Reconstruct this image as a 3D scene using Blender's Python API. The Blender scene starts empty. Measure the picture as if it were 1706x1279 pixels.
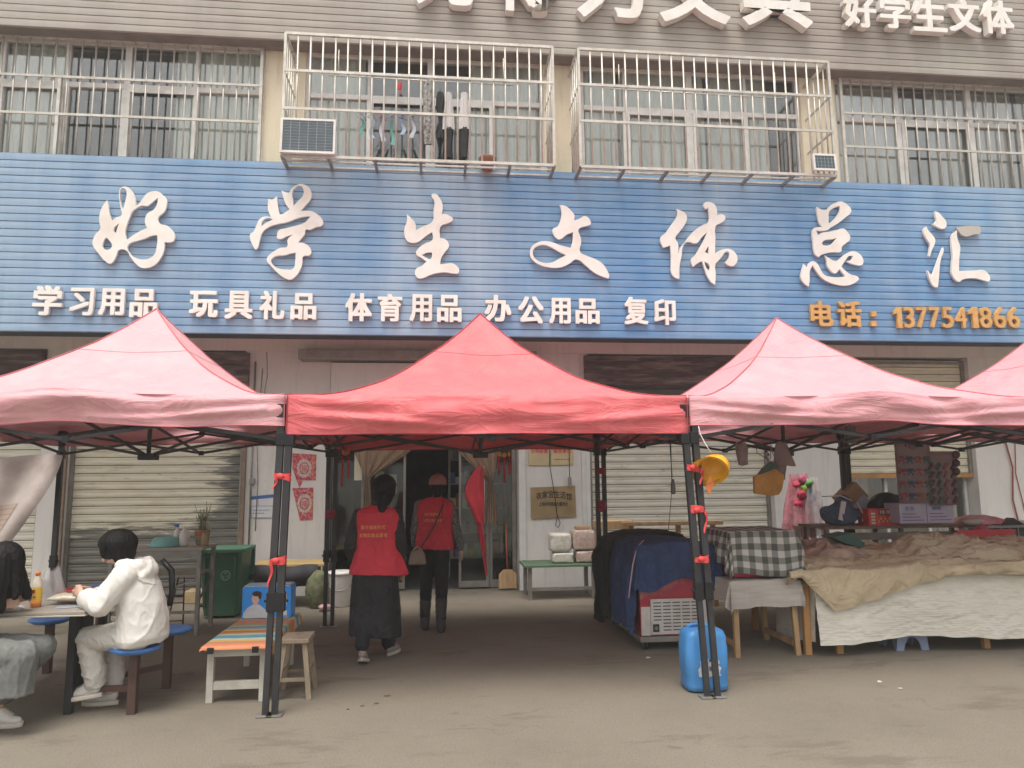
import bpy, bmesh, math, random
from mathutils import Vector, Matrix, noise
from math import radians, sin, cos, pi, sqrt

# ------------------------------------------------------------------ camera, world, sun, exposure
SC = bpy.context.scene
COL = SC.collection
W, H, F = 1706, 1279, 1200.
YAW, PITCH, ROLL = radians(6.0), radians(7.35), radians(0.5)
HC, CAMY = 1.62, -10.6

def _basis():
    cy, sy, cp, sp = cos(YAW), sin(YAW), cos(PITCH), sin(PITCH)
    f = Vector((sy*cp, cy*cp, sp)); r = Vector((cy, -sy, 0)); u = Vector((-sy*sp, -cy*sp, cp))
    c, s = cos(ROLL), sin(ROLL)
    return f, c*r - s*u, s*r + c*u
FV, RV, UV = _basis()
EYE = Vector((0, CAMY, HC))

def _ray(x, y):
    return FV + (x - W/2)/F*RV + (H/2 - y)/F*UV
def PY(x, y, Y):
    """real-world point on the vertical plane at depth Y that was surveyed at photo position x, y"""
    d = _ray(x, y); t = (Y - CAMY)/d.y
    return EYE + d*t
def PZ(x, y, z=0.):
    d = _ray(x, y); t = (z - HC)/d.z
    return EYE + d*t

cam_d = bpy.data.cameras.new('camera')
cam = bpy.data.objects.new('camera', cam_d)
COL.objects.link(cam)
cam_d.sensor_fit = 'HORIZONTAL'
cam_d.sensor_width = 36
cam_d.lens = F/W*36
cam_d.clip_start = 0.05
cam_d.clip_end = 500
M3 = Matrix((RV, UV, -FV)).transposed()
cam.matrix_world = Matrix.Translation(EYE) @ M3.to_4x4()
SC.camera = cam

world = bpy.data.worlds.new("World")
SC.world = world
world.use_nodes = True
nt = world.node_tree
nt.nodes.clear()
sky = nt.nodes.new('ShaderNodeTexSky')
sky.sky_type = 'NISHITA'
sky.sun_disc = False
sky.sun_elevation = radians(70)
sky.sun_rotation = radians(205)
sky.air_density = 1.0
sky.dust_density = 5.0
sky.ozone_density = 1.0
hs = nt.nodes.new('ShaderNodeHueSaturation')
hs.inputs['Saturation'].default_value = 0.04
bg = nt.nodes.new('ShaderNodeBackground')
bg.inputs['Strength'].default_value = 0.15
wo = nt.nodes.new('ShaderNodeOutputWorld')
nt.links.new(sky.outputs[0], hs.inputs['Color'])
nt.links.new(hs.outputs[0], bg.inputs['Color'])
nt.links.new(bg.outputs[0], wo.inputs['Surface'])

sun_d = bpy.data.lights.new('sun', 'SUN')
sun_d.energy = 1.25
sun_d.angle = radians(28)
sun_d.color = (1.0, 0.92, 0.80)
sun = bpy.data.objects.new('sun', sun_d)
COL.objects.link(sun)
# direction from the sun to the ground: from behind the viewer, high, a little from the left
_az, _el = radians(205), radians(70)
tosun = Vector((sin(_az)*cos(_el), cos(_az)*cos(_el), sin(_el)))
sun.rotation_euler = tosun.to_track_quat('Z', 'Y').to_euler()

SC.view_settings.view_transform = 'Standard'
SC.view_settings.look = 'None'
SC.view_settings.gamma = 1
SC.view_settings.use_curve_mapping = False
SC.view_settings.exposure = 0.64
SC.cycles.max_bounces = 8
SC.cycles.transparent_max_bounces = 12
SC.cycles.use_denoising = True

rnd = random.Random(7)

# ------------------------------------------------------------------ helpers: materials
_SEQ = {}
def _new(name):
    m = bpy.data.materials.new(name)
    m.use_nodes = True
    t = m.node_tree
    t.nodes.clear()
    out = t.nodes.new('ShaderNodeOutputMaterial')
    b = t.nodes.new('ShaderNodeBsdfPrincipled')
    t.links.new(b.outputs[0], out.inputs['Surface'])
    return m, t, b, out

def N(t, typ, **kw):
    n = t.nodes.new(typ)
    for k, v in kw.items():
        if hasattr(n, k):
            setattr(n, k, v)
    return n

def pos_vec(t, scale=(1, 1, 1), uv=False):
    if uv:
        s = t.nodes.new('ShaderNodeTexCoord').outputs['UV']
    else:
        s = t.nodes.new('ShaderNodeNewGeometry').outputs['Position']
    mp = t.nodes.new('ShaderNodeMapping')
    mp.inputs['Scale'].default_value = scale
    t.links.new(s, mp.inputs['Vector'])
    return mp.outputs[0]

def noise_fac(t, scale, vscale=(1, 1, 1), detail=4, rough=.6, uv=False):
    n = t.nodes.new('ShaderNodeTexNoise')
    n.inputs['Scale'].default_value = scale
    n.inputs['Detail'].default_value = detail
    n.inputs['Roughness'].default_value = rough
    t.links.new(pos_vec(t, vscale, uv), n.inputs['Vector'])
    return n.outputs['Fac']

def ramp(t, fac, stops):
    r = t.nodes.new('ShaderNodeValToRGB')
    els = r.color_ramp.elements
    while len(els) < len(stops):
        els.new(0.5)
    for e, (p, c) in zip(els, stops):
        e.position = p
        e.color = (c, c, c, 1) if isinstance(c, (int, float)) else (*c, 1)
    t.links.new(fac, r.inputs['Fac'])
    return r.outputs['Color']

def mix(t, fac, a, b, mode='MIX'):
    m = t.nodes.new('ShaderNodeMix')
    m.data_type = 'RGBA'
    m.blend_type = mode
    for k, v in ((0, fac), (6, a), (7, b)):
        sock = m.inputs[k]
        if isinstance(v, (int, float)):
            sock.default_value = v if k == 0 else (v, v, v, 1)
        elif isinstance(v, tuple):
            sock.default_value = (*v, 1)
        else:
            t.links.new(v, sock)
    return m.outputs[2]

def math_n(t, op, a, b=None):
    m = t.nodes.new('ShaderNodeMath')
    m.operation = op
    for i, v in enumerate((a, b)):
        if v is None:
            continue
        if isinstance(v, (int, float)):
            m.inputs[i].default_value = v
        else:
            t.links.new(v, m.inputs[i])
    return m.outputs[0]

def bump(t, b, fac, strength=.3, dist=.01):
    n = t.nodes.new('ShaderNodeBump')
    n.inputs['Strength'].default_value = abs(strength)
    n.invert = strength < 0
    n.inputs['Distance'].default_value = dist
    t.links.new(fac, n.inputs['Height'])
    t.links.new(n.outputs[0], b.inputs['Normal'])

def mat(name, col, rough=.7, var=.18, scale=4, vs=(1, 1, 1), bmp=.15, bscale=90, metal=0, spec=.4,
        dirt=None, dscale=2.5, dvs=(1, 1, 1), damt=.5, transl=0, alpha=1, coat=0, wr=0, wscale=7):
    m, t, b, out = _new(name)
    f = noise_fac(t, scale, vs)
    lo = tuple(max(0, c*(1-var)) for c in col)
    hi = tuple(min(1, c*(1+var)) for c in col)
    c = ramp(t, f, [(.3, lo), (.7, hi)])
    if dirt:
        df = ramp(t, noise_fac(t, dscale, dvs, detail=8, rough=.7), [(.45, 0.), (.68, damt)])
        c = mix(t, df, c, dirt)
    t.links.new(c, b.inputs['Base Color'])
    b.inputs['Roughness'].default_value = rough
    b.inputs['Metallic'].default_value = metal
    b.inputs['Specular IOR Level'].default_value = spec
    if coat:
        b.inputs['Coat Weight'].default_value = coat
    if bmp:
        bump(t, b, noise_fac(t, bscale, vs, detail=3), bmp, .004)
    if wr:
        # soft creases: ridges where a warped noise crosses its mean
        wn = t.nodes.new('ShaderNodeTexNoise')
        wn.inputs['Scale'].default_value = wscale; wn.inputs['Detail'].default_value = 2.5; wn.inputs['Distortion'].default_value = 1.1
        t.links.new(pos_vec(t), wn.inputs['Vector'])
        rg = math_n(t, 'ABSOLUTE', math_n(t, 'SUBTRACT', wn.outputs['Fac'], .5))
        rg = math_n(t, 'POWER', math_n(t, 'SUBTRACT', 1., math_n(t, 'MULTIPLY', rg, 3.)), 3.)
        bn2 = t.nodes.new('ShaderNodeBump')
        bn2.inputs['Strength'].default_value = wr; bn2.inputs['Distance'].default_value = .02
        t.links.new(rg, bn2.inputs['Height'])
        if b.inputs['Normal'].is_linked:
            t.links.new(b.inputs['Normal'].links[0].from_socket, bn2.inputs['Normal'])
        t.links.new(bn2.outputs[0], b.inputs['Normal'])
    if transl:
        tr = t.nodes.new('ShaderNodeBsdfTranslucent')
        t.links.new(c, tr.inputs['Color'])
        mx = t.nodes.new('ShaderNodeMixShader')
        mx.inputs[0].default_value = transl
        t.links.new(b.outputs[0], mx.inputs[1])
        t.links.new(tr.outputs[0], mx.inputs[2])
        t.links.new(mx.outputs[0], out.inputs['Surface'])
    if alpha < 1:
        tp = t.nodes.new('ShaderNodeBsdfTransparent')
        mx = t.nodes.new('ShaderNodeMixShader')
        mx.inputs[0].default_value = alpha
        t.links.new(tp.outputs[0], mx.inputs[1])
        t.links.new(b.outputs[0], mx.inputs[2])
        t.links.new(mx.outputs[0], out.inputs['Surface'])
    return m

def glass(name, tint=(.75, .82, .8), refl=.12):
    m, t, b, out = _new(name)
    tp = t.nodes.new('ShaderNodeBsdfTransparent')
    tp.inputs[0].default_value = (*tint, 1)
    gl = t.nodes.new('ShaderNodeBsdfGlossy')
    gl.inputs['Roughness'].default_value = .06
    lw = t.nodes.new('ShaderNodeLayerWeight')
    lw.inputs['Blend'].default_value = .35
    ff = math_n(t, 'ADD', math_n(t, 'MULTIPLY', lw.outputs['Fresnel'], .6), refl)
    mx = t.nodes.new('ShaderNodeMixShader')
    t.links.new(ff, mx.inputs[0])
    t.links.new(tp.outputs[0], mx.inputs[1])
    t.links.new(gl.outputs[0], mx.inputs[2])
    t.links.new(mx.outputs[0], out.inputs['Surface'])
    return m

# ------------------------------------------------------------------ helpers: objects
def tag(o, label=None, cat=None, group=None, kind=None):
    if label: o['label'] = label
    if cat: o['category'] = cat
    if group: o['group'] = group
    if kind: o['kind'] = kind
    return o

def thing(name, label, cat, loc=(0, 0, 0), group=None):
    o = bpy.data.objects.new(name, None)
    o.empty_display_size = .1
    COL.objects.link(o)
    o.location = loc
    return tag(o, label, cat, group)

def root_loc(o):
    p = Vector((0, 0, 0))
    while o is not None:
        p += o.location
        o = o.parent
    return p

class MB:
    """collects geometry in world coordinates and links it as one mesh object"""
    def __init__(s):
        s.bm = bmesh.new()
        s.uv = s.bm.loops.layers.uv.new('UVMap')
        s.mats = []
        s.mi = 0
    def use(s, m):
        if m not in s.mats:
            s.mats.append(m)
        s.mi = s.mats.index(m)
        return s
    def face(s, vs, uvs=None, smooth=False):
        try:
            f = s.bm.faces.new(vs)
        except ValueError:
            return None
        f.material_index = s.mi
        f.smooth = smooth
        if uvs:
            for l, u in zip(f.loops, uvs):
                l[s.uv].uv = u
        return f
    def v(s, p):
        return s.bm.verts.new(p)
    def box(s, lo, hi, bev=0, rot=None, piv=None):
        lo, hi = Vector(lo), Vector(hi)
        c = (lo+hi)/2
        d = hi-lo
        b2 = bmesh.new()
        bmesh.ops.create_cube(b2, size=1)
        for v in b2.verts:
            v.co = Vector((v.co.x*d.x, v.co.y*d.y, v.co.z*d.z))
        if bev:
            bmesh.ops.bevel(b2, geom=list(b2.edges), offset=bev, segments=2, affect='EDGES', profile=.6)
        R = rot if rot is not None else Matrix.Identity(3)
        piv = Vector(piv) if piv is not None else c
        vm = {}
        for v in b2.verts:
            vm[v] = s.v(piv + R @ (v.co + c - piv))
        for f in b2.faces:
            vs = [vm[v] for v in f.verts]
            nn = f.normal
            ax = max(range(3), key=lambda i: abs(nn[i]))
            ij = [(1, 2), (0, 2), (0, 1)][ax]
            uv = [((v.co[ij[0]]/d[ij[0]]+.5), (v.co[ij[1]]/d[ij[1]]+.5)) for v in f.verts]
            s.face(vs, uv, smooth=False)
        b2.free()
        return s
    def ring_loft(s, rings, cap=True, closed=True, smooth=True):
        vr = [[s.v(p) for p in r] for r in rings]
        n = len(rings[0])
        K = len(rings)
        for a in range(K-1):
            for i in range(n if closed else n-1):
                j = (i+1) % n
                s.face([vr[a][i], vr[a][j], vr[a+1][j], vr[a+1][i]],
                       [(i/n, a/(K-1)), ((i+1)/n, a/(K-1)), ((i+1)/n, (a+1)/(K-1)), (i/n, (a+1)/(K-1))], smooth)
        if cap:
            s.face(list(reversed(vr[0])))
            s.face(vr[-1])
        return s
    def tube(s, pts, r, n=8, cap=True, rads=None, squash=None):
        pts = [Vector(p) for p in pts]
        rings = []
        prev = None
        for i, p in enumerate(pts):
            if i == 0: d = pts[1]-p
            elif i == len(pts)-1: d = p-pts[i-1]
            else: d = (pts[i+1]-p).normalized() + (p-pts[i-1]).normalized()
            d.normalize()
            if prev is None:
                a = Vector((0, 0, 1)) if abs(d.z) < .9 else Vector((1, 0, 0))
                x = d.cross(a).normalized()
            else:
                x = (prev - d*prev.dot(d)).normalized()
            prev = x
            y = d.cross(x)
            rr = rads[i] if rads else r
            off = pi/n if n == 4 else 0
            rings.append([p + rr*(x*cos(2*pi*k/n+off) + y*sin(2*pi*k/n+off)) for k in range(n)])
        return s.ring_loft(rings, cap, smooth=n > 5)
    def cyl(s, p0, p1, r, r1=None, n=12):
        return s.tube([p0, p1], r, n, rads=[r, r if r1 is None else r1])
    def bar(s, p0, p1, w, t=None):
        """square or flat bar between two points"""
        p0, p1 = Vector(p0), Vector(p1)
        d = (p1-p0)
        L = d.length
        d.normalize()
        a = Vector((0, 0, 1)) if abs(d.z) < .95 else Vector((0, 1, 0))
        x = d.cross(a).normalized()
        y = d.cross(x).normalized()
        t = w if t is None else t
        rs = []
        for p in (p0, p1):
            rs.append([p + x*sx*t/2 + y*sy*w/2 for sx, sy in ((-1, -1), (1, -1), (1, 1), (-1, 1))])
        return s.ring_loft(rs, True, smooth=False)
    def lathe(s, c, prof, n=20, sx=1, sy=1):
        c = Vector(c)
        rings = [[c + Vector((r*sx*cos(2*pi*k/n), r*sy*sin(2*pi*k/n), z)) for k in range(n)] for r, z in prof]
        return s.ring_loft(rings, True)
    def grid(s, fn, nu, nv, smooth=True, uvs=(1, 1)):
        vs = [[s.v(fn(i/nu, j/nv)) for j in range(nv+1)] for i in range(nu+1)]
        for i in range(nu):
            for j in range(nv):
                s.face([vs[i][j], vs[i+1][j], vs[i+1][j+1], vs[i][j+1]],
                       [(i/nu*uvs[0], j/nv*uvs[1]), ((i+1)/nu*uvs[0], j/nv*uvs[1]),
                        ((i+1)/nu*uvs[0], (j+1)/nv*uvs[1]), (i/nu*uvs[0], (j+1)/nv*uvs[1])], smooth)
        return s
    def prism(s, pts, dvec):
        """flat outline (world points) with real thickness"""
        dvec = Vector(dvec)
        a = [s.v(p) for p in pts]
        b = [s.v(Vector(p)+dvec) for p in pts]
        s.face(a)
        s.face(list(reversed(b)))
        n = len(pts)
        for i in range(n):
            s.face([a[i], b[i], b[(i+1) % n], a[(i+1) % n]])
        return s
    def ell(s, c, r, n=14, m=9, rot=None):
        c = Vector(c)
        R = rot or Matrix.Identity(3)
        rings = []
        for j in range(m+1):
            th = -pi/2 + pi*(j+.25)/(m+.5)
            rings.append([c + R @ Vector((r[0]*cos(th)*cos(2*pi*k/n), r[1]*cos(th)*sin(2*pi*k/n), r[2]*sin(th))) for k in range(n)])
        return s.ring_loft(rings, True)
    def cap_cone(s, p0, p1, r0, r1, n=14, sq=(1, 1), ref=None):
        """rounded tapered limb"""
        p0, p1 = Vector(p0), Vector(p1)
        d = (p1-p0).normalized()
        a = Vector(ref) if ref is not None else (Vector((0, 1, 0)) if abs(d.y) < .9 else Vector((1, 0, 0)))
        x = (a - d*a.dot(d)).normalized()
        y = d.cross(x)
        rings = []
        for k in range(4, 0, -1):
            th = pi/2*k/4.4
            rings.append((p0 - d*r0*sin(th), r0*cos(th)))
        rings.append((p0, r0)); rings.append((p1, r1))
        for k in range(1, 5):
            th = pi/2*k/4.4
            rings.append((p1 + d*r1*sin(th), r1*cos(th)))
        rr = [[p + r*(x*cos(2*pi*i/n)*sq[0] + y*sin(2*pi*i/n)*sq[1]) for i in range(n)] for p, r in rings]
        return s.ring_loft(rr, True)
    def disturb(s, amp, scale, seed=0, ani=(1, 1, 1)):
        s.bm.normal_update()
        for v in s.bm.verts:
            q = Vector((v.co.x*ani[0], v.co.y*ani[1], v.co.z*ani[2]))*scale + Vector((seed, seed*.37, 0))
            v.co += v.normal*amp*noise.noise(q)
        return s
    def build(s, name, material=None, parent=None, fix=True, base=None, shade=None):
        if fix:
            bmesh.ops.recalc_face_normals(s.bm, faces=list(s.bm.faces))
        off = root_loc(parent) if parent is not None else (Vector(base) if base is not None else Vector((0, 0, 0)))
        for v in s.bm.verts:
            v.co -= off
        me = bpy.data.meshes.new(name)
        s.bm.to_mesh(me)
        s.bm.free()
        if s.mats:
            for m in s.mats:
                me.materials.append(m)
        elif material:
            me.materials.append(material)
        o = bpy.data.objects.new(name, me)
        COL.objects.link(o)
        if parent is not None:
            o.parent = parent
        elif base is not None:
            o.location = base
        return o

def build_each(mb, name, material, parent):
    """link every loose piece of the collected geometry as an object of its own"""
    bm = mb.bm
    bm.verts.index_update()
    seen, out = set(), []
    off = root_loc(parent)
    for v0 in bm.verts:
        if v0.index in seen:
            continue
        stack, isl = [v0], []
        seen.add(v0.index)
        while stack:
            v = stack.pop(); isl.append(v)
            for e in v.link_edges:
                w = e.other_vert(v)
                if w.index not in seen:
                    seen.add(w.index); stack.append(w)
        ix = {v.index: i for i, v in enumerate(isl)}
        fs = {f for v in isl for f in v.link_faces}
        me = bpy.data.meshes.new(name)
        me.from_pydata([v.co-off for v in isl], [], [[ix[v.index] for v in f.verts] for f in fs])
        me.materials.append(material)
        o = bpy.data.objects.new(name, me)
        COL.objects.link(o); o.parent = parent
        out.append(o)
    bm.free()
    return out

def part_copy(src, offset, parent=None):
    c = src.copy()
    COL.objects.link(c)
    c.parent = parent if parent is not None else src.parent
    c.location = src.location + Vector(offset)
    return c

def copy_tree(o, offset=(0, 0, 0), parent=None):
    c = o.copy()
    COL.objects.link(c)
    if parent is not None:
        c.parent = parent
    else:
        c.location = o.location + Vector(offset)
    for ch in list(o.children):
        copy_tree(ch, parent=c)
    return c

def remesh(mb, name, material, parent, voxel=.012, smooth=6, disp=0, dscale=8, seed=0, ani=(1, 1, 1), fac=.6):
    """fuse overlapping solids into one continuous surface"""
    bmesh.ops.recalc_face_normals(mb.bm, faces=list(mb.bm.faces))
    me = bpy.data.meshes.new(name+'_src')
    mb.bm.to_mesh(me)
    mb.bm.free()
    o = bpy.data.objects.new(name, me)
    COL.objects.link(o)
    r = o.modifiers.new('r', 'REMESH')
    r.mode = 'VOXEL'
    r.voxel_size = voxel
    sm = o.modifiers.new('s', 'SMOOTH')
    sm.factor = fac
    sm.iterations = smooth
    dg = bpy.context.evaluated_depsgraph_get()
    dg.update()
    m2 = bpy.data.meshes.new_from_object(o.evaluated_get(dg))
    m2.name = name
    o.modifiers.clear()
    o.data = m2
    bpy.data.meshes.remove(me)
    off = root_loc(parent)
    if disp:
        nrm = [v.normal.copy() for v in m2.vertices]
        for v, nn in zip(m2.vertices, nrm):
            q = Vector((v.co.x*ani[0], v.co.y*ani[1], v.co.z*ani[2]))*dscale + Vector((seed*3.1, seed, 0))
            r1 = max(0, 1-abs(noise.noise(q*1.3+Vector((0, 0, 7)))*3.2))**2
            r2 = max(0, 1-abs(noise.noise(q*2.6+Vector((5, 0, 7)))*3.2))**2
            d = noise.noise(q)*.55 + .65*r1 + .30*r2 - .3
            v.co = v.co + nn*disp*d
    for v in m2.vertices:
        v.co = v.co - off
    m2.materials.clear()
    m2.materials.append(material)
    for p in m2.polygons:
        p.use_smooth = True
        p.material_index = 0
    o.parent = parent
    return o

# ------------------------------------------------------------------ helpers: lettering
_glyphs = {}
def glyph(ch, ext=.0, off=.0, res=3):
    k = (ch, ext, off)
    if k not in _glyphs:
        c = bpy.data.curves.new('g', 'FONT')
        c.body = ch
        c.extrude = ext
        c.offset = off
        c.resolution_u = res
        o = bpy.data.objects.new('g', c)
        COL.objects.link(o)
        dg = bpy.context.evaluated_depsgraph_get()
        dg.update()
        me = bpy.data.meshes.new_from_object(o.evaluated_get(dg))
        vs = [v.co.copy() for v in me.vertices]
        fs = [list(p.vertices) for p in me.polygons]
        bpy.data.objects.remove(o)
        bpy.data.curves.remove(c)
        bpy.data.meshes.remove(me)
        _glyphs[k] = (vs, fs)
    return _glyphs[k]

def put_glyph(mb, ch, org, U, V, w, h, depth=.02, off=.0, shear=0, fill=True, bold=0):
    """fit one character in a w x h cell whose lower-left corner is org (axes U, V); depth along U x V"""
    vs, fs = glyph(ch, .5, off)
    if not vs:
        return
    x0 = min(v.x for v in vs); x1 = max(v.x for v in vs)
    y0 = min(v.y for v in vs); y1 = max(v.y for v in vs)
    if not fill:
        y0, y1 = -.12, .88
        cx = (x0+x1)/2
        x0, x1 = cx-.5, cx+.5
    U, V = Vector(U).normalized(), Vector(V).normalized()
    Nn = U.cross(V)
    bw = bold*w
    shifts = [(0, 0)] if not bold else [(-bw, -bw*.60), (bw*.93, -bw*.72), (bw*1.04, bw*.64), (-bw*.90, bw*.76), (bw*.06, bw*.03)]
    for k, (su, sv) in enumerate(shifts):
        nv = []
        for v in vs:
            a = bw + (v.x-x0)/(x1-x0)*(w-2*bw) + su
            b = bw*.7 + (v.y-y0)/(y1-y0)*(h-1.4*bw) + sv
            nv.append(mb.v(Vector(org) + U*(a+shear*b) + V*b + Nn*(v.z+.5)*(depth-k*.0006)))
        for f in fs:
            mb.face([nv[i] for i in f])

def put_text(mb, txt, org, U, V, w, h, gap=.12, depth=.002, off=.0):
    """a row of characters in a w x h strip"""
    n = len(txt)
    cw = w/n
    Un = Vector(U).normalized()
    for i, ch in enumerate(txt):
        if ch == ' ':
            continue
        put_glyph(mb, ch, Vector(org)+Un*(i*cw+cw*gap/2), U, V, cw*(1-gap), h, depth, off)

def curve_plate(name, comps, fmap, depth, material, parent, sharp=100):
    """cut-out plate from traced outlines: comps = list of loops of 2D points; even-odd fill gives the holes"""
    c = bpy.data.curves.new(name, 'CURVE')
    c.dimensions = '2D'
    c.fill_mode = 'BOTH'
    c.extrude = depth/2
    c.resolution_u = 5
    for loop in comps:
        P = [Vector(fmap(*p)) for p in loop]
        sp = c.splines.new('BEZIER')
        sp.bezier_points.add(len(P)-1)
        sp.use_cyclic_u = True
        n = len(P)
        for i, p in enumerate(P):
            a = P[i-1]-p
            b = P[(i+1) % n]-p
            ang = math.degrees(a.angle(b)) if a.length and b.length else 180
            bp = sp.bezier_points[i]
            bp.co = (p.x, p.y, 0)
            if ang < sharp:
                bp.handle_left_type = bp.handle_right_type = 'VECTOR'
            else:
                bp.handle_left_type = bp.handle_right_type = 'AUTO'
    o = bpy.data.objects.new(name, c)
    COL.objects.link(o)
    dg = bpy.context.evaluated_depsgraph_get()
    dg.update()
    me = bpy.data.meshes.new_from_object(o.evaluated_get(dg))
    bpy.data.objects.remove(o)
    bpy.data.curves.remove(c)
    me.name = name
    return me

# ------------------------------------------------------------------ materials
M = {}
M['white_plastic'] = mat('white_plastic', (.7, .69, .66), .45, .08)
M['black_steel'] = mat('black_steel', (.032, .032, .034), .42, .3, bmp=.05, spec=.5)
M['grey_steel'] = mat('grey_steel', (.30, .29, .27), .45, .2, metal=.5, dirt=(.2, .13, .08), dscale=6)
M['alu_white'] = mat('alu_white', (.72, .71, .68), .5, .08, dirt=(.45, .42, .36), dscale=5, damt=.5)
M['stainless'] = mat('stainless', (.60, .575, .52), .42, .15, metal=.35, dirt=(.4, .33, .22), dscale=9, damt=.55)
M['window_glass'] = glass('window_glass', (.96, .98, .97), .09)
M['clear_glass'] = glass('clear_glass', (.72, .78, .76), .05)
M['skin'] = mat('skin', (.62, .40, .30), .5, .06, bmp=.05)
M['black_hair'] = mat('black_hair', (.010, .009, .009), .6, .4, scale=30, vs=(1, 1, .1), bmp=.6, bscale=120, spec=.18)
M['wood_pale'] = mat('wood_pale', (.42, .27, .14), .6, .25, scale=9, vs=(1, 1, .15), dirt=(.2, .12, .07), dscale=4)
M['wood_orange'] = mat('wood_orange', (.46, .24, .09), .55, .2, scale=9, vs=(1, 1, .15))
M['wood_old'] = mat('wood_old', (.26, .18, .13), .7, .3, scale=10, vs=(1, .2, 1), dirt=(.1, .08, .06))
M['red_tape'] = mat('red_tape', (.70, .07, .07), .55, .2, bmp=.3)
M['cardboard'] = mat('cardboard', (.42, .27, .15), .8, .12, dirt=(.25, .16, .09))
M['black_plastic'] = mat('black_plastic', (.015, .015, .017), .35, .3, bmp=.25, bscale=30)
M['paper_white'] = mat('paper_white', (.72, .72, .72), .7, .04)
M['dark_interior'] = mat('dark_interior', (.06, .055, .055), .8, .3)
M['red_print'] = mat('red_print', (.60, .05, .06), .6, .1)
M['gold_print'] = mat('gold_print', (.75, .45, .12), .6, .1)
M['blue_print'] = mat('blue_print', (.07, .16, .45), .6, .1)
M['dark_print'] = mat('dark_print', (.04, .03, .03), .7, .1)
M['cream_print'] = mat('cream_print', (.72, .66, .5), .6, .1)
# ------------------------------------------------------------------ setting materials
def ground_mat():
    m, t, b, out = _new('concrete_ground')
    f1 = noise_fac(t, .8, detail=9, rough=.65)
    f2 = noise_fac(t, 9, detail=8, rough=.75)
    f3 = noise_fac(t, 70, detail=3)
    c = ramp(t, f1, [(.3, (.178, .154, .118)), (.5, (.214, .186, .144)), (.72, (.245, .215, .170))])
    c = mix(t, ramp(t, f2, [(.35, 0.), (.7, .55)]), c, (.235, .208, .168))
    # streaks of dried mud and spills with their own outlines
    f4 = noise_fac(t, 1.1, (.55, 1.7, 1), detail=10, rough=.7)
    c = mix(t, ramp(t, f4, [(.56, 0.), (.62, .45)]), c, (.105, .085, .06))
    # hairline cracks
    cv = t.nodes.new('ShaderNodeTexVoronoi'); cv.feature = 'DISTANCE_TO_EDGE'; cv.inputs['Scale'].default_value = .42
    wv = t.nodes.new('ShaderNodeVectorMath'); wv.operation = 'ADD'
    nz_ = t.nodes.new('ShaderNodeTexNoise'); nz_.inputs['Scale'].default_value = 2.2; nz_.inputs['Detail'].default_value = 7
    t.links.new(pos_vec(t), nz_.inputs['Vector'])
    t.links.new(pos_vec(t), wv.inputs[0]); t.links.new(nz_.outputs['Color'], wv.inputs[1]); t.links.new(wv.outputs[0], cv.inputs['Vector'])
    ck = math_n(t, 'MULTIPLY', ramp(t, cv.outputs['Distance'], [(.0, 1.), (.006, 0.)]), ramp(t, noise_fac(t, .7), [(.5, 0.), (.56, .30)]))
    c = mix(t, ck, c, (.10, .08, .06))
    f6 = noise_fac(t, 260, detail=2)
    c = mix(t, ramp(t, f6, [(.38, .55), (.47, 0.)]), c, (.09, .075, .06))
    c = mix(t, ramp(t, f6, [(.56, 0.), (.66, .5)]), c, (.33, .30, .25))
    f5 = noise_fac(t, 2.6, (1, 1.4, 1), detail=6, rough=.6)
    c = mix(t, ramp(t, f5, [(.64, 0.), (.69, .4)]), c, (.075, .062, .05))
    c = mix(t, ramp(t, f3, [(.3, .35), (.5, 0.)]), c, (.075, .062, .05))
    t.links.new(c, b.inputs['Base Color'])
    b.inputs['Roughness'].default_value = .85
    b.inputs['Specular IOR Level'].default_value = .25
    bump(t, b, math_n(t, 'ADD', math_n(t, 'MULTIPLY', f2, .6), math_n(t, 'MULTIPLY', f3, .5)), .45, .012)
    return m

def sign_mat(name, base, pale, deep, streak):
    m, t, b, out = _new(name)
    f1 = noise_fac(t, .33, (1, 1, .6), detail=4)
    f2 = noise_fac(t, 1.1, (1.3, 1, .10), detail=5, rough=.6)
    f3 = noise_fac(t, 14, (.12, 1, 1.2), detail=5)
    c = ramp(t, f1, [(.36, pale), (.5, base), (.62, deep)])
    # sun-bleached left end of the old board
    g = t.nodes.new('ShaderNodeNewGeometry')
    sp = t.nodes.new('ShaderNodeSeparateXYZ')
    t.links.new(g.outputs['Position'], sp.inputs[0])
    mr = t.nodes.new('ShaderNodeMapRange')
    mr.inputs['From Min'].default_value = -5.5
    mr.inputs['From Max'].default_value = -1.0
    mr.inputs['To Min'].default_value = .8
    mr.inputs['To Max'].default_value = 0.
    t.links.new(sp.outputs['X'], mr.inputs['Value'])
    c = mix(t, mr.outputs[0], c, pale)
    c = mix(t, ramp(t, f2, [(.45, 0.), (.72, .6)]), c, streak)
    f4 = noise_fac(t, 3.4, (1.5, 1, .09), detail=7, rough=.75)
    c = mix(t, ramp(t, f4, [(.56, 0.), (.70, .14)]), c, streak)
    c = mix(t, ramp(t, f4, [(.30, .12), (.42, 0.)]), c, (.5, .52, .54))
    c = mix(t, ramp(t, f2, [(.2, .4), (.42, 0.)]), c, pale)
    c = mix(t, ramp(t, f3, [(.4, 0.), (.8, .18)]), c, (.7, .7, .7))
    t.links.new(c, b.inputs['Base Color'])
    b.inputs['Roughness'].default_value = .5
    b.inputs['Specular IOR Level'].default_value = .3
    bump(t, b, f3, .08, .004)
    return m

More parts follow.
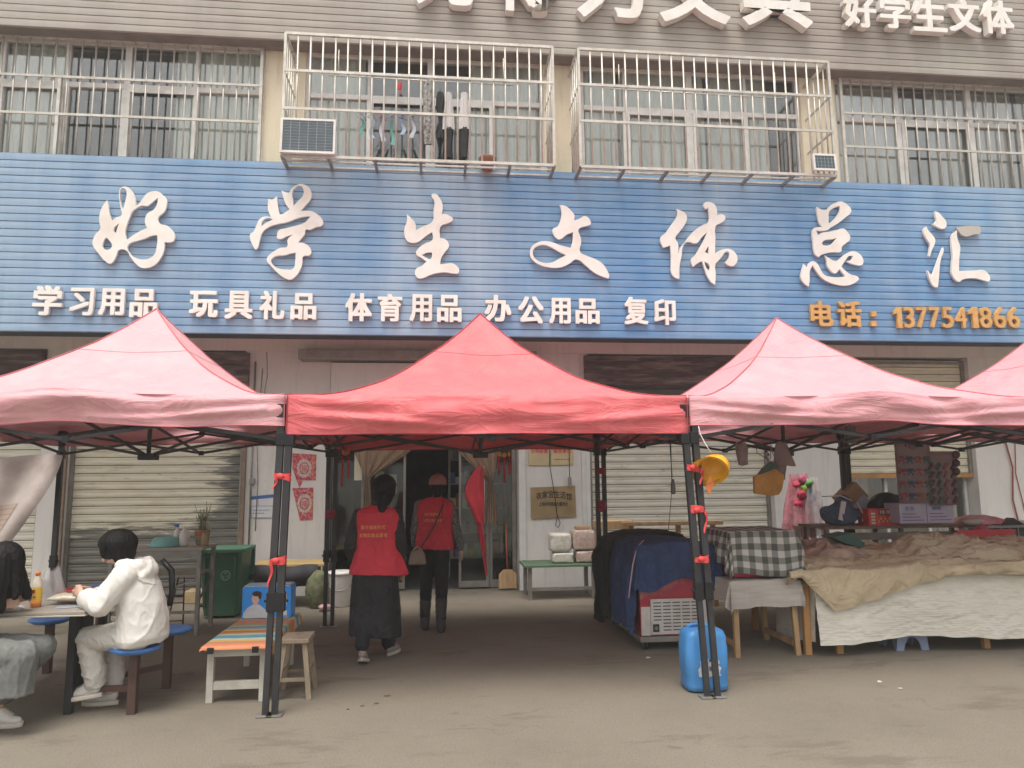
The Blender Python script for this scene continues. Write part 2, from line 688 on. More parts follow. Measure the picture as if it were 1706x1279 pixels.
def shutter_mat(name, base, stain, z0, z1, xr=None, amount=.5):
    """cream enamel, flaked off below height z0..z1 and along the right edge"""
    m, t, b, out = _new(name)
    g = t.nodes.new('ShaderNodeNewGeometry')
    sp = t.nodes.new('ShaderNodeSeparateXYZ')
    t.links.new(g.outputs['Position'], sp.inputs[0])
    nz = noise_fac(t, 2.2, (.6, 1, 5), detail=9, rough=.72)
    nz2 = noise_fac(t, 5, (.5, 1, 4), detail=6, rough=.6)
    mr = t.nodes.new('ShaderNodeMapRange')
    mr.inputs['From Min'].default_value = z0
    mr.inputs['From Max'].default_value = z1
    mr.inputs['To Min'].default_value = .30
    mr.inputs['To Max'].default_value = -.12
    t.links.new(sp.outputs['Z'], mr.inputs['Value'])
    v = math_n(t, 'ADD', nz, mr.outputs[0])
    mr2 = t.nodes.new('ShaderNodeMapRange')
    mr2.inputs['From Min'].default_value = 2.35
    mr2.inputs['From Max'].default_value = 2.75
    mr2.inputs['To Min'].default_value = 0.
    mr2.inputs['To Max'].default_value = .32*amount*2
    t.links.new(sp.outputs['Z'], mr2.inputs['Value'])
    v = math_n(t, 'ADD', v, mr2.outputs[0])
    if xr:
        mr3 = t.nodes.new('ShaderNodeMapRange')
        mr3.inputs['From Min'].default_value = xr[0]
        mr3.inputs['From Max'].default_value = xr[1]
        mr3.inputs['To Min'].default_value = 0.
        mr3.inputs['To Max'].default_value = .42
        t.links.new(sp.outputs['X'], mr3.inputs['Value'])
        v = math_n(t, 'ADD', v, mr3.outputs[0])
    v = math_n(t, 'ADD', v, math_n(t, 'MULTIPLY', math_n(t, 'SUBTRACT', noise_fac(t, 7, (.35, 1, 9), detail=6, rough=.7), .5), .28))
    mask = ramp(t, v, [(.58, 0.), (.63, .55), (.70, .95)])
    c = ramp(t, nz2, [(.3, tuple(x*.86 for x in base)), (.7, tuple(min(1, x*1.08) for x in base))])
    c = mix(t, ramp(t, noise_fac(t, 1.3, (1, 1, 1.5)), [(.5, 0.), (.75, .35)]), c, (.5, .40, .22))
    c = mix(t, ramp(t, noise_fac(t, 3.1, (.5, 1, 2.5), detail=9, rough=.75), [(.54, 0.), (.66, .5)]), c, (.30, .24, .16))
    c = mix(t, ramp(t, noise_fac(t, 9, (.5, 1, 3), detail=5, rough=.7), [(.66, 0.), (.69, .75)]), c, (.12, .11, .10))
    st = ramp(t, nz2, [(.3, tuple(x*.6 for x in stain)), (.8, tuple(x*1.5 for x in stain))])
    c = mix(t, mask, c, st)
    t.links.new(c, b.inputs['Base Color'])
    b.inputs['Roughness'].default_value = .6
    b.inputs['Specular IOR Level'].default_value = .25
    bump(t, b, mask, -.25, .003)
    return m

def plaster_mat(name, base, dirtc):
    m, t, b, out = _new(name)
    f1 = noise_fac(t, 1.2, (1, 1, .7), detail=8, rough=.7)
    f2 = noise_fac(t, 3, (2.4, 2.4, .25), detail=8, rough=.7)
    c = ramp(t, f1, [(.3, tuple(x*.86 for x in base)), (.7, base)])
    c = mix(t, ramp(t, f2, [(.52, 0.), (.76, .38)]), c, dirtc)
    c = mix(t, ramp(t, noise_fac(t, 16, detail=6, rough=.7), [(.62, 0.), (.68, .5)]), c, dirtc)
    t.links.new(c, b.inputs['Base Color'])
    b.inputs['Roughness'].default_value = .85
    bump(t, b, noise_fac(t, 45, detail=6), .25, .006)
    return m

M['ground'] = ground_mat()
M['sign_blue'] = sign_mat('sign_blue', (.165, .325, .53), (.34, .455, .565), (.11, .265, .50), (.09, .20, .38))
M['sign_taupe'] = sign_mat('sign_taupe', (.36, .315, .27), (.41, .38, .33), (.34, .285, .25), (.27, .23, .20))
M['gap_dark'] = mat('gap_dark', (.05, .06, .08), .9, .1)
M['cream_wall'] = plaster_mat('cream_wall', (.80, .71, .53), (.36, .25, .13))
M['white_wall'] = plaster_mat('white_wall', (.78, .75, .71), (.33, .31, .28))
M['shutter_a'] = shutter_mat('shutter_a', (.74, .68, .54), (.17, .165, .145), .75, 1.25, (-3.45, -2.75))
M['shutter_b'] = shutter_mat('shutter_b', (.76, .73, .62), (.10, .095, .085), -.6, .2, None, .8)
M['shutter_c'] = shutter_mat('shutter_c', (.78, .73, .57), (.10, .09, .08), -.6, .2, None, .1)
M['curtain'] = mat('curtain', (.88, .85, .78), .8, .2, scale=3, vs=(3, 1, .3), transl=.2)
M['curtain_pink'] = mat('curtain_pink', (.86, .76, .72), .8, .25, scale=3, vs=(4, 1, .3), transl=.2)
M['curtain_dark'] = mat('curtain_dark', (.20, .24, .24), .8, .3, scale=3, vs=(3, 1, .3))
M['interior_grey'] = mat('interior_grey', (.20, .21, .20), .9, .2)
M['soffit'] = mat('soffit', (.20, .17, .15), .8, .2)
M['letter_white'] = mat('letter_white', (.84, .81, .76), .45, .05, dirt=(.62, .50, .36), dscale=3, damt=.35)
M['letter_white_side'] = M['letter_white']
M['letter_gold'] = mat('letter_gold', (.64, .37, .13), .45, .12, scale=14, dirt=(.45, .22, .05), dscale=9)
M['letter_peeled'] = mat('letter_peeled', (.46, .43, .38), .6, .1)

# ------------------------------------------------------------------ the ground
g = MB()
g.grid(lambda u, v: Vector((-200+400*u, -200+400*v, 0)), 8, 8, smooth=False)
tag(g.build('ground', M['ground']), 'bare beige concrete forecourt with mud streaks', kind='structure')
# floor of the shop, 4 mm proud of the ground sheet
# ------------------------------------------------------------------ building shell
XL, XR = -9.5, 13.5
bld = thing('shop_building', 'two storey shop building with cream plaster and roller shutters', 'building', (0, 0, 0))
def bpart(name, boxes, m, parent=bld, bev=0):
    b = MB()
    for lo, hi in boxes:
        b.box(lo, hi, bev)
    return b.build(name, m, parent)
# upper storey: cream piers between the windows, apron below and lintel above
# the upper storey overhangs the shop fronts by about a metre
UY = -1.06
WZ0, WZ1 = 5.616, 7.506
piers = [(XL, -7.47), (-2.36, -1.82), (1.49, 2.03), (5.33, 5.87), (11.2, XR)]
for a, b_ in piers:
    bpart('pier', [((a, UY, WZ0), (b_, UY+.22, WZ1))], M['cream_wall'])
bpart('upper_wall', [((XL, UY, 3.96), (XR, UY+.22, WZ0))], M['cream_wall'])
bpart('upper_wall', [((XL, UY, WZ1), (XR, UY+.22, 9.75))], M['cream_wall'])
bpart('overhang_slab', [((XL, UY, 3.78), (XR, .3, 3.955))], M['white_wall'])
bpart('upper_wall', [((XL, 0, 3.462), (XR, .24, 3.775))], M['white_wall'])
bpart('side_wall', [((XL-.24, UY, 0), (XL, 9, 9.75))], M['cream_wall'])
bpart('side_wall', [((XR, UY, 0), (XR+.24, 9, 9.75))], M['cream_wall'])
bpart('rear_wall', [((XL, 8.8, 0), (XR, 9.04, 9.75))], M['cream_wall'])
bpart('roof', [((XL-.3, UY-.1, 9.752), (XR+.3, 9.2, 9.95))], M['cream_wall'])
bpart('floor_slab', [((XL, UY+.225, 5.3), (XR, 8.8, 5.55))], M['interior_grey'])
bpart('ceiling_slab', [((XL, UY+.225, 7.8), (XR, 8.8, 8.0))], M['interior_grey'])
bpart('partition', [((XL, 1.2, 5.56), (XR, 1.3, 7.79))], M['interior_grey'])
# ground floor piers
gp = [(XL, -8.6), (-5.44, -5.09), (-2.74, -1.54), (1.2, 2.27), (5.09, 6.34), (8.47, 9.7), (12.6, XR)]
for a, b_ in gp:
    bpart('pier', [((a, 0, 0), (b_, .35, 3.46))], M['white_wall'])
for x0, x1 in ((-5.09, -2.74), (2.27, 5.09), (6.34, 8.47)):      # plaster reveals trimmed in white
    pass
# pale trim strips on the pier right of the door
for xa, xb in ((1.2, 1.30), (2.14, 2.25)):
    b = MB(); b.box((xa, -.03, 0), (xb, -.002, 3.44), .004); b.build('trim', M['white_plastic'], bld)

def shutter(x0, x1, z0, z1, m, Y=.14, pitch=.113):
    sh = MB()
    sh.box((x0, Y-.05, z1-.04), (x1, Y+.05, z1))
    s = sh.build('roller_shutter', M['grey_steel'], bld)
    for xa in (x0, x1-.05):
        sh = MB(); sh.box((xa, Y-.05, z0), (xa+.05, Y+.05, z1-.042)); sh.build('guide_rail', M['grey_steel'], s)
    k = 0
    z = z0
    first = None
    pw = pitch/2
    while z < z1-.01:
        if first is None:
            sl = MB()
            prof = []
            for i in range(5):
                a = i/4
                prof.append((Y - .008*sin(pi*a) - .003, z + .006 + (pitch-.010)*a*.62))
            prof += [(Y-.004, z+pitch*.70), (Y-.010, z+pitch*.84), (Y-.004, z+pitch-.004), (Y+.012, z+pitch-.004), (Y+.012, z+.006)]
            sl.ring_loft([[Vector((x, y, zz)) for y, zz in prof] for x in (x0+.052, x1-.052)], True, smooth=False)
            first = sl.build('slat', m, s)
        else:
            c = part_copy(first, (0, rnd.uniform(-.002, .002), k*pitch))
            c.parent = s
        k += 1
        z += pitch
    br = MB()
    br.box((x0+.06, Y+.03, z0), (x1-.06, Y+.035, z1))
    br.build('backing', M['gap_dark'], s)
    return s
shutter(-8.6, -5.44, .02, 3.4, M['shutter_b'])
shutter(-5.09, -2.74, .02, 3.4, M['shutter_a'])
shutter(2.27, 5.09, .02, 3.4, M['shutter_b'])
sc = shutter(6.34, 8.47, 1.62, 3.4, M['shutter_c'])
b = MB(); b.box((6.36, .08, 1.55), (8.45, .16, 1.62), .006); b.build('bottom_rail', M['wood_orange'], sc)
shutter(9.7, 12.6, .02, 3.4, M['shutter_c'])
# window front behind the half raised shutter
fr = MB()
for x in (6.36, 7.05, 7.75, 8.41):
    fr.box((x, .24, 0), (x+.05, .30, 1.6))
fr.box((6.36, .235, .85), (8.46, .305, .9))
wf = fr.build('window', M['alu_white'], bld)
b = MB(); b.box((6.38, .268, .02), (8.44, .272, 1.6)); b.build('pane', M['window_glass'], wf)
b = MB()
for x0, x1 in ((6.4, 6.9), (7.9, 8.4)):
    b.grid(lambda u, v: Vector((x0+(x1-x0)*u, .42+.03*sin(u*40), .1+1.5*v)), 40, 2)
b.build('curtain', M['curtain'], wf, fix=False)

# door header beam and roller box over the entrance
bpart('door_header', [((-1.95, -.32, 3.30), (1.45, -.002, 3.44))], M['grey_steel'], bev=.008)
bpart('shutter_box', [((-1.52, -.12, 2.62), (1.18, .34, 3.28))], M['white_wall'], bev=.01)
# dark mottled header boards above the shutters
M['header_dark'] = mat('header_dark', (.085, .05, .05), .75, .5, scale=3, vs=(.5, 1, 5), dirt=(.33, .27, .25), dscale=3.2, dvs=(.5, 1, 4), damt=.85)
bpart('header_board', [((2.2, -.10, 2.98), (5.16, -.004, 3.42))], M['header_dark'], bev=.006)
bpart('header_board', [((-5.12, -.09, 3.0), (-2.68, -.004, 3.42))], M['header_dark'], bev=.006)
bpart('header_board', [((-8.6, -.09, 2.9), (-5.46, -.004, 3.42))], M['header_dark'], bev=.006)
# door jamb frames beside the shutters
for x in (-2.74, 2.2, -5.13, 5.09):
    bpart('door_jamb', [((x, -.05, 0), (x+.06, -.003, 3.0))], M['wood_old'] if x in (-5.13, -2.74) else M['white_plastic'], bev=.005)
# conduit and wires on the left pier
b = MB()
b.tube([(-2.60, -.03, 0.3), (-2.60, -.03, 3.3)], .013)
b.tube([(-2.52, -.02, .9), (-2.51, -.02, 1.6), (-2.54, -.02, 2.2), (-2.50, -.02, 3.2)], .006)
b.tube([(-2.45, -.02, 3.44), (-2.42, -.06, 3.1), (-2.46, -.05, 2.8), (-2.43, -.05, 2.3)], .006)
b.box((-2.62, -.05, 1.55), (-2.55, -.005, 1.63), .004)
b.build('conduit', M['grey_steel'], bld)
# wires on the far right pier
b = MB()
b.tube([(8.95, -.03, 2.2), (9.05, -.03, 1.7), (9.0, -.03, 1.2), (9.1, -.03, .6)], .012)
b.tube([(9.15, -.02, 2.2), (9.1, -.02, 1.6), (9.2, -.02, 1.0)], .007)
b.build('conduit', mat('wire_red', (.35, .08, .06), .6), bld)

# ------------------------------------------------------------------ shop interior behind the entrance
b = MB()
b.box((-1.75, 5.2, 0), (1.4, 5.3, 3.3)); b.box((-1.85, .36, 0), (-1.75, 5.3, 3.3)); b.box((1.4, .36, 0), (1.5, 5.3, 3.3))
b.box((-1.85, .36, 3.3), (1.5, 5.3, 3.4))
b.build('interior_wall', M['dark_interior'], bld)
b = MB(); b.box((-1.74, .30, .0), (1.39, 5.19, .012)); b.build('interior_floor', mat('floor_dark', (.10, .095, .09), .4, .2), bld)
sh = thing('goods_shelf', 'dark shop shelf full of small bright goods seen through the open door', 'shelf', (.55, 1.6, .012))
b = MB()
for x in (.2, 1.2):
    b.box((x, 1.5, .012), (x+.03, 1.53, 2.2)); b.box((x, 1.87, .012), (x+.03, 1.9, 2.2))
b.build('frame', M['grey_steel'], sh)
for z in (.3, .7, 1.1, 1.5, 1.9):
    b = MB(); b.box((.2, 1.5, z), (1.23, 1.9, z+.02)); b.build('shelf_board', M['grey_steel'], sh)
gm = [mat('goods_'+str(i), c, .4, .2) for i, c in enumerate([(.4, .4, .42), (.3, .08, .07), (.1, .18, .35), (.45, .36, .12), (.12, .28, .14)])]
b = MB()
for z in (.32, .72, 1.12, 1.52, 1.92):
    x = .23
    while x < 1.15:
        w_ = rnd.uniform(.04, .12)
        b.use(rnd.choice(gm))
        b.box((x, 1.52+rnd.uniform(0, .05), z+.002), (x+w_*.9, 1.8, z+rnd.uniform(.1, .26)))
        x += w_
tag(b.build('goods', parent=sh), kind='stuff')

# ------------------------------------------------------------------ glass doors
DY = .30
b = MB()
b.box((-1.52, DY-.03, .012), (-1.46, DY+.03, 2.62)); b.box((-1.10, DY-.03, .012), (-1.05, DY+.03, 2.62))
b.box((.78, DY-.03, .012), (.83, DY+.03, 2.62)); b.box((1.13, DY-.03, .012), (1.19, DY+.03, 2.62))
b.box((-1.46, DY-.03, 2.5), (-1.10, DY+.03, 2.62)); b.box((.83, DY-.03, 2.5), (1.13, DY+.03, 2.62))
b.box((-1.05, DY-.03, 2.5), (.78, DY+.03, 2.62))
b.box((-1.46, DY-.03, .012), (-1.10, DY+.03, .12)); b.box((.83, DY-.03, .012), (1.13, DY+.03, .12))
fr = b.build('entrance_frame', M['grey_steel'], bld)
for x0, x1 in ((-1.46, -1.10), (.83, 1.13)):
    b = MB(); b.box((x0, DY-.006, .12), (x1, DY+.006, 2.5)); b.build('pane', M['clear_glass'], fr)
def door_leaf(x0, x1, hx, lab):
    d = MB()
    d.box((x0, DY-.10, .03), (x0+.035, DY-.06, 2.46)); d.box((x1-.035, DY-.10, .03), (x1, DY-.06, 2.46))
    d.box((x0+.035, DY-.10, .03), (x1-.035, DY-.06, .12)); d.box((x0+.035, DY-.10, 2.40), (x1-.035, DY-.06, 2.46))
    o = d.build('door', M['grey_steel'], bld)
    p = MB(); p.box((x0+.035, DY-.085, .12), (x1-.035, DY-.075, 2.40)); p.build('pane', M['clear_glass'], o)
    h = MB()
    h.tube([(hx, DY-.16, .95), (hx, DY-.16, 1.78)], .014)
    for z in (1.05, 1.36, 1.70):
        h.tube([(hx, DY-.16, z), (hx, DY-.10, z)], .010)
    h.build('handle', M['stainless'], o)
door_leaf(-1.04, -.45, -.98, 'l')
door_leaf(.33, .77, .70, 'r')
# pale papers stuck inside the left leaf
b = MB()
for (px0, py0, px1, py1) in ((590, 755, 604, 800), (616, 756, 632, 772), (625, 785, 640, 800), (648, 790, 661, 822)):
    p0 = PY(px0, py1, DY-.05); p1 = PY(px1, py0, DY-.05)
    b.box((p0.x, DY-.058, p0.z), (p1.x, DY-.054, p1.z))
o = b.build('notice_paper', M['cream_print'], bld)

# tied back curtains in the doorway
M['door_curtain'] = mat('door_curtain', (.30, .20, .13), .8, .3, scale=4, vs=(6, 1, .5), transl=.3, alpha=.93)
def tied(name, xt0, xt1, xk, zk, xb0, xb1, zb, label):
    def fn(u, v):
        z = 2.42 - (2.42-zb)*v
        kv = (2.42-zk)/(2.42-zb)
        if v < kv:
            a = (v/kv)**1.15
            x0 = xt0+(xk-.03-xt0)*a; x1 = xt1+(xk+.03-xt1)*a
        else:
            a = ((v-kv)/(1-kv))**.6
            x0 = xk-.03+(xb0-xk+.03)*a; x1 = xk+.03+(xb1-xk-.03)*a
        return Vector((x0+(x1-x0)*u, .12+.022*sin(u*26+v*3)+.01*sin(v*9), z))
    b = MB(); b.grid(fn, 44, 30)
    return tag(b.build(name, M['door_curtain'], fix=False), label, 'curtain', 'tan door curtains tied aside')
tied('door_curtain', -1.35, .12, -1.0, 1.62, -1.08, -.90, .62, 'tan curtain tied back over the left glass door leaf')
tied('door_curtain', -.02, .98, .80, 1.55, .74, .90, .95, 'tan curtain tied back beside the red cloth on the right door')

# ------------------------------------------------------------------ upstairs windows
def window(x0, x1, mull, sash, dark, curtain_m=M['curtain'], tz=6.84):
    f = MB()
    Y0, Y1 = -1.006, -.95
    f.box((x0, Y0, WZ0), (x0+.05, Y1, WZ1)); f.box((x1-.05, Y0, WZ0), (x1, Y1, WZ1))
    f.box((x0+.05, Y0, WZ0), (x1-.05, Y1, WZ0+.06)); f.box((x0+.05, Y0, WZ1-.05), (x1-.05, Y1, WZ1))
    f.box((x0+.05, Y0-.01, tz), (x1-.05, Y1+.01, tz+.07), .004)
    for mx, w_ in mull:
        f.box((mx-w_/2, Y0-.005, WZ0+.06), (mx+w_/2, Y1+.005, tz), .003)
        f.box((mx-w_/2*.7, Y0-.005, tz+.07), (mx+w_/2*.7, Y1+.005, WZ1-.05), .003)
    w = f.build('window', M['alu_white'], bld)
    for a, b_ in sash:
        s = MB()
        for (lo, hi) in (((a, Y0-.028, WZ0+.065), (a+.045, Y0-.008, tz-.005)), ((b_-.045, Y0-.028, WZ0+.065), (b_, Y0-.008, tz-.005)),
                         ((a+.045, Y0-.028, WZ0+.065), (b_-.045, Y0-.008, WZ0+.12)), ((a+.045, Y0-.028, tz-.05), (b_-.045, Y0-.008, tz-.005))):
            s.box(lo, hi)
        s.build('sash', M['alu_white'], w)
    xs = [x0+.05] + [m_[0] for m_ in mull] + [x1-.05]
    for i in range(len(xs)-1):
        for za, zb in ((WZ0+.06, tz), (tz+.07, WZ1-.05)):
            p = MB(); p.box((xs[i]+.02, -.981, za), (xs[i+1]-.02, -.975, zb)); p.build('pane', M['window_glass'], w)
    x = x0+.02
    while x < x1-.1:
        wd = rnd.uniform(.45, .95)
        xe = min(x+wd, x1-.02)
        isd = any(a < (x+xe)/2 < b_ for a, b_ in dark)
        if not isd:
            ph = rnd.uniform(0, 6)
            c = MB()
            c.grid(lambda u, v: Vector((x+(xe-x)*u, -.925+.022*sin(u*(xe-x)*46+ph)+.015*sin(u*17+v*2), WZ0+.02+(WZ1-.03-WZ0)*v)), 36, 3)
            c.build('curtain', curtain_m if rnd.random() < .93 else M['curtain_dark'], w, fix=False)
        x = xe + rnd.choice((.0, .0, .04, .1))
    return w
window(-7.47, -2.36, [(-6.48, .09), (-5.76, .09), (-4.94, .08), (-4.17, .12), (-3.27, .08)], [(-4.16, -3.24), (-5.76, -4.95)], [(-4.88, -4.23), (-4.05, -3.62)])
window(-1.82, 1.49, [(-.96, .055), (-.11, .125), (.77, .06)], [(-.94, -.11), (-.09, .76)], [(-.92, -.27), (-.04, .72), (.9, 1.17)])
window(2.03, 5.33, [(2.68, .06), (3.65, .125), (4.5, .06)], [(2.7, 3.63), (3.69, 4.5)], [(4.9, 5.22)])
window(5.87, 11.2, [(6.89, .08), (8.06, .12), (9.09, .08), (10.1, .09)], [(6.93, 8.01), (9.09, 10.1)], [(7.0, 7.6)], M['curtain_pink'])

# ------------------------------------------------------------------ window grilles
cage_group = 'box shaped steel cages over the upstairs windows'
def cage(x0, x1, label, nb=22):
    Yf, Yb, z0, z1 = -1.735, -1.065, 5.652, 7.308
    root = thing('window_cage', label, 'window cage', (x0, 0, z0), cage_group)
    b = MB()
    for z in (z0, z1):
        b.bar((x0, Yf, z), (x1, Yf, z), .036)
    for x in (x0, x1):
        b.bar((x, Yf, z0), (x, Yf, z1), .034)
        for z in (z0, z1):
            b.bar((x, Yf, z), (x, Yb, z), .034)
    b.build('frame', M['stainless'], root)
    for z in (6.282, 6.795):
        b = MB(); b.bar((x0, Yf-.018, z), (x1, Yf-.018, z), .034, .014); b.build('rail', M['stainless'], root)
    first = None
    for i in range(1, nb):
        x = x0+(x1-x0)*i/nb
        if first is None:
            b = MB(); b.tube([(x, Yf, z0+.01), (x, Yf, z1-.01)], .0125, 8); first = b.build('bar', M['stainless'], root); fx = x
        else:
            part_copy(first, (x-fx+rnd.uniform(-.004, .004), 0, 0))
    for xs in (x0, x1):
        for k in range(1, 5):
            y = Yf + (Yb-Yf)*k/5
            b = MB(); b.tube([(xs, y, z0+.01), (xs, y, z1-.01)], .0115, 8); b.build('side_bar', M['stainless'], root)
        for z in (6.282, 6.795):
            b = MB(); b.bar((xs, Yf, z), (xs, Yb, z), .03, .012); b.build('side_rail', M['stainless'], root)
    for k in range(7):
        x = x0 + (x1-x0)*k/6
        b = MB(); b.bar((x, Yf, z0-.012), (x, Yb, z0-.012), .035, .035); b.build('floor_beam', M['grey_steel'], root)
    for y in (-1.555, -1.375, -1.195):
        b = MB(); b.bar((x0, y, z0+.02), (x1, y, z0+.02), .022, .022); b.build('floor_bar', M['stainless'], root)
    b = MB()
    b.tube([(x0+.5, -1.438, 6.93), (x1-.5, -1.438, 6.912)], .010)
    for x in (x0+.63, x1-.63):
        b.tube([(x, -1.438, 6.92), (x, -1.438, 7.30)], .007)
    b.build('drying_pole', M['stainless'], root)
    return root
cage(-1.953, 1.512, 'steel window cage with washing and a flowerpot hanging inside')
cage(1.863, 5.391, 'steel window cage with a small solar panel at its lower right corner')

def flat_grille(x0, x1, sp, label, posts, rails=(6.912, 6.39), z0=5.607, z1=7.47, Y=-1.105):
    root = thing('window_grille', label, 'window grille', (x0, 0, z0), 'flat steel bar grilles over the upstairs windows')
    b = MB()
    for p in posts:
        b.bar((p, Y, z0), (p, Y, z1 if p in (x0, x1) else rails[0]), .05, .04)
    b.bar((x0, Y, z1), (x1, Y, z1), .036)
    b.build('frame', M['stainless'], root)
    for z in rails:
        b = MB(); b.bar((x0, Y-.022, z), (x1, Y-.022, z), .032, .016); b.build('rail', M['stainless'], root)
    first = None
    x = x0+sp
    while x < x1-.06:
        if not any(abs(x-p) < .05 for p in posts):
            if first is None:
                b = MB(); b.tube([(x, Y, z0), (x, Y, z1-.01)], .0115, 8); first = b.build('bar', M['stainless'], root); fx = x
            else:
                part_copy(first, (x-fx+rnd.uniform(-.005, .005), 0, 0))
        x += sp
    return root
flat_grille(-7.38, -2.394, .1665, 'flat window grille left of the two cages, with a hinged opening at its left', [-7.38, -4.968, -2.394])
flat_grille(5.94, 11.07, .1665, 'flat window grille right of the two cages, over pinkish curtains', [5.94, 8.775, 11.07])

# ------------------------------------------------------------------ sign boards
def board(name, label, x0, x1, z0, z1, Y, pitch, m, back=.30, bm_=None):
    root = thing(name, label, 'sign', (x0, Y, z0))
    n = round((z1-z0)/pitch)
    pitch = (z1-z0)/n
    L = (x1-x0)
    first = None
    for k in range(n):
        if first is None:
            s = MB()
            g_ = .010
            prof = [(Y+.028, z0+.0), (Y+.004, z0+g_*.5), (Y, z0+g_), (Y-.0015, z0+pitch*.5), (Y, z0+pitch-.006), (Y+.010, z0+pitch-.001), (Y+.028, z0+pitch-.001)]
            s.ring_loft([[Vector((x, y, z)) for y, z in prof] for x in (x0, x1)], True, smooth=False)
            first = s.build('panel', m, root)
        else:
            part_copy(first, (0, rnd.uniform(-.001, .001), k*pitch))
    f = MB()
    f.box((x0, Y+.032, z0-.004), (x1, Y+back, z0+.03))
    f.box((x0, Y+.032, z1-.03), (x1, Y+back, z1+.012))
    f.box((x0, Y+.032, z0+.03), (x1, Y+.06, z1-.03))
    f.build('backing_frame', bm_ or M['gap_dark'], root)
    return root
blue = board('shop_sign', 'long blue slatted shop sign with white brush characters above the stalls', -9.3, 13.2, 3.438, 5.7285, -1.375, .1017, M['sign_blue'])
taupe = board('upper_sign', 'taupe slatted sign board with raised white characters along the top edge', -9.3, 13.2, 7.47, 9.52, -1.33, .1017, M['sign_taupe'], back=.26, bm_=M['soffit'])

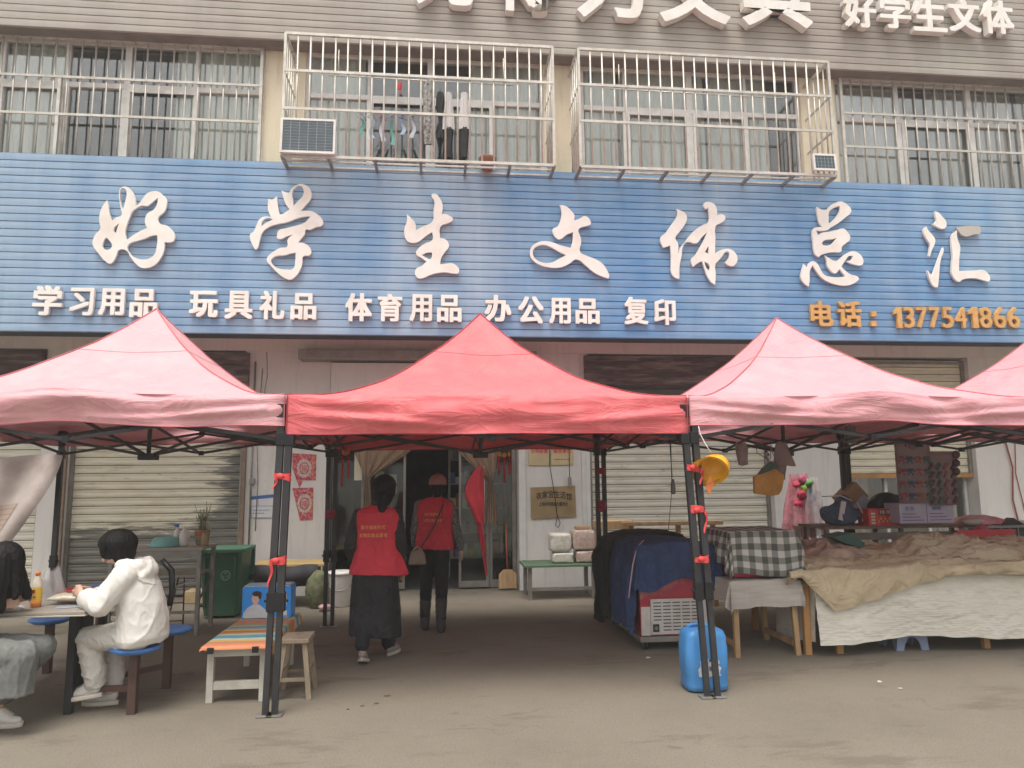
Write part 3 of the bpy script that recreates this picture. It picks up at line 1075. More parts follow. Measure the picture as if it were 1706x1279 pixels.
# brush characters, cut from plate, outlines traced from each letter
LET = [
 ('a', (140, 300), 7.994, [
  [(312,272),(330,330),(345,440),(375,548),(440,500),(505,470),(495,380),(480,280),(472,190),(490,120),(535,90),(590,100),(650,160),(690,240),(695,300),(690,350),(735,320),(780,260),(850,180),(930,152),(1000,160),(1060,205),(1105,260),(1105,340),(1070,430),(1010,480),(990,520),(1030,590),(1100,605),(1170,660),(1215,740),(1200,810),(1150,832),(1080,830),(1070,940),(1020,1050),(950,1130),(850,1172),(760,1165),(690,1110),(620,1020),(575,945),(475,930),(440,1000),(400,1080),(355,1115),(300,1090),(200,980),(120,850),(130,790),(165,720),(225,650),(210,560),(215,460),(250,360)],
  [(520,112),(560,130),(575,180),(560,270),(540,350),(520,400),(500,330),(484,220),(492,140)],
  [(475,575),(400,670),(430,710)],
  [(300,765),(260,840),(260,900),(310,932),(360,915),(382,870),(370,840)],
  [(770,345),(850,345),(900,310),(990,240),(980,320),(930,400),(850,450),(820,520),(825,600),(850,640),(760,680),(660,740),(575,800),(555,700),(570,620),(610,510),(660,410),(710,375)],
  [(980,735),(900,745),(820,780),(700,815),(610,850),(585,900),(620,980),(700,1040),(800,1060),(880,1045),(950,980),(975,880),(985,800)]]),
 ('b', (400, 300), 7.106, [
  [(490,125),(535,145),(580,160),(610,110),(660,70),(720,50),(790,70),(835,120),(850,180),(830,240),(770,310),(720,370),(840,370),(920,410),(975,470),(985,520),(965,545),(900,560),(830,590),(780,590),(770,640),(730,690),(690,740),(760,750),(820,790),(845,840),(830,890),(750,905),(740,980),(710,1070),(660,1140),(600,1180),(550,1170),(470,1120),(370,1020),(320,950),(330,910),(400,850),(480,805),(560,790),(565,710),(630,645),(550,670),(480,700),(445,690),(440,650),(460,600),(560,570),(680,540),(760,510),(840,430),(760,435),(680,455),(560,500),(440,525),(340,560),(270,620),(235,720),(200,815),(180,822),(140,750),(125,640),(160,615),(200,530),(240,460),(300,435),(368,440),(345,390),(330,320),(340,220),(375,235),(440,195),(445,260),(470,400),(480,410),(590,350),(540,280),(510,190)],
  [(390,467),(340,450),(290,467),(260,500),(258,550),(300,515),(350,490)],
  [(715,72),(750,110),(750,180),(700,240),(632,310),(630,230),(618,170),(650,100)],
  [(660,860),(600,870),(530,890),(420,905),(370,950),(390,1000),(450,1045),(540,1060),(630,1050),(655,960)]]),
 ('c', (655, 315), 7.99, [
  [(515,75),(560,65),(610,110),(655,200),(660,250),(645,335),(700,335),(750,360),(795,395),(790,420),(720,460),(635,495),(625,655),(690,670),(735,720),(740,770),(690,840),(640,920),(625,1005),(700,995),(790,992),(850,1030),(878,1075),(865,1120),(800,1125),(700,1110),(580,1120),(480,1150),(380,1190),(330,1185),(292,1130),(310,1060),(380,1025),(445,965),(380,920),(305,860),(340,790),(420,730),(520,680),(520,575),(430,630),(330,705),(240,715),(185,690),(150,610),(150,530),(185,420),(180,335),(240,390),(290,450),(305,550),(400,500),(525,430),(535,300),(545,150),(515,110)],
  [(515,845),(440,850),(380,880),(440,915),(490,935),(515,900)]]),
 ('d', (870, 335), 9.1375, [
  [(570,65),(660,80),(740,150),(790,220),(785,300),(880,265),(930,235),(980,240),(1035,310),(1040,350),(960,385),(880,410),(850,450),(880,540),(895,620),(880,775),(990,840),(1120,890),(1220,960),(1290,1060),(1320,1140),(1310,1180),(1240,1160),(1080,1080),(960,980),(820,890),(720,950),(620,1000),(510,1018),(400,1010),(280,980),(170,910),(120,830),(130,720),(200,650),(300,615),(440,625),(560,670),(735,715),(765,600),(770,475),(680,510),(560,585),(520,565),(465,490),(460,430),(530,390),(580,290),(595,170)],
  [(665,825),(560,880),(450,935),(320,940),(210,890),(160,810),(175,730),(250,680),(340,670),(440,705),(550,770)]]),
 ('e', (1090, 330), 8.253, [
  [(300,155),(360,175),(430,225),(442,300),(400,390),(340,470),(285,560),(320,620),(325,700),(320,770),(355,680),(420,600),(470,530),(560,440),(650,380),(740,325),(745,230),(735,140),(700,155),(670,110),(690,65),(750,55),(820,90),(855,160),(860,240),(920,225),(965,250),(965,300),(900,350),(845,380),(835,560),(830,760),(880,730),(950,705),(1040,705),(1110,760),(1138,830),(1120,900),(1060,940),(1000,920),(960,885),(1000,850),(1025,800),(1015,745),(980,740),(930,800),(870,870),(835,910),(840,1050),(830,1195),(780,1160),(720,1070),(680,960),(650,870),(580,905),(530,950),(505,900),(505,840),(560,780),(620,680),(680,570),(720,475),(640,550),(590,615),(540,625),(480,605),(425,615),(385,680),(370,800),(345,920),(340,1110),(290,1100),(235,1040),(225,900),(225,780),(215,655),(120,685),(80,600),(85,540),(150,480),(220,380),(300,260),(315,200)],
  [(740,660),(690,745),(740,770)], [(680,875),(730,900),(760,950),(750,1000),(715,970)]]),
 ('f', (1320, 330), 8.254, [
  [(330,125),(365,145),(395,165),(465,160),(510,110),(580,70),(660,50),(740,90),(800,160),(790,210),(720,270),(620,350),(520,410),(480,440),(400,455),(318,448),(345,510),(400,480),(500,465),(600,440),(700,425),(750,470),(785,530),(780,580),(720,630),(670,680),(665,735),(560,745),(440,765),(380,790),(360,815),(310,780),(290,730),(275,600),(265,480),(280,425),(330,405),(405,400),(360,340),(340,250),(330,180)],
  [(640,110),(560,140),(500,190),(490,270),(492,350),(550,310),(610,240),(645,160)],
  [(605,550),(520,570),(430,585),(395,630),(420,650),(520,640),(560,600)],
  [(440,790),(500,830),(595,865),(660,820),(740,760),(830,735),(900,760),(955,820),(965,900),(940,925),(860,920),(780,895),(735,870),(800,850),(825,800),(780,795),(720,860),(665,945),(720,1000),(790,1050),(890,1085),(910,1120),(840,1175),(720,1205),(600,1190),(500,1160),(400,1100),(330,1020),(270,925),(235,1000),(230,1130),(220,1220),(160,1180),(110,1100),(110,1060),(150,910),(200,960),(230,890),(280,870),(330,900),(380,980),(430,1055),(520,1085),(620,1090),(720,1080),(640,975),(600,1030),(570,1035),(510,990),(470,930),(465,860)]]),
 ('g', (1525, 345), 9.136, [
  [(285,68),(340,85),(400,150),(455,220),(450,310),(400,335),(320,305),(250,265),(305,215),(295,140)],
  [(155,300),(180,350),(240,420),(290,500),(280,570),(240,660),(210,755),(190,750),(205,650),(210,570),(160,490),(115,390),(120,330)],
  [(410,615),(420,650),(380,780),(360,900),(345,1100),(330,1225),(280,1215),(220,1130),(190,1050),(175,965),(210,1010),(245,1055),(300,900),(350,760)],
  [(625,355),(580,390),(545,440),(540,600),(555,750),(540,950),(545,1020),(590,1100),(650,1140),(700,1110),(800,1085),(930,1090),(1040,1120),(1110,1130),(1125,1080),(1090,1010),(1020,960),(900,965),(650,975),(655,800),(668,600),(640,520),(620,430)]]),
]
SY = -1.42
def plate(loops, org, s, m, name='character', depth=.035, Y=SY):
    c0 = PY(org[0]+600/s, org[1]+600/s, Y)
    def fmap(x, y):
        p = PY(org[0]+x/s, org[1]+y/s, Y)
        return (p.x-c0.x, p.z-c0.z)
    me = curve_plate(name, loops, fmap, depth, m, blue)
    R = Matrix.Rotation(pi/2, 4, 'X')
    me.transform(Matrix.Translation(c0 - root_loc(blue)) @ R)
    me.materials.clear(); me.materials.append(m)
    o = bpy.data.objects.new(name, me)
    COL.objects.link(o); o.parent = blue
    return o
for nm, org, s, loops in LET:
    plate(loops, org, s, M['letter_white'])
plate([[(605,310),(760,290),(970,295),(978,400),(880,420),(760,450),(690,420),(640,360)]], (1525, 345), 9.136, M['letter_peeled'], 'character')

def cell(mb, ch, x0, y0, x1, y1, Y, depth, off, m=None):
    a = PY((x0+x1)/2, y1, Y); c = PY((x0+x1)/2, y0, Y)
    l = PY(x0, (y0+y1)/2, Y); r = PY(x1, (y0+y1)/2, Y)
    put_glyph(mb, ch, (l.x, Y+depth, a.z), (1, 0, 0), (0, 0, 1), r.x-l.x, c.z-a.z, depth, 0, bold=off)
ROW = [('学',54,475,103,525),('习',116,479,156,525),('用',164,480,207,525),('品',216,481,262,528),
 ('玩',315,484,363,528),('具',374,484,421,531),('礼',432,484,474,532),('品',484,488,527,532),
 ('体',575,488,620,535),('育',629,489,670,535),('用',682,490,720,535),('品',728,491,769,536),
 ('办',807,491,852,536),('公',863,493,906,539),('用',915,496,951,539),('品',959,497,999,539),
 ('复',1040,494,1080,540),('印',1090,498,1126,541)]
for ch, x0, y0, x1, y1 in ROW:
    b = MB(); cell(b, ch, x0, y0, x1, y1, -1.438, .045, .038); b.build('character', M['letter_white'], blue, fix=False)
for ch, x0, y0, x1, y1 in [('电',1351,501,1388,543),('话',1396,501,1436,544)]:
    b = MB(); cell(b, ch, x0, y0, x1, y1, -1.438, .045, .038); b.build('character', M['letter_gold'], blue, fix=False)
b = MB()
for yy in (523, 539):
    p = PY(1455, yy, -1.42); b.box((p.x-.04, -1.437, p.z-.036), (p.x+.04, -1.39, p.z+.036))
b.build('character', M['letter_gold'], blue)
digs = '1377541866'
x = 1490
for d, w_ in zip(digs, (15, 20, 20, 20, 21, 21, 17, 22, 22, 22)):
    b = MB()
    if d == '1':
        o_ = PY(x, 546, -1.438); t_ = PY(x+w_-2.2, 511, -1.438); ww, hh = t_.x-o_.x, t_.z-o_.z
        b.prism([Vector((o_.x+a_*ww, -1.438, o_.z+c_*hh)) for a_, c_ in ((.42, 0), (.92, 0), (.92, 1), (.55, 1), (.40, .90), (.06, .80), (.06, .64), (.42, .70))], (0, .045, 0))
    else:
        cell(b, d, x, 511, x+w_-2.2, 546, -1.438, .045, .035)
    b.build('character', M['letter_gold'], blue, fix=(d == '1'))
    x += w_+1.3

# raised box characters on the upper board; only their lower parts enter the photograph
def bigc(ch, x0, x1, ybot, hpx, m=M['letter_white'], depth=.13, off=.018, bold=.010):
    Y = -1.483
    a = PY((x0+x1)/2, ybot, Y); l = PY(x0, ybot, Y); r = PY(x1, ybot, Y)
    w_ = r.x-l.x
    b = MB()
    put_glyph(b, ch, (l.x, Y+depth, a.z), (1, 0, 0), (0, 0, 1), w_, w_*1.02 if hpx is None else hpx, depth, off, bold=bold)
    b.build('character', m, taupe, fix=False)
bigc('得', 826, 930, 19, 1.05)
bigc('力', 962, 1078, 30, 1.1)
bigc('文', 1100, 1218, 38, 1.1)
bigc('具', 1238, 1355, 44, 1.1)
bigc('光', 690, 790, 8, 1.0)
for ch, x0, x1, yb in (('好',1408,1462,45),('学',1468,1520,47),('生',1523,1579,52),('文',1583,1636,53),('体',1641,1692,56)):
    bigc(ch, x0, x1, yb, .54, depth=.10, off=.0, bold=.035)
# ------------------------------------------------------------------ canopy tents
def cloth_mat(name, col, tr, fade):
    m, t, b, out = _new(name)
    f = noise_fac(t, 1.4, detail=6)
    f2 = noise_fac(t, 5, (1, 1, .3), detail=5)
    c = ramp(t, f, [(.3, tuple(x*.94 for x in col)), (.7, col)])
    c = mix(t, ramp(t, f2, [(.42, 0.), (.7, .6)]), c, fade)
    c = mix(t, ramp(t, noise_fac(t, 2.6, (1, 1, .5), detail=8, rough=.75), [(.52, 0.), (.68, .30)]), c, tuple(x*.72 for x in col))
    t.links.new(c, b.inputs['Base Color'])
    b.inputs['Roughness'].default_value = .55
    b.inputs['Specular IOR Level'].default_value = .3
    b.inputs['Sheen Weight'].default_value = .15
    tl = t.nodes.new('ShaderNodeBsdfTranslucent')
    t.links.new(mix(t, .5, c, col), tl.inputs['Color'])
    mx = t.nodes.new('ShaderNodeMixShader')
    mx.inputs[0].default_value = tr
    t.links.new(b.outputs[0], mx.inputs[1]); t.links.new(tl.outputs[0], mx.inputs[2])
    t.links.new(mx.outputs[0], out.inputs['Surface'])
    wn = t.nodes.new('ShaderNodeTexNoise'); wn.inputs['Scale'].default_value = 3.2; wn.inputs['Detail'].default_value = 3; wn.inputs['Distortion'].default_value = 1.3
    t.links.new(pos_vec(t, (.7, .7, 2.2)), wn.inputs['Vector'])
    rg = math_n(t, 'ABSOLUTE', math_n(t, 'SUBTRACT', wn.outputs['Fac'], .5))
    rg = math_n(t, 'POWER', math_n(t, 'SUBTRACT', 1., math_n(t, 'MULTIPLY', rg, 2.6)), 4.)
    bump(t, b, rg, .22, .03)
    return m
M['tent_red'] = cloth_mat('tent_red', (.76, .155, .17), .035, (.79, .22, .22))
M['tent_pink'] = cloth_mat('tent_pink', (.74, .365, .395), .035, (.76, .44, .455))
M['tent_pink_b'] = cloth_mat('tent_pink_b', (.74, .35, .385), .035, (.76, .42, .445))
M['seam_red'] = mat('seam_red', (.42, .05, .07), .6)
M['seam_pink'] = mat('seam_pink', (.55, .16, .18), .6)

YF, YB = -5.27, -2.20
def tent(x0, x1, m, seam, label, seed, ze=2.225, zp=3.20, zv=1.955, bulge=.0, legs=('fl', 'fr', 'bl', 'br'), leg_dx={}, leg_x={}):
    cx, cy = (x0+x1)/2, (YF+YB)/2
    hx, hy = (x1-x0)/2, (YB-YF)/2
    root = thing('canopy_tent', label, 'canopy tent', (cx, cy, 0), 'pop-up canopy tents in front of the shop')
    def prof(r):
        return (1-r)**1.85
    def top(u, v):          # u, v in -1..1
        r = max(abs(u), abs(v))
        z = ze + (zp-ze)*prof(r)
        # cloth pulled taut between the ridges, slack near the eaves, lifted by the truss at mid-side
        k = 1-min(abs(u), abs(v))/max(r, 1e-4)
        z -= .030*k*sin(pi*min(1, r))*(1-r)
        z += bulge*math.exp(-((min(abs(u), abs(v)))/.22)**2)*r**3
        w = noise.noise(Vector((u*2.1+seed, v*2.1, 0)))*.022*sin(pi*r)
        w += noise.noise(Vector((u*5+seed, v*5, 3)))*.007*sin(pi*r)
        w -= .02*math.exp(-((r-.24)/.03)**2)*.25
        x, y = cx+u*hx, cy+v*hy
        return Vector((x, y, z+w))
    b = MB()
    n = 48
    def sq_(a):
        s0 = min(3, int(a*4)); u = (a*4-s0)*2-1
        return [(u, -1), (1, u), (-u, 1), (-1, -u)][s0]
    b.grid(lambda a, r: top(sq_(a)[0]*r, sq_(a)[1]*r), 160, 34)
    # the valance all round
    def val(a, v):
        # a: 0..4 round the square
        s_ = int(a) % 4; t_ = a-int(a)
        if a >= 4: s_, t_ = 3, 1.
        u = t_*2-1
        P = [(u, -1), (1, u), (-u, 1), (-1, -u)][s_]
        nrm = [Vector((0, -1, 0)), Vector((1, 0, 0)), Vector((0, 1, 0)), Vector((-1, 0, 0))][s_]
        p = top(*P)
        hang = (ze-zv)
        z = p.z - hang*v
        edge = 1-abs(u)**6
        o = .03*math.sin(pi*min(1, v*1.0+.05))*edge
        # gathered folds running down from the corners towards mid-span
        c1 = (1-abs(u))
        for k_, (f0, sl, am) in enumerate(((.22, 2.2, .030), (.45, 1.6, .026), (.70, .9, .018))):
            line = f0 + c1*sl*.28
            o += am*math.exp(-((v-line)/.09)**2)*math.exp(-c1*1.3)*edge*(1 if k_ % 2 else -1)
        o += noise.noise(Vector((u*2.2+seed*1.7+s_*9, v*2.4, 1)))*.035*edge
        o += noise.noise(Vector((u*6+seed+s_*5, v*3.0+u*2, 7)))*.012*edge
        o *= min(1, v/.16)**1.3
        if bulge:
            o += .07*math.exp(-(u/.30)**2)*(1-v*.5)*edge
            o -= .035*math.exp(-((abs(u)-.35-v*.25)/.12)**2)*edge
        z -= .012*noise.noise(Vector((u*3+seed*2, s_*4, 2)))*v
        return Vector((p.x, p.y, z)) + nrm*(o+.004)
    b.grid(lambda a, v: val(a*4, v), 4*40, 14)
    bmesh.ops.remove_doubles(b.bm, verts=list(b.bm.verts), dist=.0052)
    cover = b.build('canopy_cover', m, root)
    # piping along the hips and hem
    s = MB()
    for su, sv in ((-1, -1), (1, -1), (1, 1), (-1, 1)):
        pts = [top(su*k/34, sv*k/34)+Vector((0, 0, .004)) for k in range(0, 35)]
        s.tube(pts, .006, 6)
    for rr0 in (.30,):
        pts = []
        for side in range(4):
            for k in range(12):
                u_ = k/12*2-1
                q_ = [(u_, -1), (1, u_), (-u_, 1), (-1, -u_)][side]
                pts.append(top(q_[0]*rr0, q_[1]*rr0)+Vector((0, 0, .001)))
        pts.append(pts[0].copy())
        s.tube(pts, .0028, 5)
    for side in range(4):
        pts = [val(side+k/40*.9999, 1.0) for k in range(41)]
        s.tube(pts, .0045, 5)
    for sx, sy in ((x0, YF), (x1, YF)):
        s.tube([(sx, sy-.008, ze-.01), (sx, sy-.010, zv+.01)], .004, 5)
    s.build('piping', seam, cover)
    # legs
    t_ = .024
    for key in legs:
        sx, sy = {'fl': (x0+.02, YF+.03), 'fr': (x1-.02, YF+.03), 'bl': (x0+.02, YB-.03), 'br': (x1-.02, YB-.03)}[key]
        sx = leg_x.get(key, sx)
        dx = leg_dx.get(key, 0)
        L = MB()
        jz = .80
        f = lambda z: sx + dx*(1-z/2.15)
        L.bar((f(jz), sy, jz), (f(2.15), sy, 2.15), .047, .047)
        leg = L.build('leg', M['black_steel'], root)
        L = MB(); L.bar((f(0.015), sy, .015), (f(jz), sy, jz), .040, .040); L.build('lower_leg', M['black_steel'], leg)
        L = MB(); L.box((f(jz)-.032, sy-.032, jz-.10), (f(jz)+.032, sy+.032, jz+.03), .004); L.cyl((f(jz)-.05, sy, jz-.03), (f(jz)+.05, sy, jz-.03), .010, n=8)
        L.build('collar', M['black_plastic'], leg)
        L = MB(); L.box((f(0)-.055, sy-.045, .001), (f(0)+.055, sy+.045, .014), .004); L.build('foot', M['grey_steel'], leg)
        L = MB(); L.box((sx-.034, sy-.034, 1.86), (sx+.034, sy+.034, 1.95), .004); L.box((sx-.034, sy-.034, 2.06), (sx+.034, sy+.034, 2.16), .004)
        build_each(L, 'bracket', M['black_plastic'], leg)
    # scissor trusses: four sides and towards the hub
    zt, zb = 2.13, 1.91
    def scissor(p, q, z1=zt, z0=zb, z1b=None, z0b=None):
        z1b = z1 if z1b is None else z1b; z0b = z0 if z0b is None else z0b
        p, q = Vector(p), Vector(q)
        for (za, zc, off) in ((z1, z0b, .012), (z0, z1b, -.012)):
            d = (q-p).normalized(); nrm = Vector((-d.y, d.x, 0))*off
            B = MB(); B.bar(Vector((p.x, p.y, za))+nrm, Vector((q.x, q.y, zc))+nrm, .026, .014)
            B.build('truss_bar', M['black_steel'], root)
    a, bb_ = x0+.07, x1-.07
    f_, k_ = YF+.06, YB-.06
    mids = [(cx, f_), (bb_, cy), (cx, k_), (a, cy)]
    cors = [(a, f_), (bb_, f_), (bb_, k_), (a, k_)]
    for i in range(4):
        scissor((*cors[i], 0), (*mids[i], 0)); scissor((*mids[i], 0), (*cors[(i+1) % 4], 0))
    for mx, my in mids:
        scissor((mx, my, 0), (cx + (mx-cx)*.04, cy+(my-cy)*.04, 0), zt-.02, zb, 2.13, 1.85)
        B = MB(); B.box((mx-.025, my-.025, zb-.025), (mx+.025, my+.025, zb+.025), .004); B.box((mx-.025, my-.025, zt-.025), (mx+.025, my+.025, zt+.02), .004)
        build_each(B, 'joint', M['black_plastic'], root)
    B = MB(); B.tube([(cx, cy, 1.84), (cx, cy, zp-.04)], .019, 10); B.build('centre_pole', M['black_steel'], root)
    B = MB(); B.box((cx-.07, cy-.07, 1.80), (cx+.07, cy+.07, 1.86), .008); B.box((cx-.05, cy-.05, 2.12), (cx+.05, cy+.05, 2.17), .006); build_each(B, 'hub', M['black_plastic'], root)
    return root
tent(-4.10, -1.095, M['tent_pink'], M['seam_pink'], 'faded pink canopy tent over the snack table at the left', 11, bulge=.035, zv=2.0, leg_dx={'fr': -.05}, leg_x={'fr': -1.116, 'br': -1.215})
tent(-1.075, 1.905, M['tent_red'], M['seam_red'], 'bright red canopy tent in the middle, over the walkway to the door', 23, zv=1.94, leg_dx={'fl': -.045, 'fr': .10}, leg_x={'fl': -1.058, 'fr': 1.885, 'bl': -1.135, 'br': 1.875})
tent(1.925, 4.94, M['tent_pink_b'], M['seam_pink'], 'pink canopy tent over the burlap covered stall', 31, bulge=.035, zv=2.0, leg_dx={'fl': .105}, leg_x={'fl': 1.958, 'bl': 1.955})
tent(4.97, 7.98, M['tent_pink_b'], M['seam_pink'], 'pink canopy tent at the right edge, partly behind its neighbour', 47, bulge=.02, zv=2.0)

# red strips tying the tent legs together
def tie(x, z, label, w=.115, h=.05, y=YF, tail=0, m=None):
    b = MB()
    n = 20
    hw, hd = w/2, .036
    def fn(u, v):
        a = 2*pi*u
        px = hw*(abs(cos(a))**.55)*(1 if cos(a) > 0 else -1)
        py = hd*(abs(sin(a))**.55)*(1 if sin(a) > 0 else -1)
        zz = (v-.5)*h*(1+.25*sin(a*2+z*9)) + .008*sin(a+z*7) 
        bulge = .004*sin(v*pi*3+a*3)
        return Vector((x+px*(1+bulge*8), y+.03+py*(1+bulge*8), z+zz))
    b.grid(fn, 28, 6)
    b.ell((x-.01, y-.012, z), (.028, .014, .022), 8, 6)
    if tail:
        b.grid(lambda u, v: Vector((x+(-.045 if tail < 0 else .05)+.022*(u-.5)*(1-v*.5)+.012*sin(v*5), y-.012-.006*sin(v*7+u*2), z-.01-abs(tail)*v)), 3, 8)
    return tag(b.build('red_tie', m or M['red_tape'], fix=False), label, 'ribbon', 'red strips tying the tent legs together')
lx = lambda z: -1.087 - .048*(1-z/2.15)
rx_ = lambda z: 1.921 + .105*(1-z/2.15)
tie(lx(1.62), 1.64, 'upper red strip on the front leg pair left of the walkway', tail=-.08)
tie(lx(1.03), 1.05, 'lower red strip on the front leg pair left of the walkway', tail=-.17)
tie(rx_(1.68), 1.68, 'topmost red strip on the front leg pair, beside the yellow helmet', h=.06, tail=.12)
tie(rx_(1.33), 1.36, 'middle red strip on the front leg pair right of the walkway', tail=.16)
tie(rx_(1.0), 1.0, 'lowest red strip on the front leg pair right of the walkway')
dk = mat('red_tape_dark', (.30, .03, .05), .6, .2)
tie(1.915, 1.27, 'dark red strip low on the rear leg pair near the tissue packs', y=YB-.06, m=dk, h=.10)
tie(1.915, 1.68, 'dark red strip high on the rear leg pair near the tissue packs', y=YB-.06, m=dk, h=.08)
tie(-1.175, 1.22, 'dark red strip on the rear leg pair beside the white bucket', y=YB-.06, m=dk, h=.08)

# ------------------------------------------------------------------ things on the upstairs cages
def solar(px0, py0, px1, py1, label, nx, ny, tilt=3, Y=-1.807, brk=True):
    a = PY(px0, py1, Y); c = PY(px1, py0, Y)
    w_, h_ = c.x-a.x, c.z-a.z
    root = thing('solar_panel', label, 'solar panel', (a.x, Y, a.z))
    R = Matrix.Rotation(radians(-tilt), 3, 'X')
    piv = (a.x, Y, a.z)
    b = MB(); b.box((a.x+.01, Y, a.z+.01), (c.x-.01, Y+.02, c.z-.01), 0, R, piv); b.build('cell_sheet', mat('solar_cell', (.06, .085, .10), .25, .2, spec=.6), root)
    b = MB()
    t_ = .018
    b.box((a.x-t_, Y-.008, a.z-t_), (c.x+t_, Y+.03, a.z+t_*.6), 0, R, piv); b.box((a.x-t_, Y-.008, c.z-t_*.6), (c.x+t_, Y+.03, c.z+t_), 0, R, piv)
    b.box((a.x-t_, Y-.0085, a.z), (a.x+t_*.6, Y+.0305, c.z), 0, R, piv); b.box((c.x-t_*.6, Y-.0085, a.z), (c.x+t_, Y+.0305, c.z), 0, R, piv)
    b.build('frame', M['alu_white'], root)
    b = MB()
    for i in range(1, nx):
        x = a.x+w_*i/nx; b.box((x-.0025, Y-.003, a.z+.02), (x+.0025, Y-.001, c.z-.02), 0, R, piv)
    for i in range(1, ny):
        z = a.z+h_*i/ny; b.box((a.x+.02, Y-.0035, z-.0015), (c.x-.02, Y-.0015, z+.0015), 0, R, piv)
    b.build('grid_line', mat('grid_line', (.30, .34, .35), .5), root)
    if brk:
        b = MB(); b.bar((c.x-w_*.25, Y+.03, a.z+h_*.2), (c.x-w_*.2, Y+.07, a.z-.02), .02); b.bar((a.x+w_*.25, Y+.03, a.z+h_*.2), (a.x+w_*.25, Y+.07, a.z-.02), .02)
        build_each(b, 'bracket', M['grey_steel'], root)
solar(468, 200, 557, 251, 'solar panel with a white frame on the lower left of a window cage', 6, 11)
solar(1358, 258, 1391, 281, 'small solar panel on the lower right corner of a window cage', 6, 4, tilt=4)

def hanging(name, px0, py0, px1, py1, Y, m, label, cat, shape, grp=None, th=.03, flare=0):
    a = PY(px0, py1, Y); c = PY(px1, py0, Y)
    cx = (a.x+c.x)/2; w_ = (c.x-a.x)/2; h_ = c.z-a.z
    def fn(u, v, s):
        k = shape(v)
        x = cx + (u*2-1)*w_*k + flare*(v)**2
        return Vector((x, Y + s*th*k*(1-(u*2-1)**2)**.5 + .012*sin(u*14+v*5)*k, c.z-h_*v))
    b = MB()
    b.grid(lambda u, v: fn(u, v, -1), 10, 14); b.grid(lambda u, v: fn(u, v, 1), 10, 14)
    bmesh.ops.remove_doubles(b.bm, verts=list(b.bm.verts), dist=.001)
    b.tube([(cx, Y, c.z-.005), (cx, Y, c.z+.05)], .003, 5)
    return tag(b.build(name, m), label, cat, grp)
M['lace_grey'] = mat('lace_grey', (.30, .29, .27), .8, .9, scale=26)
M['cloth_black'] = mat('cloth_black', (.025, .025, .03), .8, .4)
M['cloth_white'] = mat('cloth_white', (.66, .65, .63), .8, .1)
wash = 'washing hanging inside the left window cage'
hanging('scarf', 704, 135, 724, 240, -1.447, M['lace_grey'], 'long grey patterned scarf hanging in the left window cage', 'scarf', lambda v: .55+.45*sin(v*2.4+.4), wash)
hanging('stocking', 726, 154, 741, 230, -1.42, M['cloth_black'], 'black stocking hanging right of the grey scarf', 'stocking', lambda v: .7+.3*sin(v*7), wash)
for k, (x0, lab) in enumerate(((737, 'trousers with pale top and black legs, left of two, hanging in the cage'), (763, 'trousers with pale top and black legs, right of two, hanging in the cage'))):
    t_ = thing('hanging_trousers', lab, 'trousers', tuple(PY(x0+10, 215, -1.438)), wash)
    for (y0, y1, m_, w0, nm) in ((155, 215, M['cloth_white'], 1, 'waist'), (213, 262, M['cloth_black'], .8, 'trouser_leg')):
        a = PY(x0, y1, -1.438); c = PY(x0+21, y0, -1.438)
        b = MB(); b.grid(lambda u, v: Vector((a.x+(c.x-a.x)*(.5+(u-.5)*w0*(.5+.5*v if m_ is M['cloth_white'] else 1-.4*v)), -1.438-.03*sin(u*pi)+.01*sin(u*15), c.z-(c.z-a.z)*v)), 8, 8)
        b.grid(lambda u, v: Vector((a.x+(c.x-a.x)*(.5+(u-.5)*w0*(.5+.5*v if m_ is M['cloth_white'] else 1-.4*v)), -1.438+.03*sin(u*pi), c.z-(c.z-a.z)*v)), 8, 8)
        b.build(nm, m_, t_)
hc = [(.10, .2, .45), (.12, .35, .30), (.6, .15, .35), (.35, .45, .6), (.12, .2, .4), (.5, .5, .55)]
for i in range(6):
    cxp = 603+i*17
    p = PY(cxp, 192, -1.438)
    t_ = thing('clothes_hanger', 'small hanger with a strap, %s' % ['blue, leftmost in the row', 'green, second from the left', 'pink, third from the left', 'pale blue, in the middle right of the row', 'dark blue, next to last', 'grey, nearest the scarf'][i], 'clothes hanger', tuple(p), 'hangers inside the left window cage')
    b = MB(); b.tube([(p.x, -1.438, p.z+.02), (p.x+.02, -1.438, p.z+.05), (p.x, -1.438, p.z+.08)], .004, 5)
    b.tube([(p.x-.055, -1.49, p.z-.05), (p.x, -1.438, p.z+.02), (p.x+.055, -1.39, p.z-.05), (p.x-.055, -1.48, p.z-.05)], .005, 5)
    b.build('hanger_frame', mat('hanger_'+str(i), hc[i], .5), t_)
    b = MB(); b.grid(lambda u, v: Vector((p.x+(u-.5)*.03*(1+v)+.02*sin(v*6+i), -1.438+.02*sin(v*4), p.z-.05-.38*v*(.6+.12*(i % 4)))), 3, 8); b.build('strap', mat('strap_'+str(i), hc[(i*2+1) % 6], .7), t_)
p = PY(812, 270, -1.465)
fp = thing('flowerpot', 'brown clay flowerpot standing on the floor bars of the left window cage', 'flowerpot', (p.x, -1.465, 5.682))
b = MB(); b.lathe((p.x, -1.465, 5.682), [(.07, 0), (.10, .10), (.12, .13), (.12, .16), (.10, .165), (.095, .14), (.02, .13)], 18); b.build('pot', mat('clay', (.30, .13, .07), .8), fp)
b = MB(); b.lathe((p.x, -1.465, 5.814), [(.085, 0), (.08, .012), (.01, .014)], 14).disturb(.01, 30); b.build('soil', mat('soil', (.08, .05, .03), .95), fp)
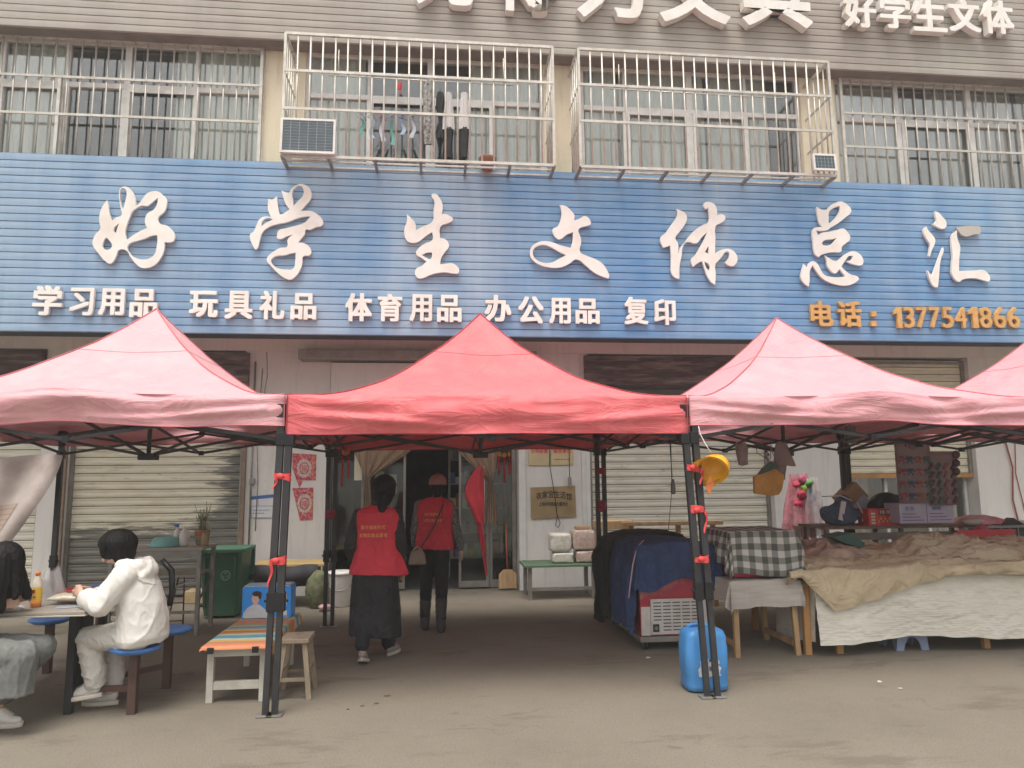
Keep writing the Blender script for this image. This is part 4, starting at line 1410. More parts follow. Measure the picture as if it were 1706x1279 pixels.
for (px, py, lab) in ((666, 143, 'small red charm hanging behind the left window cage'),):
    p = PY(px, py, -1.15)
    b = MB(); b.ell((p.x, -1.15, p.z), (.03, .012, .07)); b.tube([(p.x, -1.15, p.z-.06), (p.x, -1.15, p.z-.15)], .007, 6); b.tube([(p.x, -1.15, p.z+.06), (p.x, -1.10, p.z+.2)], .002, 5)
    tag(b.build('red_charm', M['red_print']), lab, 'charm')
# ------------------------------------------------------------------ cloth drape helper
def drape(mb, x0, x1, y0, y1, zt, hx0, hx1, hy0, hy1, nu=60, nv=60, seed=0, ripple=.02, lump=.008, flare=.10, hem=.03, zfun=None, rot=0):
    """rectangular cloth laid over a box top; hangs hx0 (left), hx1 (right), hy0 (front), hy1 (back)"""
    cx, cy = (x0+x1)/2, (y0+y1)/2
    def fn(a, b):
        u = (x0-hx0) + (x1-x0+hx0+hx1)*a
        v = (y0-hy0) + (y1-y0+hy0+hy1)*b
        px, py = min(max(u, x0), x1), min(max(v, y0), y1)
        du, dv = u-px, v-py
        d = sqrt(du*du+dv*dv)
        z = zt + (zfun(px, py) if zfun else 0)
        n = Vector((du, dv, 0))
        if d > 1e-5:
            n.normalize()
            s_ = (v if abs(du) > abs(dv) else u)
            ang = math.atan2(dv, du)
            rp = ripple*(sin(s_*19+seed)+.6*sin(s_*37+seed*2)+.5*sin(ang*6+seed))*min(1, d/.18)
            drop = d*(1-.02*sin(s_*9+seed))
            out = .012 + flare*min(d, .3)*.5 + rp
            if du and dv:
                out += .05*min(1, d/.2)*sin(ang*4)**2
            p = Vector((px, py, z-max(0, drop-.015))) + n*out
            p.z += hem*noise.noise(Vector((u*3, v*3, seed)))*min(1, d/.2)
        else:
            p = Vector((px, py, z + .006))
        q = noise.noise(Vector((u*6, v*6, seed+5)))*lump + noise.noise(Vector((u*17, v*17, seed+9)))*lump*.35
        p += (n if n.length > .5 else Vector((0, 0, 1)))*abs(q)
        return p
    mb.grid(fn, nu, nv)
    return mb

def uvmat(name, fn, rough=.85, bmp=.2, bscale=200, transl=0):
    m, t, b, out = _new(name)
    uv = t.nodes.new('ShaderNodeTexCoord').outputs['UV']
    sp = t.nodes.new('ShaderNodeSeparateXYZ')
    t.links.new(uv, sp.inputs[0])
    c = fn(t, sp.outputs[0], sp.outputs[1])
    f = noise_fac(t, 5, detail=6)
    c = mix(t, ramp(t, f, [(.3, .16), (.7, 0.)]), c, (.12, .10, .08))
    t.links.new(c, b.inputs['Base Color'])
    b.inputs['Roughness'].default_value = rough
    b.inputs['Specular IOR Level'].default_value = .2
    bump(t, b, noise_fac(t, bscale), bmp, .002)
    return m

# ------------------------------------------------------------------ snack tables at the left
M['table_top'] = mat('table_top', (.34, .31, .27), .45, .15, dirt=(.24, .20, .17), dscale=6)
M['table_edge'] = mat('table_edge', (.52, .46, .36), .6, .1)
M['seat_blue'] = mat('seat_blue', (.075, .22, .58), .35, .15, spec=.5)
M['seat_blue_dark'] = mat('seat_blue_dark', (.05, .13, .34), .45, .2)
M['post_brown'] = mat('post_brown', (.10, .055, .045), .6, .3)
ts = thing('canteen_table', 'grey topped canteen table with blue seats on steel posts, snacks on it', 'table', (-3.4, -4.8, 0))
b = MB(); b.box((-4.7, -5.30, .722), (-2.36, -4.42, .745), .006); b.build('tabletop', M['table_top'], ts)
b = MB(); b.box((-4.705, -5.306, .712), (-2.354, -4.414, .7215), .003); b.build('edge_band', M['table_edge'], ts)
for x in (-4.5, -2.56):
    for y in (-5.0, -4.55):
        b = MB(); b.box((x-.025, y-.025, .0), (x+.025, y+.025, .711)); b.build('leg', M['black_steel'], ts)
b = MB(); b.box((-2.60, -4.974, .10), (-2.54, -4.576, .15)); b.box((-2.59, -4.974, .64), (-2.55, -4.576, .70)); b.box((-2.595, -4.86, .151), (-2.56, -4.70, .64)); b.build('end_frame', M['black_steel'], ts)
def seat(cx, cy, m, parent, z=.45, r=.17, foot=True):
    s = MB(); s.lathe((cx, cy, z), [(.04, -.035), (r*.75, -.035), (r*.98, -.012), (r*1.02, .004), (r*.9, .008), (r*.5, -.004), (.01, -.008)], 24, sy=.9)
    o = s.build('seat', m, parent)
    s = MB(); s.box((cx-.028, cy-.028, 0), (cx+.028, cy+.028, z-.036)); s.build('seat_post', M['post_brown'], parent)
    return o
seat(-2.112, -5.06, M['seat_blue'], ts)
seat(-2.10, -4.44, M['seat_blue'], ts)
seat(-3.285, -3.84, M['seat_blue'], ts)
for p_, q_ in (((-2.13, -5.04, .17), (-2.54, -4.9, .13)), ((-2.12, -4.44, .17), (-2.54, -4.66, .13)), ((-3.285, -3.86, .17), (-3.285, -4.55, .17))):
    b = MB(); b.bar(p_, q_, .04, .03); b.build('cross_bar', M['post_brown'], ts)
ts2 = thing('canteen_stool', 'dark blue round seat behind the canteen table, further from the wall', 'stool', (-3.72, -1.9, 0), 'blue stools near the left shutter')
seat(-3.72, -1.9, M['seat_blue_dark'], ts2)
ts3 = thing('canteen_stool', 'dark blue round seat close to the peeling shutter, behind the girl in white', 'stool', (-3.62, -1.05, 0), 'blue stools near the left shutter')
seat(-3.62, -1.05, M['seat_blue_dark'], ts3, z=.56)

# things on the table
TZ = .745
bo = thing('juice_bottle', 'orange juice bottle with yellow label and orange cap on the canteen table', 'bottle', (-2.787, -5.08, TZ))
M['juice'] = mat('juice', (.80, .26, .05), .25, .1, spec=.6)
M['juice_cap'] = mat('juice_cap', (.85, .25, .06), .4, .05)
bx, by = -2.787, -5.08
b = MB(); b.lathe((bx, by, TZ+.001), [(.028, 0), (.033, .008), (.033, .05), (.031, .075), (.033, .09), (.033, .14), (.030, .165), (.018, .20), (.013, .215), (.013, .222)], 20); b.build('bottle_body', mat('bottle_clear', (.70, .62, .50), .15, .1, spec=.6), bo)
b = MB(); b.lathe((bx, by, TZ+.002), [(.0342, .004), (.0342, .05)], 20); b.build('juice', M['juice'], bo)
b = MB(); b.ring_loft([[Vector((bx+.0346*cos(a*2*pi/24), by+.0346*sin(a*2*pi/24), TZ+z)) for a in range(24)] for z in (.045, .135)], False); lb = b.build('label', mat('label_yellow', (.80, .50, .06), .5, .1), bo)
b = MB(); b.lathe((bx, by, TZ+.216), [(.016, 0), (.016, .022), (.013, .026)], 16); b.build('cap', M['juice_cap'], bo)
b = MB(); b.box((bx-.018, by-.0375, TZ+.10), (bx+.006, by-.0352, TZ+.122), .001); b.box((bx-.012, by-.0374, TZ+.07), (bx+.012, by-.0352, TZ+.078)); b.build('print', mat('print_maroon', (.15, .02, .04), .6), bo)

def packet(cx, cy, w, d, h, rz, m, name, label, cat, seed, z=TZ, grp=None):
    R = Matrix.Rotation(rz, 3, 'Z')
    b = MB()
    def fn(u, v, s):
        x, y = (u-.5)*w, (v-.5)*d
        k = (sin(pi*u)*sin(pi*v))**.4
        zz = s*h/2*k + .012*noise.noise(Vector((u*5, v*5, seed)))*k
        p = R @ Vector((x, y, 0))
        return Vector((cx+p.x, cy+p.y, z+.016+h/2+zz))
    b.grid(lambda u, v: fn(u, v, 1), 14, 10); b.grid(lambda u, v: fn(u, v, -1), 14, 10)
    bmesh.ops.remove_doubles(b.bm, verts=list(b.bm.verts), dist=.0008)
    return tag(b.build(name, m), label, cat, grp)
M['packet_pale'] = mat('packet_pale', (.62, .60, .48), .35, .2, scale=20, dirt=(.55, .2, .15), dscale=18, damt=.6, spec=.6)
M['packet_pink'] = mat('packet_pink', (.60, .34, .38), .35, .4, scale=25, dirt=(.3, .28, .4), dscale=20, spec=.6)
packet(-2.62, -4.95, .26, .18, .055, .05, M['packet_pale'], 'snack_packet', 'pale green and red snack packet beside the juice bottle', 'snack', 3)
packet(-2.45, -4.80, .14, .13, .045, .4, M['packet_pink'], 'snack_packet', 'small pink snack packet nearest the girl in white', 'snack', 8)
packet(-2.75, -4.62, .22, .15, .05, .2, mat('packet_red', (.6, .06, .06), .4, .3), 'snack_packet', 'red snack packet at the back of the canteen table', 'snack', 12)
b = MB(); b.box((-2.62, -5.17, TZ+.002), (-2.44, -5.10, TZ+.006), .001, Matrix.Rotation(.2, 3, 'Z')); tag(b.build('wrapper', mat('wrapper_blue', (.35, .42, .5), .3)), 'flat pale blue wrapper lying at the front edge of the table', 'wrapper')
b = MB()
for k in range(3):
    b.box((-3.05, -5.26, TZ+.003+k*.004), (-2.83, -5.12, TZ+.006+k*.004), 0, Matrix.Rotation(.25+.15*k, 3, 'Z'))
tag(b.build('paper_sheets', M['paper_white']), 'loose white sheets of paper at the front left of the canteen table', 'paper')
# thin plastic bag
M['film'] = mat('film', (.75, .72, .72), .25, .1, spec=.8, alpha=.42)
b = MB()
b.grid(lambda u, v: Vector((-2.86+.10*(1-v*.55)*cos(u*2*pi)*(1+.2*sin(u*19)), -4.75+.08*(1-v*.5)*sin(u*2*pi)*(1+.2*sin(u*23+v*4)), TZ+.003+.22*v+.02*sin(u*13))), 40, 12)
tag(b.build('plastic_bag', M['film'], fix=False), 'crumpled clear plastic bag standing behind the juice bottle', 'bag')
b = MB(); b.box((-2.44, -4.66, TZ+.003), (-2.37, -4.50, TZ+.013), .003); tag(b.build('phone', M['black_plastic']), 'dark phone lying at the right end of the canteen table', 'phone')
pz = thing('cup', 'dark cup with a black lid behind the juice bottle', 'cup', (-2.97, -4.60, TZ))
b = MB(); b.lathe((-2.97, -4.60, TZ+.001), [(.03, 0), (.04, .10)], 16); b.build('cup_body', mat('cup_brown', (.08, .05, .05), .5), pz)
b = MB(); b.lathe((-2.97, -4.60, TZ+.101), [(.043, 0), (.043, .012), (.03, .02)], 16); b.build('lid', M['black_plastic'], pz)

# hanging cloth at the far left and the old tape roll
M['banner'] = mat('banner', (.42, .36, .33), .9, .2, scale=2, dirt=(.18, .13, .12), dscale=2.2, damt=.5)
def ban(u, v):
    xr = -3.98 - .62*(v**1.5)
    x = -5.6 + (xr+5.6)*u
    return Vector((x, -2.35+.05*sin(u*17+v*2)+.05*noise.noise(Vector((u*4, v*3, 2)))-.12*u*v, 1.88-1.15*v+.03*sin(u*9)))
b = MB(); b.grid(ban, 50, 40)
bn = tag(b.build('hanging_cloth', M['banner'], fix=False), 'brownish grey cloth hanging beside the left tent leg, printed with a faded square', 'cloth')
b = MB()
b.grid(lambda u, v: ban(.52+.33*u, .45+.50*v)+Vector((0, -.006, 0)), 20, 20)
for i in range(0):
    pass
b.build('faded_print', uvmat('faded_print', lambda t, x, y: mix(t, math_n(t, 'GREATER_THAN', math_n(t, 'FRACT', math_n(t, 'MULTIPLY', x, 14)), .75), mix(t, math_n(t, 'GREATER_THAN', math_n(t, 'FRACT', math_n(t, 'MULTIPLY', y, 10)), .8), (.40, .31, .26), (.28, .2, .17)), (.30, .22, .19))), bn, fix=False)

# desk against the left shutter
dk_ = thing('side_desk', 'old metal desk with a grey top standing before the peeling shutter', 'desk', (-2.95, -2.2, 0))
M['desk_top'] = mat('desk_top', (.40, .38, .32), .5, .15, dirt=(.2, .15, .1), dscale=4)
b = MB(); b.box((-3.42, -2.5, .875), (-2.46, -1.95, .905), .006); b.build('desktop', M['desk_top'], dk_)
b = MB(); b.box((-3.40, -2.485, .80), (-2.48, -2.465, .874)); b.box((-3.40, -2.48, .60), (-2.50, -1.98, .62)); b.build('apron', M['grey_steel'], dk_)
for x in (-3.39, -2.50):
    for y in (-2.47, -1.99):
        b = MB(); b.box((x-.02, y-.02, 0), (x+.02, y+.02, .87)); b.build('leg', M['grey_steel'], dk_)
b = MB(); b.box((-3.38, -2.46, .22), (-2.50, -2.44, .25)); b.bar((-2.50, -2.45, .35), (-2.50, -2.0, .55), .02); b.bar((-3.37, -2.45, .25), (-2.52, -2.45, .58), .015); b.build('stretcher', M['grey_steel'], dk_)
DZ = .905
M['teal'] = mat('teal', (.22, .52, .48), .4, .1)
ba = thing('wash_basin', 'upturned teal plastic basin on the side desk', 'basin', (-2.93, -2.25, DZ))
b = MB(); b.lathe((-2.93, -2.25, DZ+.002), [(.165, 0), (.17, .012), (.15, .03), (.125, .085), (.10, .095), (.09, .090), (.02, .092)], 26); b.build('basin_body', M['teal'], ba)
sb = thing('spray_bottle', 'white spray bottle with a dark nozzle standing behind the teal basin', 'bottle', (-2.88, -2.05, DZ))
b = MB(); b.lathe((-2.88, -2.05, DZ+.002), [(.035, 0), (.04, .01), (.04, .11), (.028, .15), (.014, .175), (.014, .19)], 16); b.build('bottle_body', M['white_plastic'], sb)
b = MB(); b.box((-2.905, -2.07, DZ+.19), (-2.865, -2.035, DZ+.225), .006); b.box((-2.925, -2.062, DZ+.205), (-2.905, -2.045, DZ+.222), .004); b.build('nozzle', M['blue_print'], sb)
jg = thing('detergent_jug', 'white plastic jug standing between the basin and the plant pot', 'jug', (-2.73, -2.28, DZ))
b = MB(); b.lathe((-2.73, -2.28, DZ+.002), [(.04, 0), (.05, .01), (.05, .13), (.03, .17), (.018, .18), (.018, .20)], 16, sy=.7); b.tube([(-2.69, -2.28, DZ+.16), (-2.665, -2.28, DZ+.13), (-2.68, -2.28, DZ+.08)], .007); b.build('jug_body', M['white_plastic'], jg)
pp = thing('plant_pot', 'small pot with a printed red band and dry stems on the side desk', 'plant pot', (-2.58, -2.15, DZ))
b = MB(); b.lathe((-2.58, -2.15, DZ+.002), [(.06, 0), (.075, .09), (.08, .16), (.07, .155), (.02, .14)], 20); b.build('pot', mat('pot_tan', (.42, .36, .22), .5), pp)
b = MB(); b.ring_loft([[Vector((-2.58+r*cos(a*2*pi/20), -2.15+r*sin(a*2*pi/20), DZ+z)) for a in range(20)] for r, z in ((.0785, .10), (.0825, .15))], False); b.build('band', mat('band_red', (.5, .14, .08), .5), pp)
b = MB()
M['stem'] = mat('stem', (.16, .18, .08), .8, .4)
for i in range(26):
    a = rnd.uniform(0, 2*pi); r = rnd.uniform(.02, .11); h = rnd.uniform(.14, .34)
    b.tube([(-2.58+.03*cos(a), -2.15+.03*sin(a), DZ+.14), (-2.58+r*.6*cos(a), -2.15+r*.6*sin(a), DZ+.14+h*.6), (-2.58+r*cos(a+.2), -2.15+r*sin(a+.2), DZ+.14+h)], .003, 4)
for i in range(60):
    a = rnd.uniform(0, 2*pi); r = rnd.uniform(.01, .09); h = rnd.uniform(.15, .30)
    p = Vector((-2.58+r*cos(a), -2.15+r*sin(a), DZ+h))
    d = Vector((rnd.uniform(-1, 1), rnd.uniform(-1, 1), rnd.uniform(-.3, 1))).normalized()*.028
    q = d.cross(Vector((0, 0, 1))).normalized()*.006
    b.face([b.v(p), b.v(p+d*.5+q), b.v(p+d), b.v(p+d*.5-q)])
tag(b.build('stems', M['stem'], pp, fix=False), kind='stuff')
gj = thing('glass_jar', 'tan glass jar at the right end of the side desk', 'jar', (-2.47, -2.30, DZ))
b = MB(); b.lathe((-2.50, -2.30, DZ+.002), [(.035, 0), (.04, .01), (.04, .12), (.034, .14)], 16); b.build('jar_body', mat('jar_tan', (.45, .36, .22), .2, .1, alpha=.7), gj)
rk = thing('wire_rack', 'thin folding wire rack leaning under the side desk', 'rack', (-2.78, -2.15, 0))
b = MB()
for s_ in (-1, 1):
    b.tube([(-2.78+.09*s_, -2.3, .02), (-2.78+.03*s_, -2.15, .56), (-2.78+.03*s_, -2.1, .60)], .008, 6)
b.tube([(-2.86, -2.28, .12), (-2.70, -2.28, .12)], .006, 6); b.tube([(-2.84, -2.24, .30), (-2.72, -2.24, .30)], .006, 6); b.tube([(-2.82, -2.18, .5), (-2.74, -2.18, .5)], .006, 6)
b.build('rack_frame', mat('rack_maroon', (.10, .03, .03), .5), rk)
# rubbish along the foot of the shutter
M['crate_tan'] = mat('crate_tan', (.45, .33, .18), .8, .2)
b = MB(); b.box((-3.3, -.45, .002), (-2.75, -.15, .16), .01); tag(b.build('flat_carton', M['crate_tan']), 'flat tan carton on the ground at the foot of the left shutter', 'carton')
b = MB(); b.box((-3.05, -.75, .002), (-2.84, -.62, .035), .01); tag(b.build('sandal', M['black_plastic']), 'dark sandal on the ground beneath the side desk', 'sandal')
for (x, y, z, w_, m_, lab) in ((-4.2, -.4, 0, .34, mat('sack_grey', (.3, .28, .25), .9, .3), 'grey rubbish sack at the shutter foot behind the canteen table'),):
    b = MB(); b.ell((x, y, .12), (w_/2, .14, .12)); b.disturb(.04, 9)
    tag(b.build('rubbish_sack', m_), lab, 'sack')

# green wheelie bin
M['bin_green'] = mat('bin_green', (.055, .16, .10), .5, .15, dirt=(.10, .12, .08), dscale=4, damt=.4)
M['bin_mark'] = mat('bin_mark', (.35, .45, .36), .6)
bn_ = thing('wheelie_bin', 'dark green wheelie bin with its lid hanging open', 'bin', (-2.53, -1.35, 0))
def rr(x0, x1, y0, y1, z, r=.04, n=4):
    pts = []
    for cx, cy, a0 in ((x1-r, y1-r, 0), (x0+r, y1-r, pi/2), (x0+r, y0+r, pi), (x1-r, y0+r, 3*pi/2)):
        for k in range(n+1):
            a = a0+pi/2*k/n
            pts.append(Vector((cx+r*cos(a), cy+r*sin(a), z)))
    return pts
b = MB()
cx, cy = -2.53, -1.35
b.ring_loft([rr(cx-w_/2, cx+w_/2, cy-d_/2, cy+d_/2, z) for w_, d_, z in ((.38, .40, .03), (.42, .44, .30), (.47, .50, .62), (.49, .53, .76))], True, smooth=False)
b.ring_loft([rr(cx-w_/2, cx+w_/2, cy-d_/2, cy+d_/2, z, .045) for w_, d_, z in ((.50, .54, .761), (.56, .60, .766), (.56, .60, .80), (.53, .57, .805), (.52, .56, .79))], True, smooth=False)
body = b.build('bin_body', M['bin_green'], bn_)
for s_ in (-1, 1):
    b = MB(); b.box((cx+s_*.17-.012, cy-.262, .12), (cx+s_*.17+.012, cy-.235, .70), .004, Matrix.Rotation(.09, 3, 'X')); b.build('rib', M['bin_green'], bn_)
b = MB(); b.ring_loft([rr(cx-.26, cx+.26, cy+.31+.0, cy+.35, z, .015) for z in (.25, .80)], True, smooth=False); b.build('lid', M['bin_green'], bn_)
for s_ in (-1, 1):
    b = MB(); b.tube([(cx+s_*.20, cy+.22, .09), (cx+s_*.26, cy+.22, .09)], .09, 20); b.build('wheel', M['black_plastic'], bn_)
b = MB()
R_ = Matrix.Rotation(.09, 3, 'X')
pts = [Vector((cx+.07+.052*cos(a*2*pi/24), cy-.262-.004, .50+.052*sin(a*2*pi/24))) for a in range(25)]
b.tube(pts, .004, 5)
for k in range(3):
    a = k*2*pi/3+pi/2
    b.bar((cx+.07+.03*cos(a-.4), cy-.266, .50+.03*sin(a-.4)), (cx+.07+.03*cos(a+.6), cy-.266, .50+.03*sin(a+.6)), .008, .004)
b.build('emblem', M['bin_mark'], bn_)

# posters and notice on the pier
def sheet(name, quad, Y, m, label=None, cat=None, parent=None, th=.003):
    b = MB()
    P = [PY(x, y, Y) for x, y in quad]
    b.prism([Vector((p.x, Y, p.z)) for p in P], (0, th, 0))
    o = b.build(name, m, parent)
    if label: tag(o, label, cat)
    return o
M['poster_pink'] = mat('poster_pink', (.62, .45, .42), .6, .2, scale=30)
M['poster_red'] = mat('poster_red', (.50, .04, .07), .6, .4, scale=22, dirt=(.68, .45, .42), dscale=30, damt=.9)
for (q, inner, lab) in (([(487, 755), (527, 757), (526, 800), (505, 800), (499, 813), (487, 780)], (494, 764, 520, 796), 'upper red festive poster, torn, on the white pier'),
                 ([(487, 813), (522, 812), (521, 866), (500, 867)], (497, 820, 518, 858), 'lower red festive poster, with a slanting torn left side')):
    ps = thing('poster', lab, 'poster', tuple(PY(*q[0], -.012)), 'red posters on the pier left of the door')
    sheet('paper', q, -.008, M['poster_red'], parent=ps)
    b = MB()
    x0, y0, x1, y1 = inner
    c = PY((x0+x1)/2, (y0+y1)/2, -.012)
    for k in range(14):                       # a plain flower medallion
        a = k*2*pi/14
        b.ell((c.x+.085*cos(a), -.011, c.z+.11*sin(a)), (.022, .0022, .03), 8, 5)
    b.ell((c.x, -.011, c.z), (.055, .0024, .07), 12, 6)
    b.build('medallion', M['poster_pink'], ps)
    b = MB(); put_text(b, '福', (c.x-.04, -.0145, c.z-.045), (1, 0, 0), (0, 0, 1), .08, .09, 0, .001); b.build('lettering', M['red_print'], ps)
    b = MB()
    l = PY(x1+1, y1-4, -.013)
    for k in range(4):
        put_glyph(b, '新春快乐'[k], (l.x-.02, -.0125, l.z+.25-.075*k-.02), (1, 0, 0), (0, 0, 1), .04, .05, .001)
    b.build('lettering', M['gold_print'], ps)
nb = thing('notice_board', 'white notice sheet with a blue header on the white pier', 'notice', tuple(PY(437, 843, -.01)))
sheet('paper', [(417, 828), (458, 824), (458, 860), (418, 863)], -.008, M['paper_white'], parent=nb)
sheet('header', [(417, 827), (458, 823), (458, 828.5), (417, 832.5)], -.0125, M['blue_print'], parent=nb)
b = MB()
for (xa, ya, xb, yb) in ((418, 829, 418.5, 863), (457.5, 826, 458, 860), (418, 862.3, 458, 863.3), (419, 843, 457, 842.5), (430, 833, 430.5, 843), (421, 850, 450, 849.4), (421, 855, 440, 854.6)):
    p = PY(xa, ya, -.0125); q = PY(xb, yb, -.0125)
    b.bar((p.x, -.0105, p.z), (q.x, -.0105, q.z), .006, .003)
b.build('ruled_lines', M['blue_print'], nb)

# low bench with a bamboo mat left of the door
lb_ = thing('low_bench', 'low bench with a yellowed bamboo mat edge and a dark cushion, by the door', 'bench', (-1.95, -.75, 0))
M['bamboo'] = mat('bamboo', (.48, .34, .15), .7, .3, scale=12, vs=(.3, 3, 3))
b = MB(); b.box((-2.36, -.95, .50), (-1.42, -.35, .54), .012); b.build('bench_top', M['bamboo'], lb_)
for x in (-2.3, -1.5):
    for y in (-.9, -.4):
        b = MB(); b.box((x-.025, y-.025, 0), (x+.025, y+.025, .498)); b.build('leg', M['wood_old'], lb_)
b = MB(); b.grid(lambda u, v: Vector((-2.36+.86*u, -.965-.07*sin(pi*v)-.012*sin(u*23), .52-.26*v+.02*sin(u*9))), 40, 10); b.grid(lambda u, v: Vector((-2.36+.86*u, -.93, .52-.26*v)), 4, 4); tag(b.build('cushion', mat('cushion_dark', (.035, .035, .04), .7, .3), fix=False), 'long black cushion hanging over the front of the low bench', 'cushion')
b = MB(); b.ell((-1.50, -1.0, .22), (.14, .14, .24), 14, 10); b.disturb(.03, 8)
tag(b.build('produce_sack', mat('sack_green', (.13, .15, .08), .9, .5, scale=12, dirt=(.35, .3, .2), dscale=9)), 'olive mesh sack standing by the door beside the white bucket', 'sack')
bk = thing('bucket', 'white plastic bucket with a lid beside the rear tent legs', 'bucket', (-1.22, -.93, 0))
b = MB(); b.lathe((-1.22, -.93, .002), [(.12, 0), (.13, .02), (.155, .38), (.16, .40)], 24); b.build('bucket_body', M['white_plastic'], bk)
b = MB(); b.lathe((-1.22, -.93, .403), [(.168, 0), (.172, .01), (.172, .03), (.15, .038), (.02, .034)], 24); b.build('lid', M['white_plastic'], bk)
b = MB(); b.tube([(-1.22+.165*cos(a), -.93-.165*sin(a)*.9-.0, .33-.12*sin(a)) for a in [k*pi/12 for k in range(13)]], .005, 6); b.build('handle', M['grey_steel'], bk)
packet(-1.36, -1.25, .16, .12, .07, .3, M['packet_pink'], 'carrier_bag', 'small pink and white carrier bag on the ground by the olive sack', 'bag', 31, z=.0)

# striped bench with the blue carton
sbn = thing('striped_bench', 'long pale wooden bench under a striped orange and blue oilcloth', 'bench', (-1.47, -4.4, 0))
BX0, BX1, BY0, BY1, BZ = -1.68, -1.235, -4.97, -3.72, .415
M['bench_wood'] = mat('bench_wood', (.52, .50, .43), .7, .12, dirt=(.3, .26, .2), dscale=6)
for x in (BX0+.035, BX1-.035):
    for y in (BY0+.10, BY1-.10):
        b = MB(); b.box((x-.024, y-.024, 0), (x+.024, y+.024, BZ-.03), .003); b.build('leg', M['bench_wood'], sbn)
b = MB(); b.box((BX0+.01, BY0+.01, BZ-.03), (BX1-.01, BY1-.01, BZ-.002)); b.build('seat_board', M['bench_wood'], sbn)
for y in (BY0+.10, BY1-.10):
    b = MB(); b.box((BX0+.06, y-.018, .09), (BX1-.06, y+.018, .15), .003); b.build('stretcher', M['bench_wood'], sbn)
    b = MB(); b.box((BX0+.02, y-.022, BZ-.09), (BX1-.02, y+.022, BZ-.032), .003); b.build('rail', M['bench_wood'], sbn)
def stripes(t, x, y):
    cols = [(.70, .26, .13), (.72, .27, .13), (.56, .26, .22), (.74, .50, .10), (.60, .64, .56), (.12, .38, .44), (.14, .40, .46), (.60, .64, .50), (.62, .30, .10), (.60, .16, .07),
            (.74, .52, .12), (.30, .44, .46), (.16, .30, .46), (.55, .5, .2), (.35, .42, .2)]
    r = t.nodes.new('ShaderNodeValToRGB'); r.color_ramp.interpolation = 'CONSTANT'
    els = r.color_ramp.elements
    while len(els) < len(cols): els.new(.5)
    for i, (e, c) in enumerate(zip(els, cols)):
        e.position = i/len(cols); e.color = (*c, 1)
    t.links.new(math_n(t, 'FRACT', math_n(t, 'MULTIPLY', y, 1.6)), r.inputs['Fac'])
    return r.outputs['Color']
b = MB(); drape(b, BX0, BX1, BY0, BY1, BZ, .035, .10, .035, .02, 40, 70, seed=4, ripple=.004, lump=.004, flare=.3, hem=.02)
b.build('striped_cloth', uvmat('striped_cloth', stripes, .5), sbn, fix=False)
for x in (BX0+.06, BX1-.07):
    b = MB(); b.box((x-.022, BY0-.035, BZ-.045), (x+.022, BY0-.012, BZ-.002), .004); b.build('clip', M['black_plastic'], sbn)
cb = thing('blue_carton', 'bright blue drinks carton with a printed portrait on the striped bench', 'carton', (-1.45, -4.0, BZ))
CX0, CX1, CY0, CY1, CZ0, CZ1 = -1.665, -1.255, -3.98, -3.76, BZ+.012, BZ+.275
M['carton_blue'] = mat('carton_blue', (.03, .30, .85), .35, .06, spec=.5)
RZ = None
b = MB(); b.box((CX0, CY0, CZ0), (CX1, CY1, CZ1), .003); b.build('box', M['carton_blue'], cb)
b = MB(); b.box((CX0+.01, CY0+.01, CZ1+.001), (CX1-.01, CY1-.01, CZ1+.012), .003); b.box((CX0+.02, CY0+.08, CZ1+.0125), (CX1-.02, CY0+.14, CZ1+.018)); b.build('top_flap', mat('carton_pale', (.40, .52, .62), .5), cb)
yf = CY0-.0015
def disk(mb, cx, cz, rx, rz, y, n=20, th=.001, cut=None):
    pts = [Vector((cx+rx*cos(2*pi*k/n), y, cz+rz*sin(2*pi*k/n))) for k in range(n)]
    mb.prism(pts, (0, th, 0))
b = MB(); b.prism([Vector((CX0+.01, yf, CZ0+.008)), Vector((CX0+.22, yf, CZ0+.008)), Vector((CX0+.21, yf, CZ0+.06)), Vector((CX0+.16, yf, CZ0+.105)), Vector((CX0+.125, yf, CZ0+.125)), Vector((CX0+.095, yf, CZ0+.12)), Vector((CX0+.045, yf, CZ0+.09)), Vector((CX0+.015, yf, CZ0+.05))], (0, .001, 0)); b.build('portrait_shirt', mat('print_shirt', (.62, .66, .72), .4), cb)
b = MB(); disk(b, CX0+.112, CZ0+.165, .032, .043, yf-.0008); b.prism([Vector((CX0+.098, yf-.0006, CZ0+.145)), Vector((CX0+.098, yf-.0006, CZ0+.112)), Vector((CX0+.128, yf-.0006, CZ0+.115)), Vector((CX0+.132, yf-.0006, CZ0+.15))], (0, .0005, 0)); b.build('portrait_face', mat('print_face', (.70, .48, .38), .4), cb)
b = MB(); disk(b, CX0+.122, CZ0+.208, .040, .022, yf-.0016); disk(b, CX0+.148, CZ0+.188, .014, .026, yf-.0015); b.build('portrait_hair', mat('print_hair', (.05, .03, .03), .4), cb)
b = MB()
b.box((CX1-.095, yf-.001, CZ0+.15), (CX1-.035, yf, CZ0+.20)); 
b.build('print_patch', mat('print_yellow', (.75, .62, .10), .4), cb)
b = MB(); put_text(b, '特仑', (CX1-.10, yf-.0015, CZ0+.095), (1, 0, 0), (0, 0, 1), .075, .04, .1, .001); b.box((CX1-.08, yf-.001, CZ0+.02), (CX1-.03, yf, CZ0+.06)); b.box((CX0+.02, yf-.0008, CZ0+.003), (CX1-.02, yf, CZ0+.007)); b.build('print_white', M['paper_white'], cb)

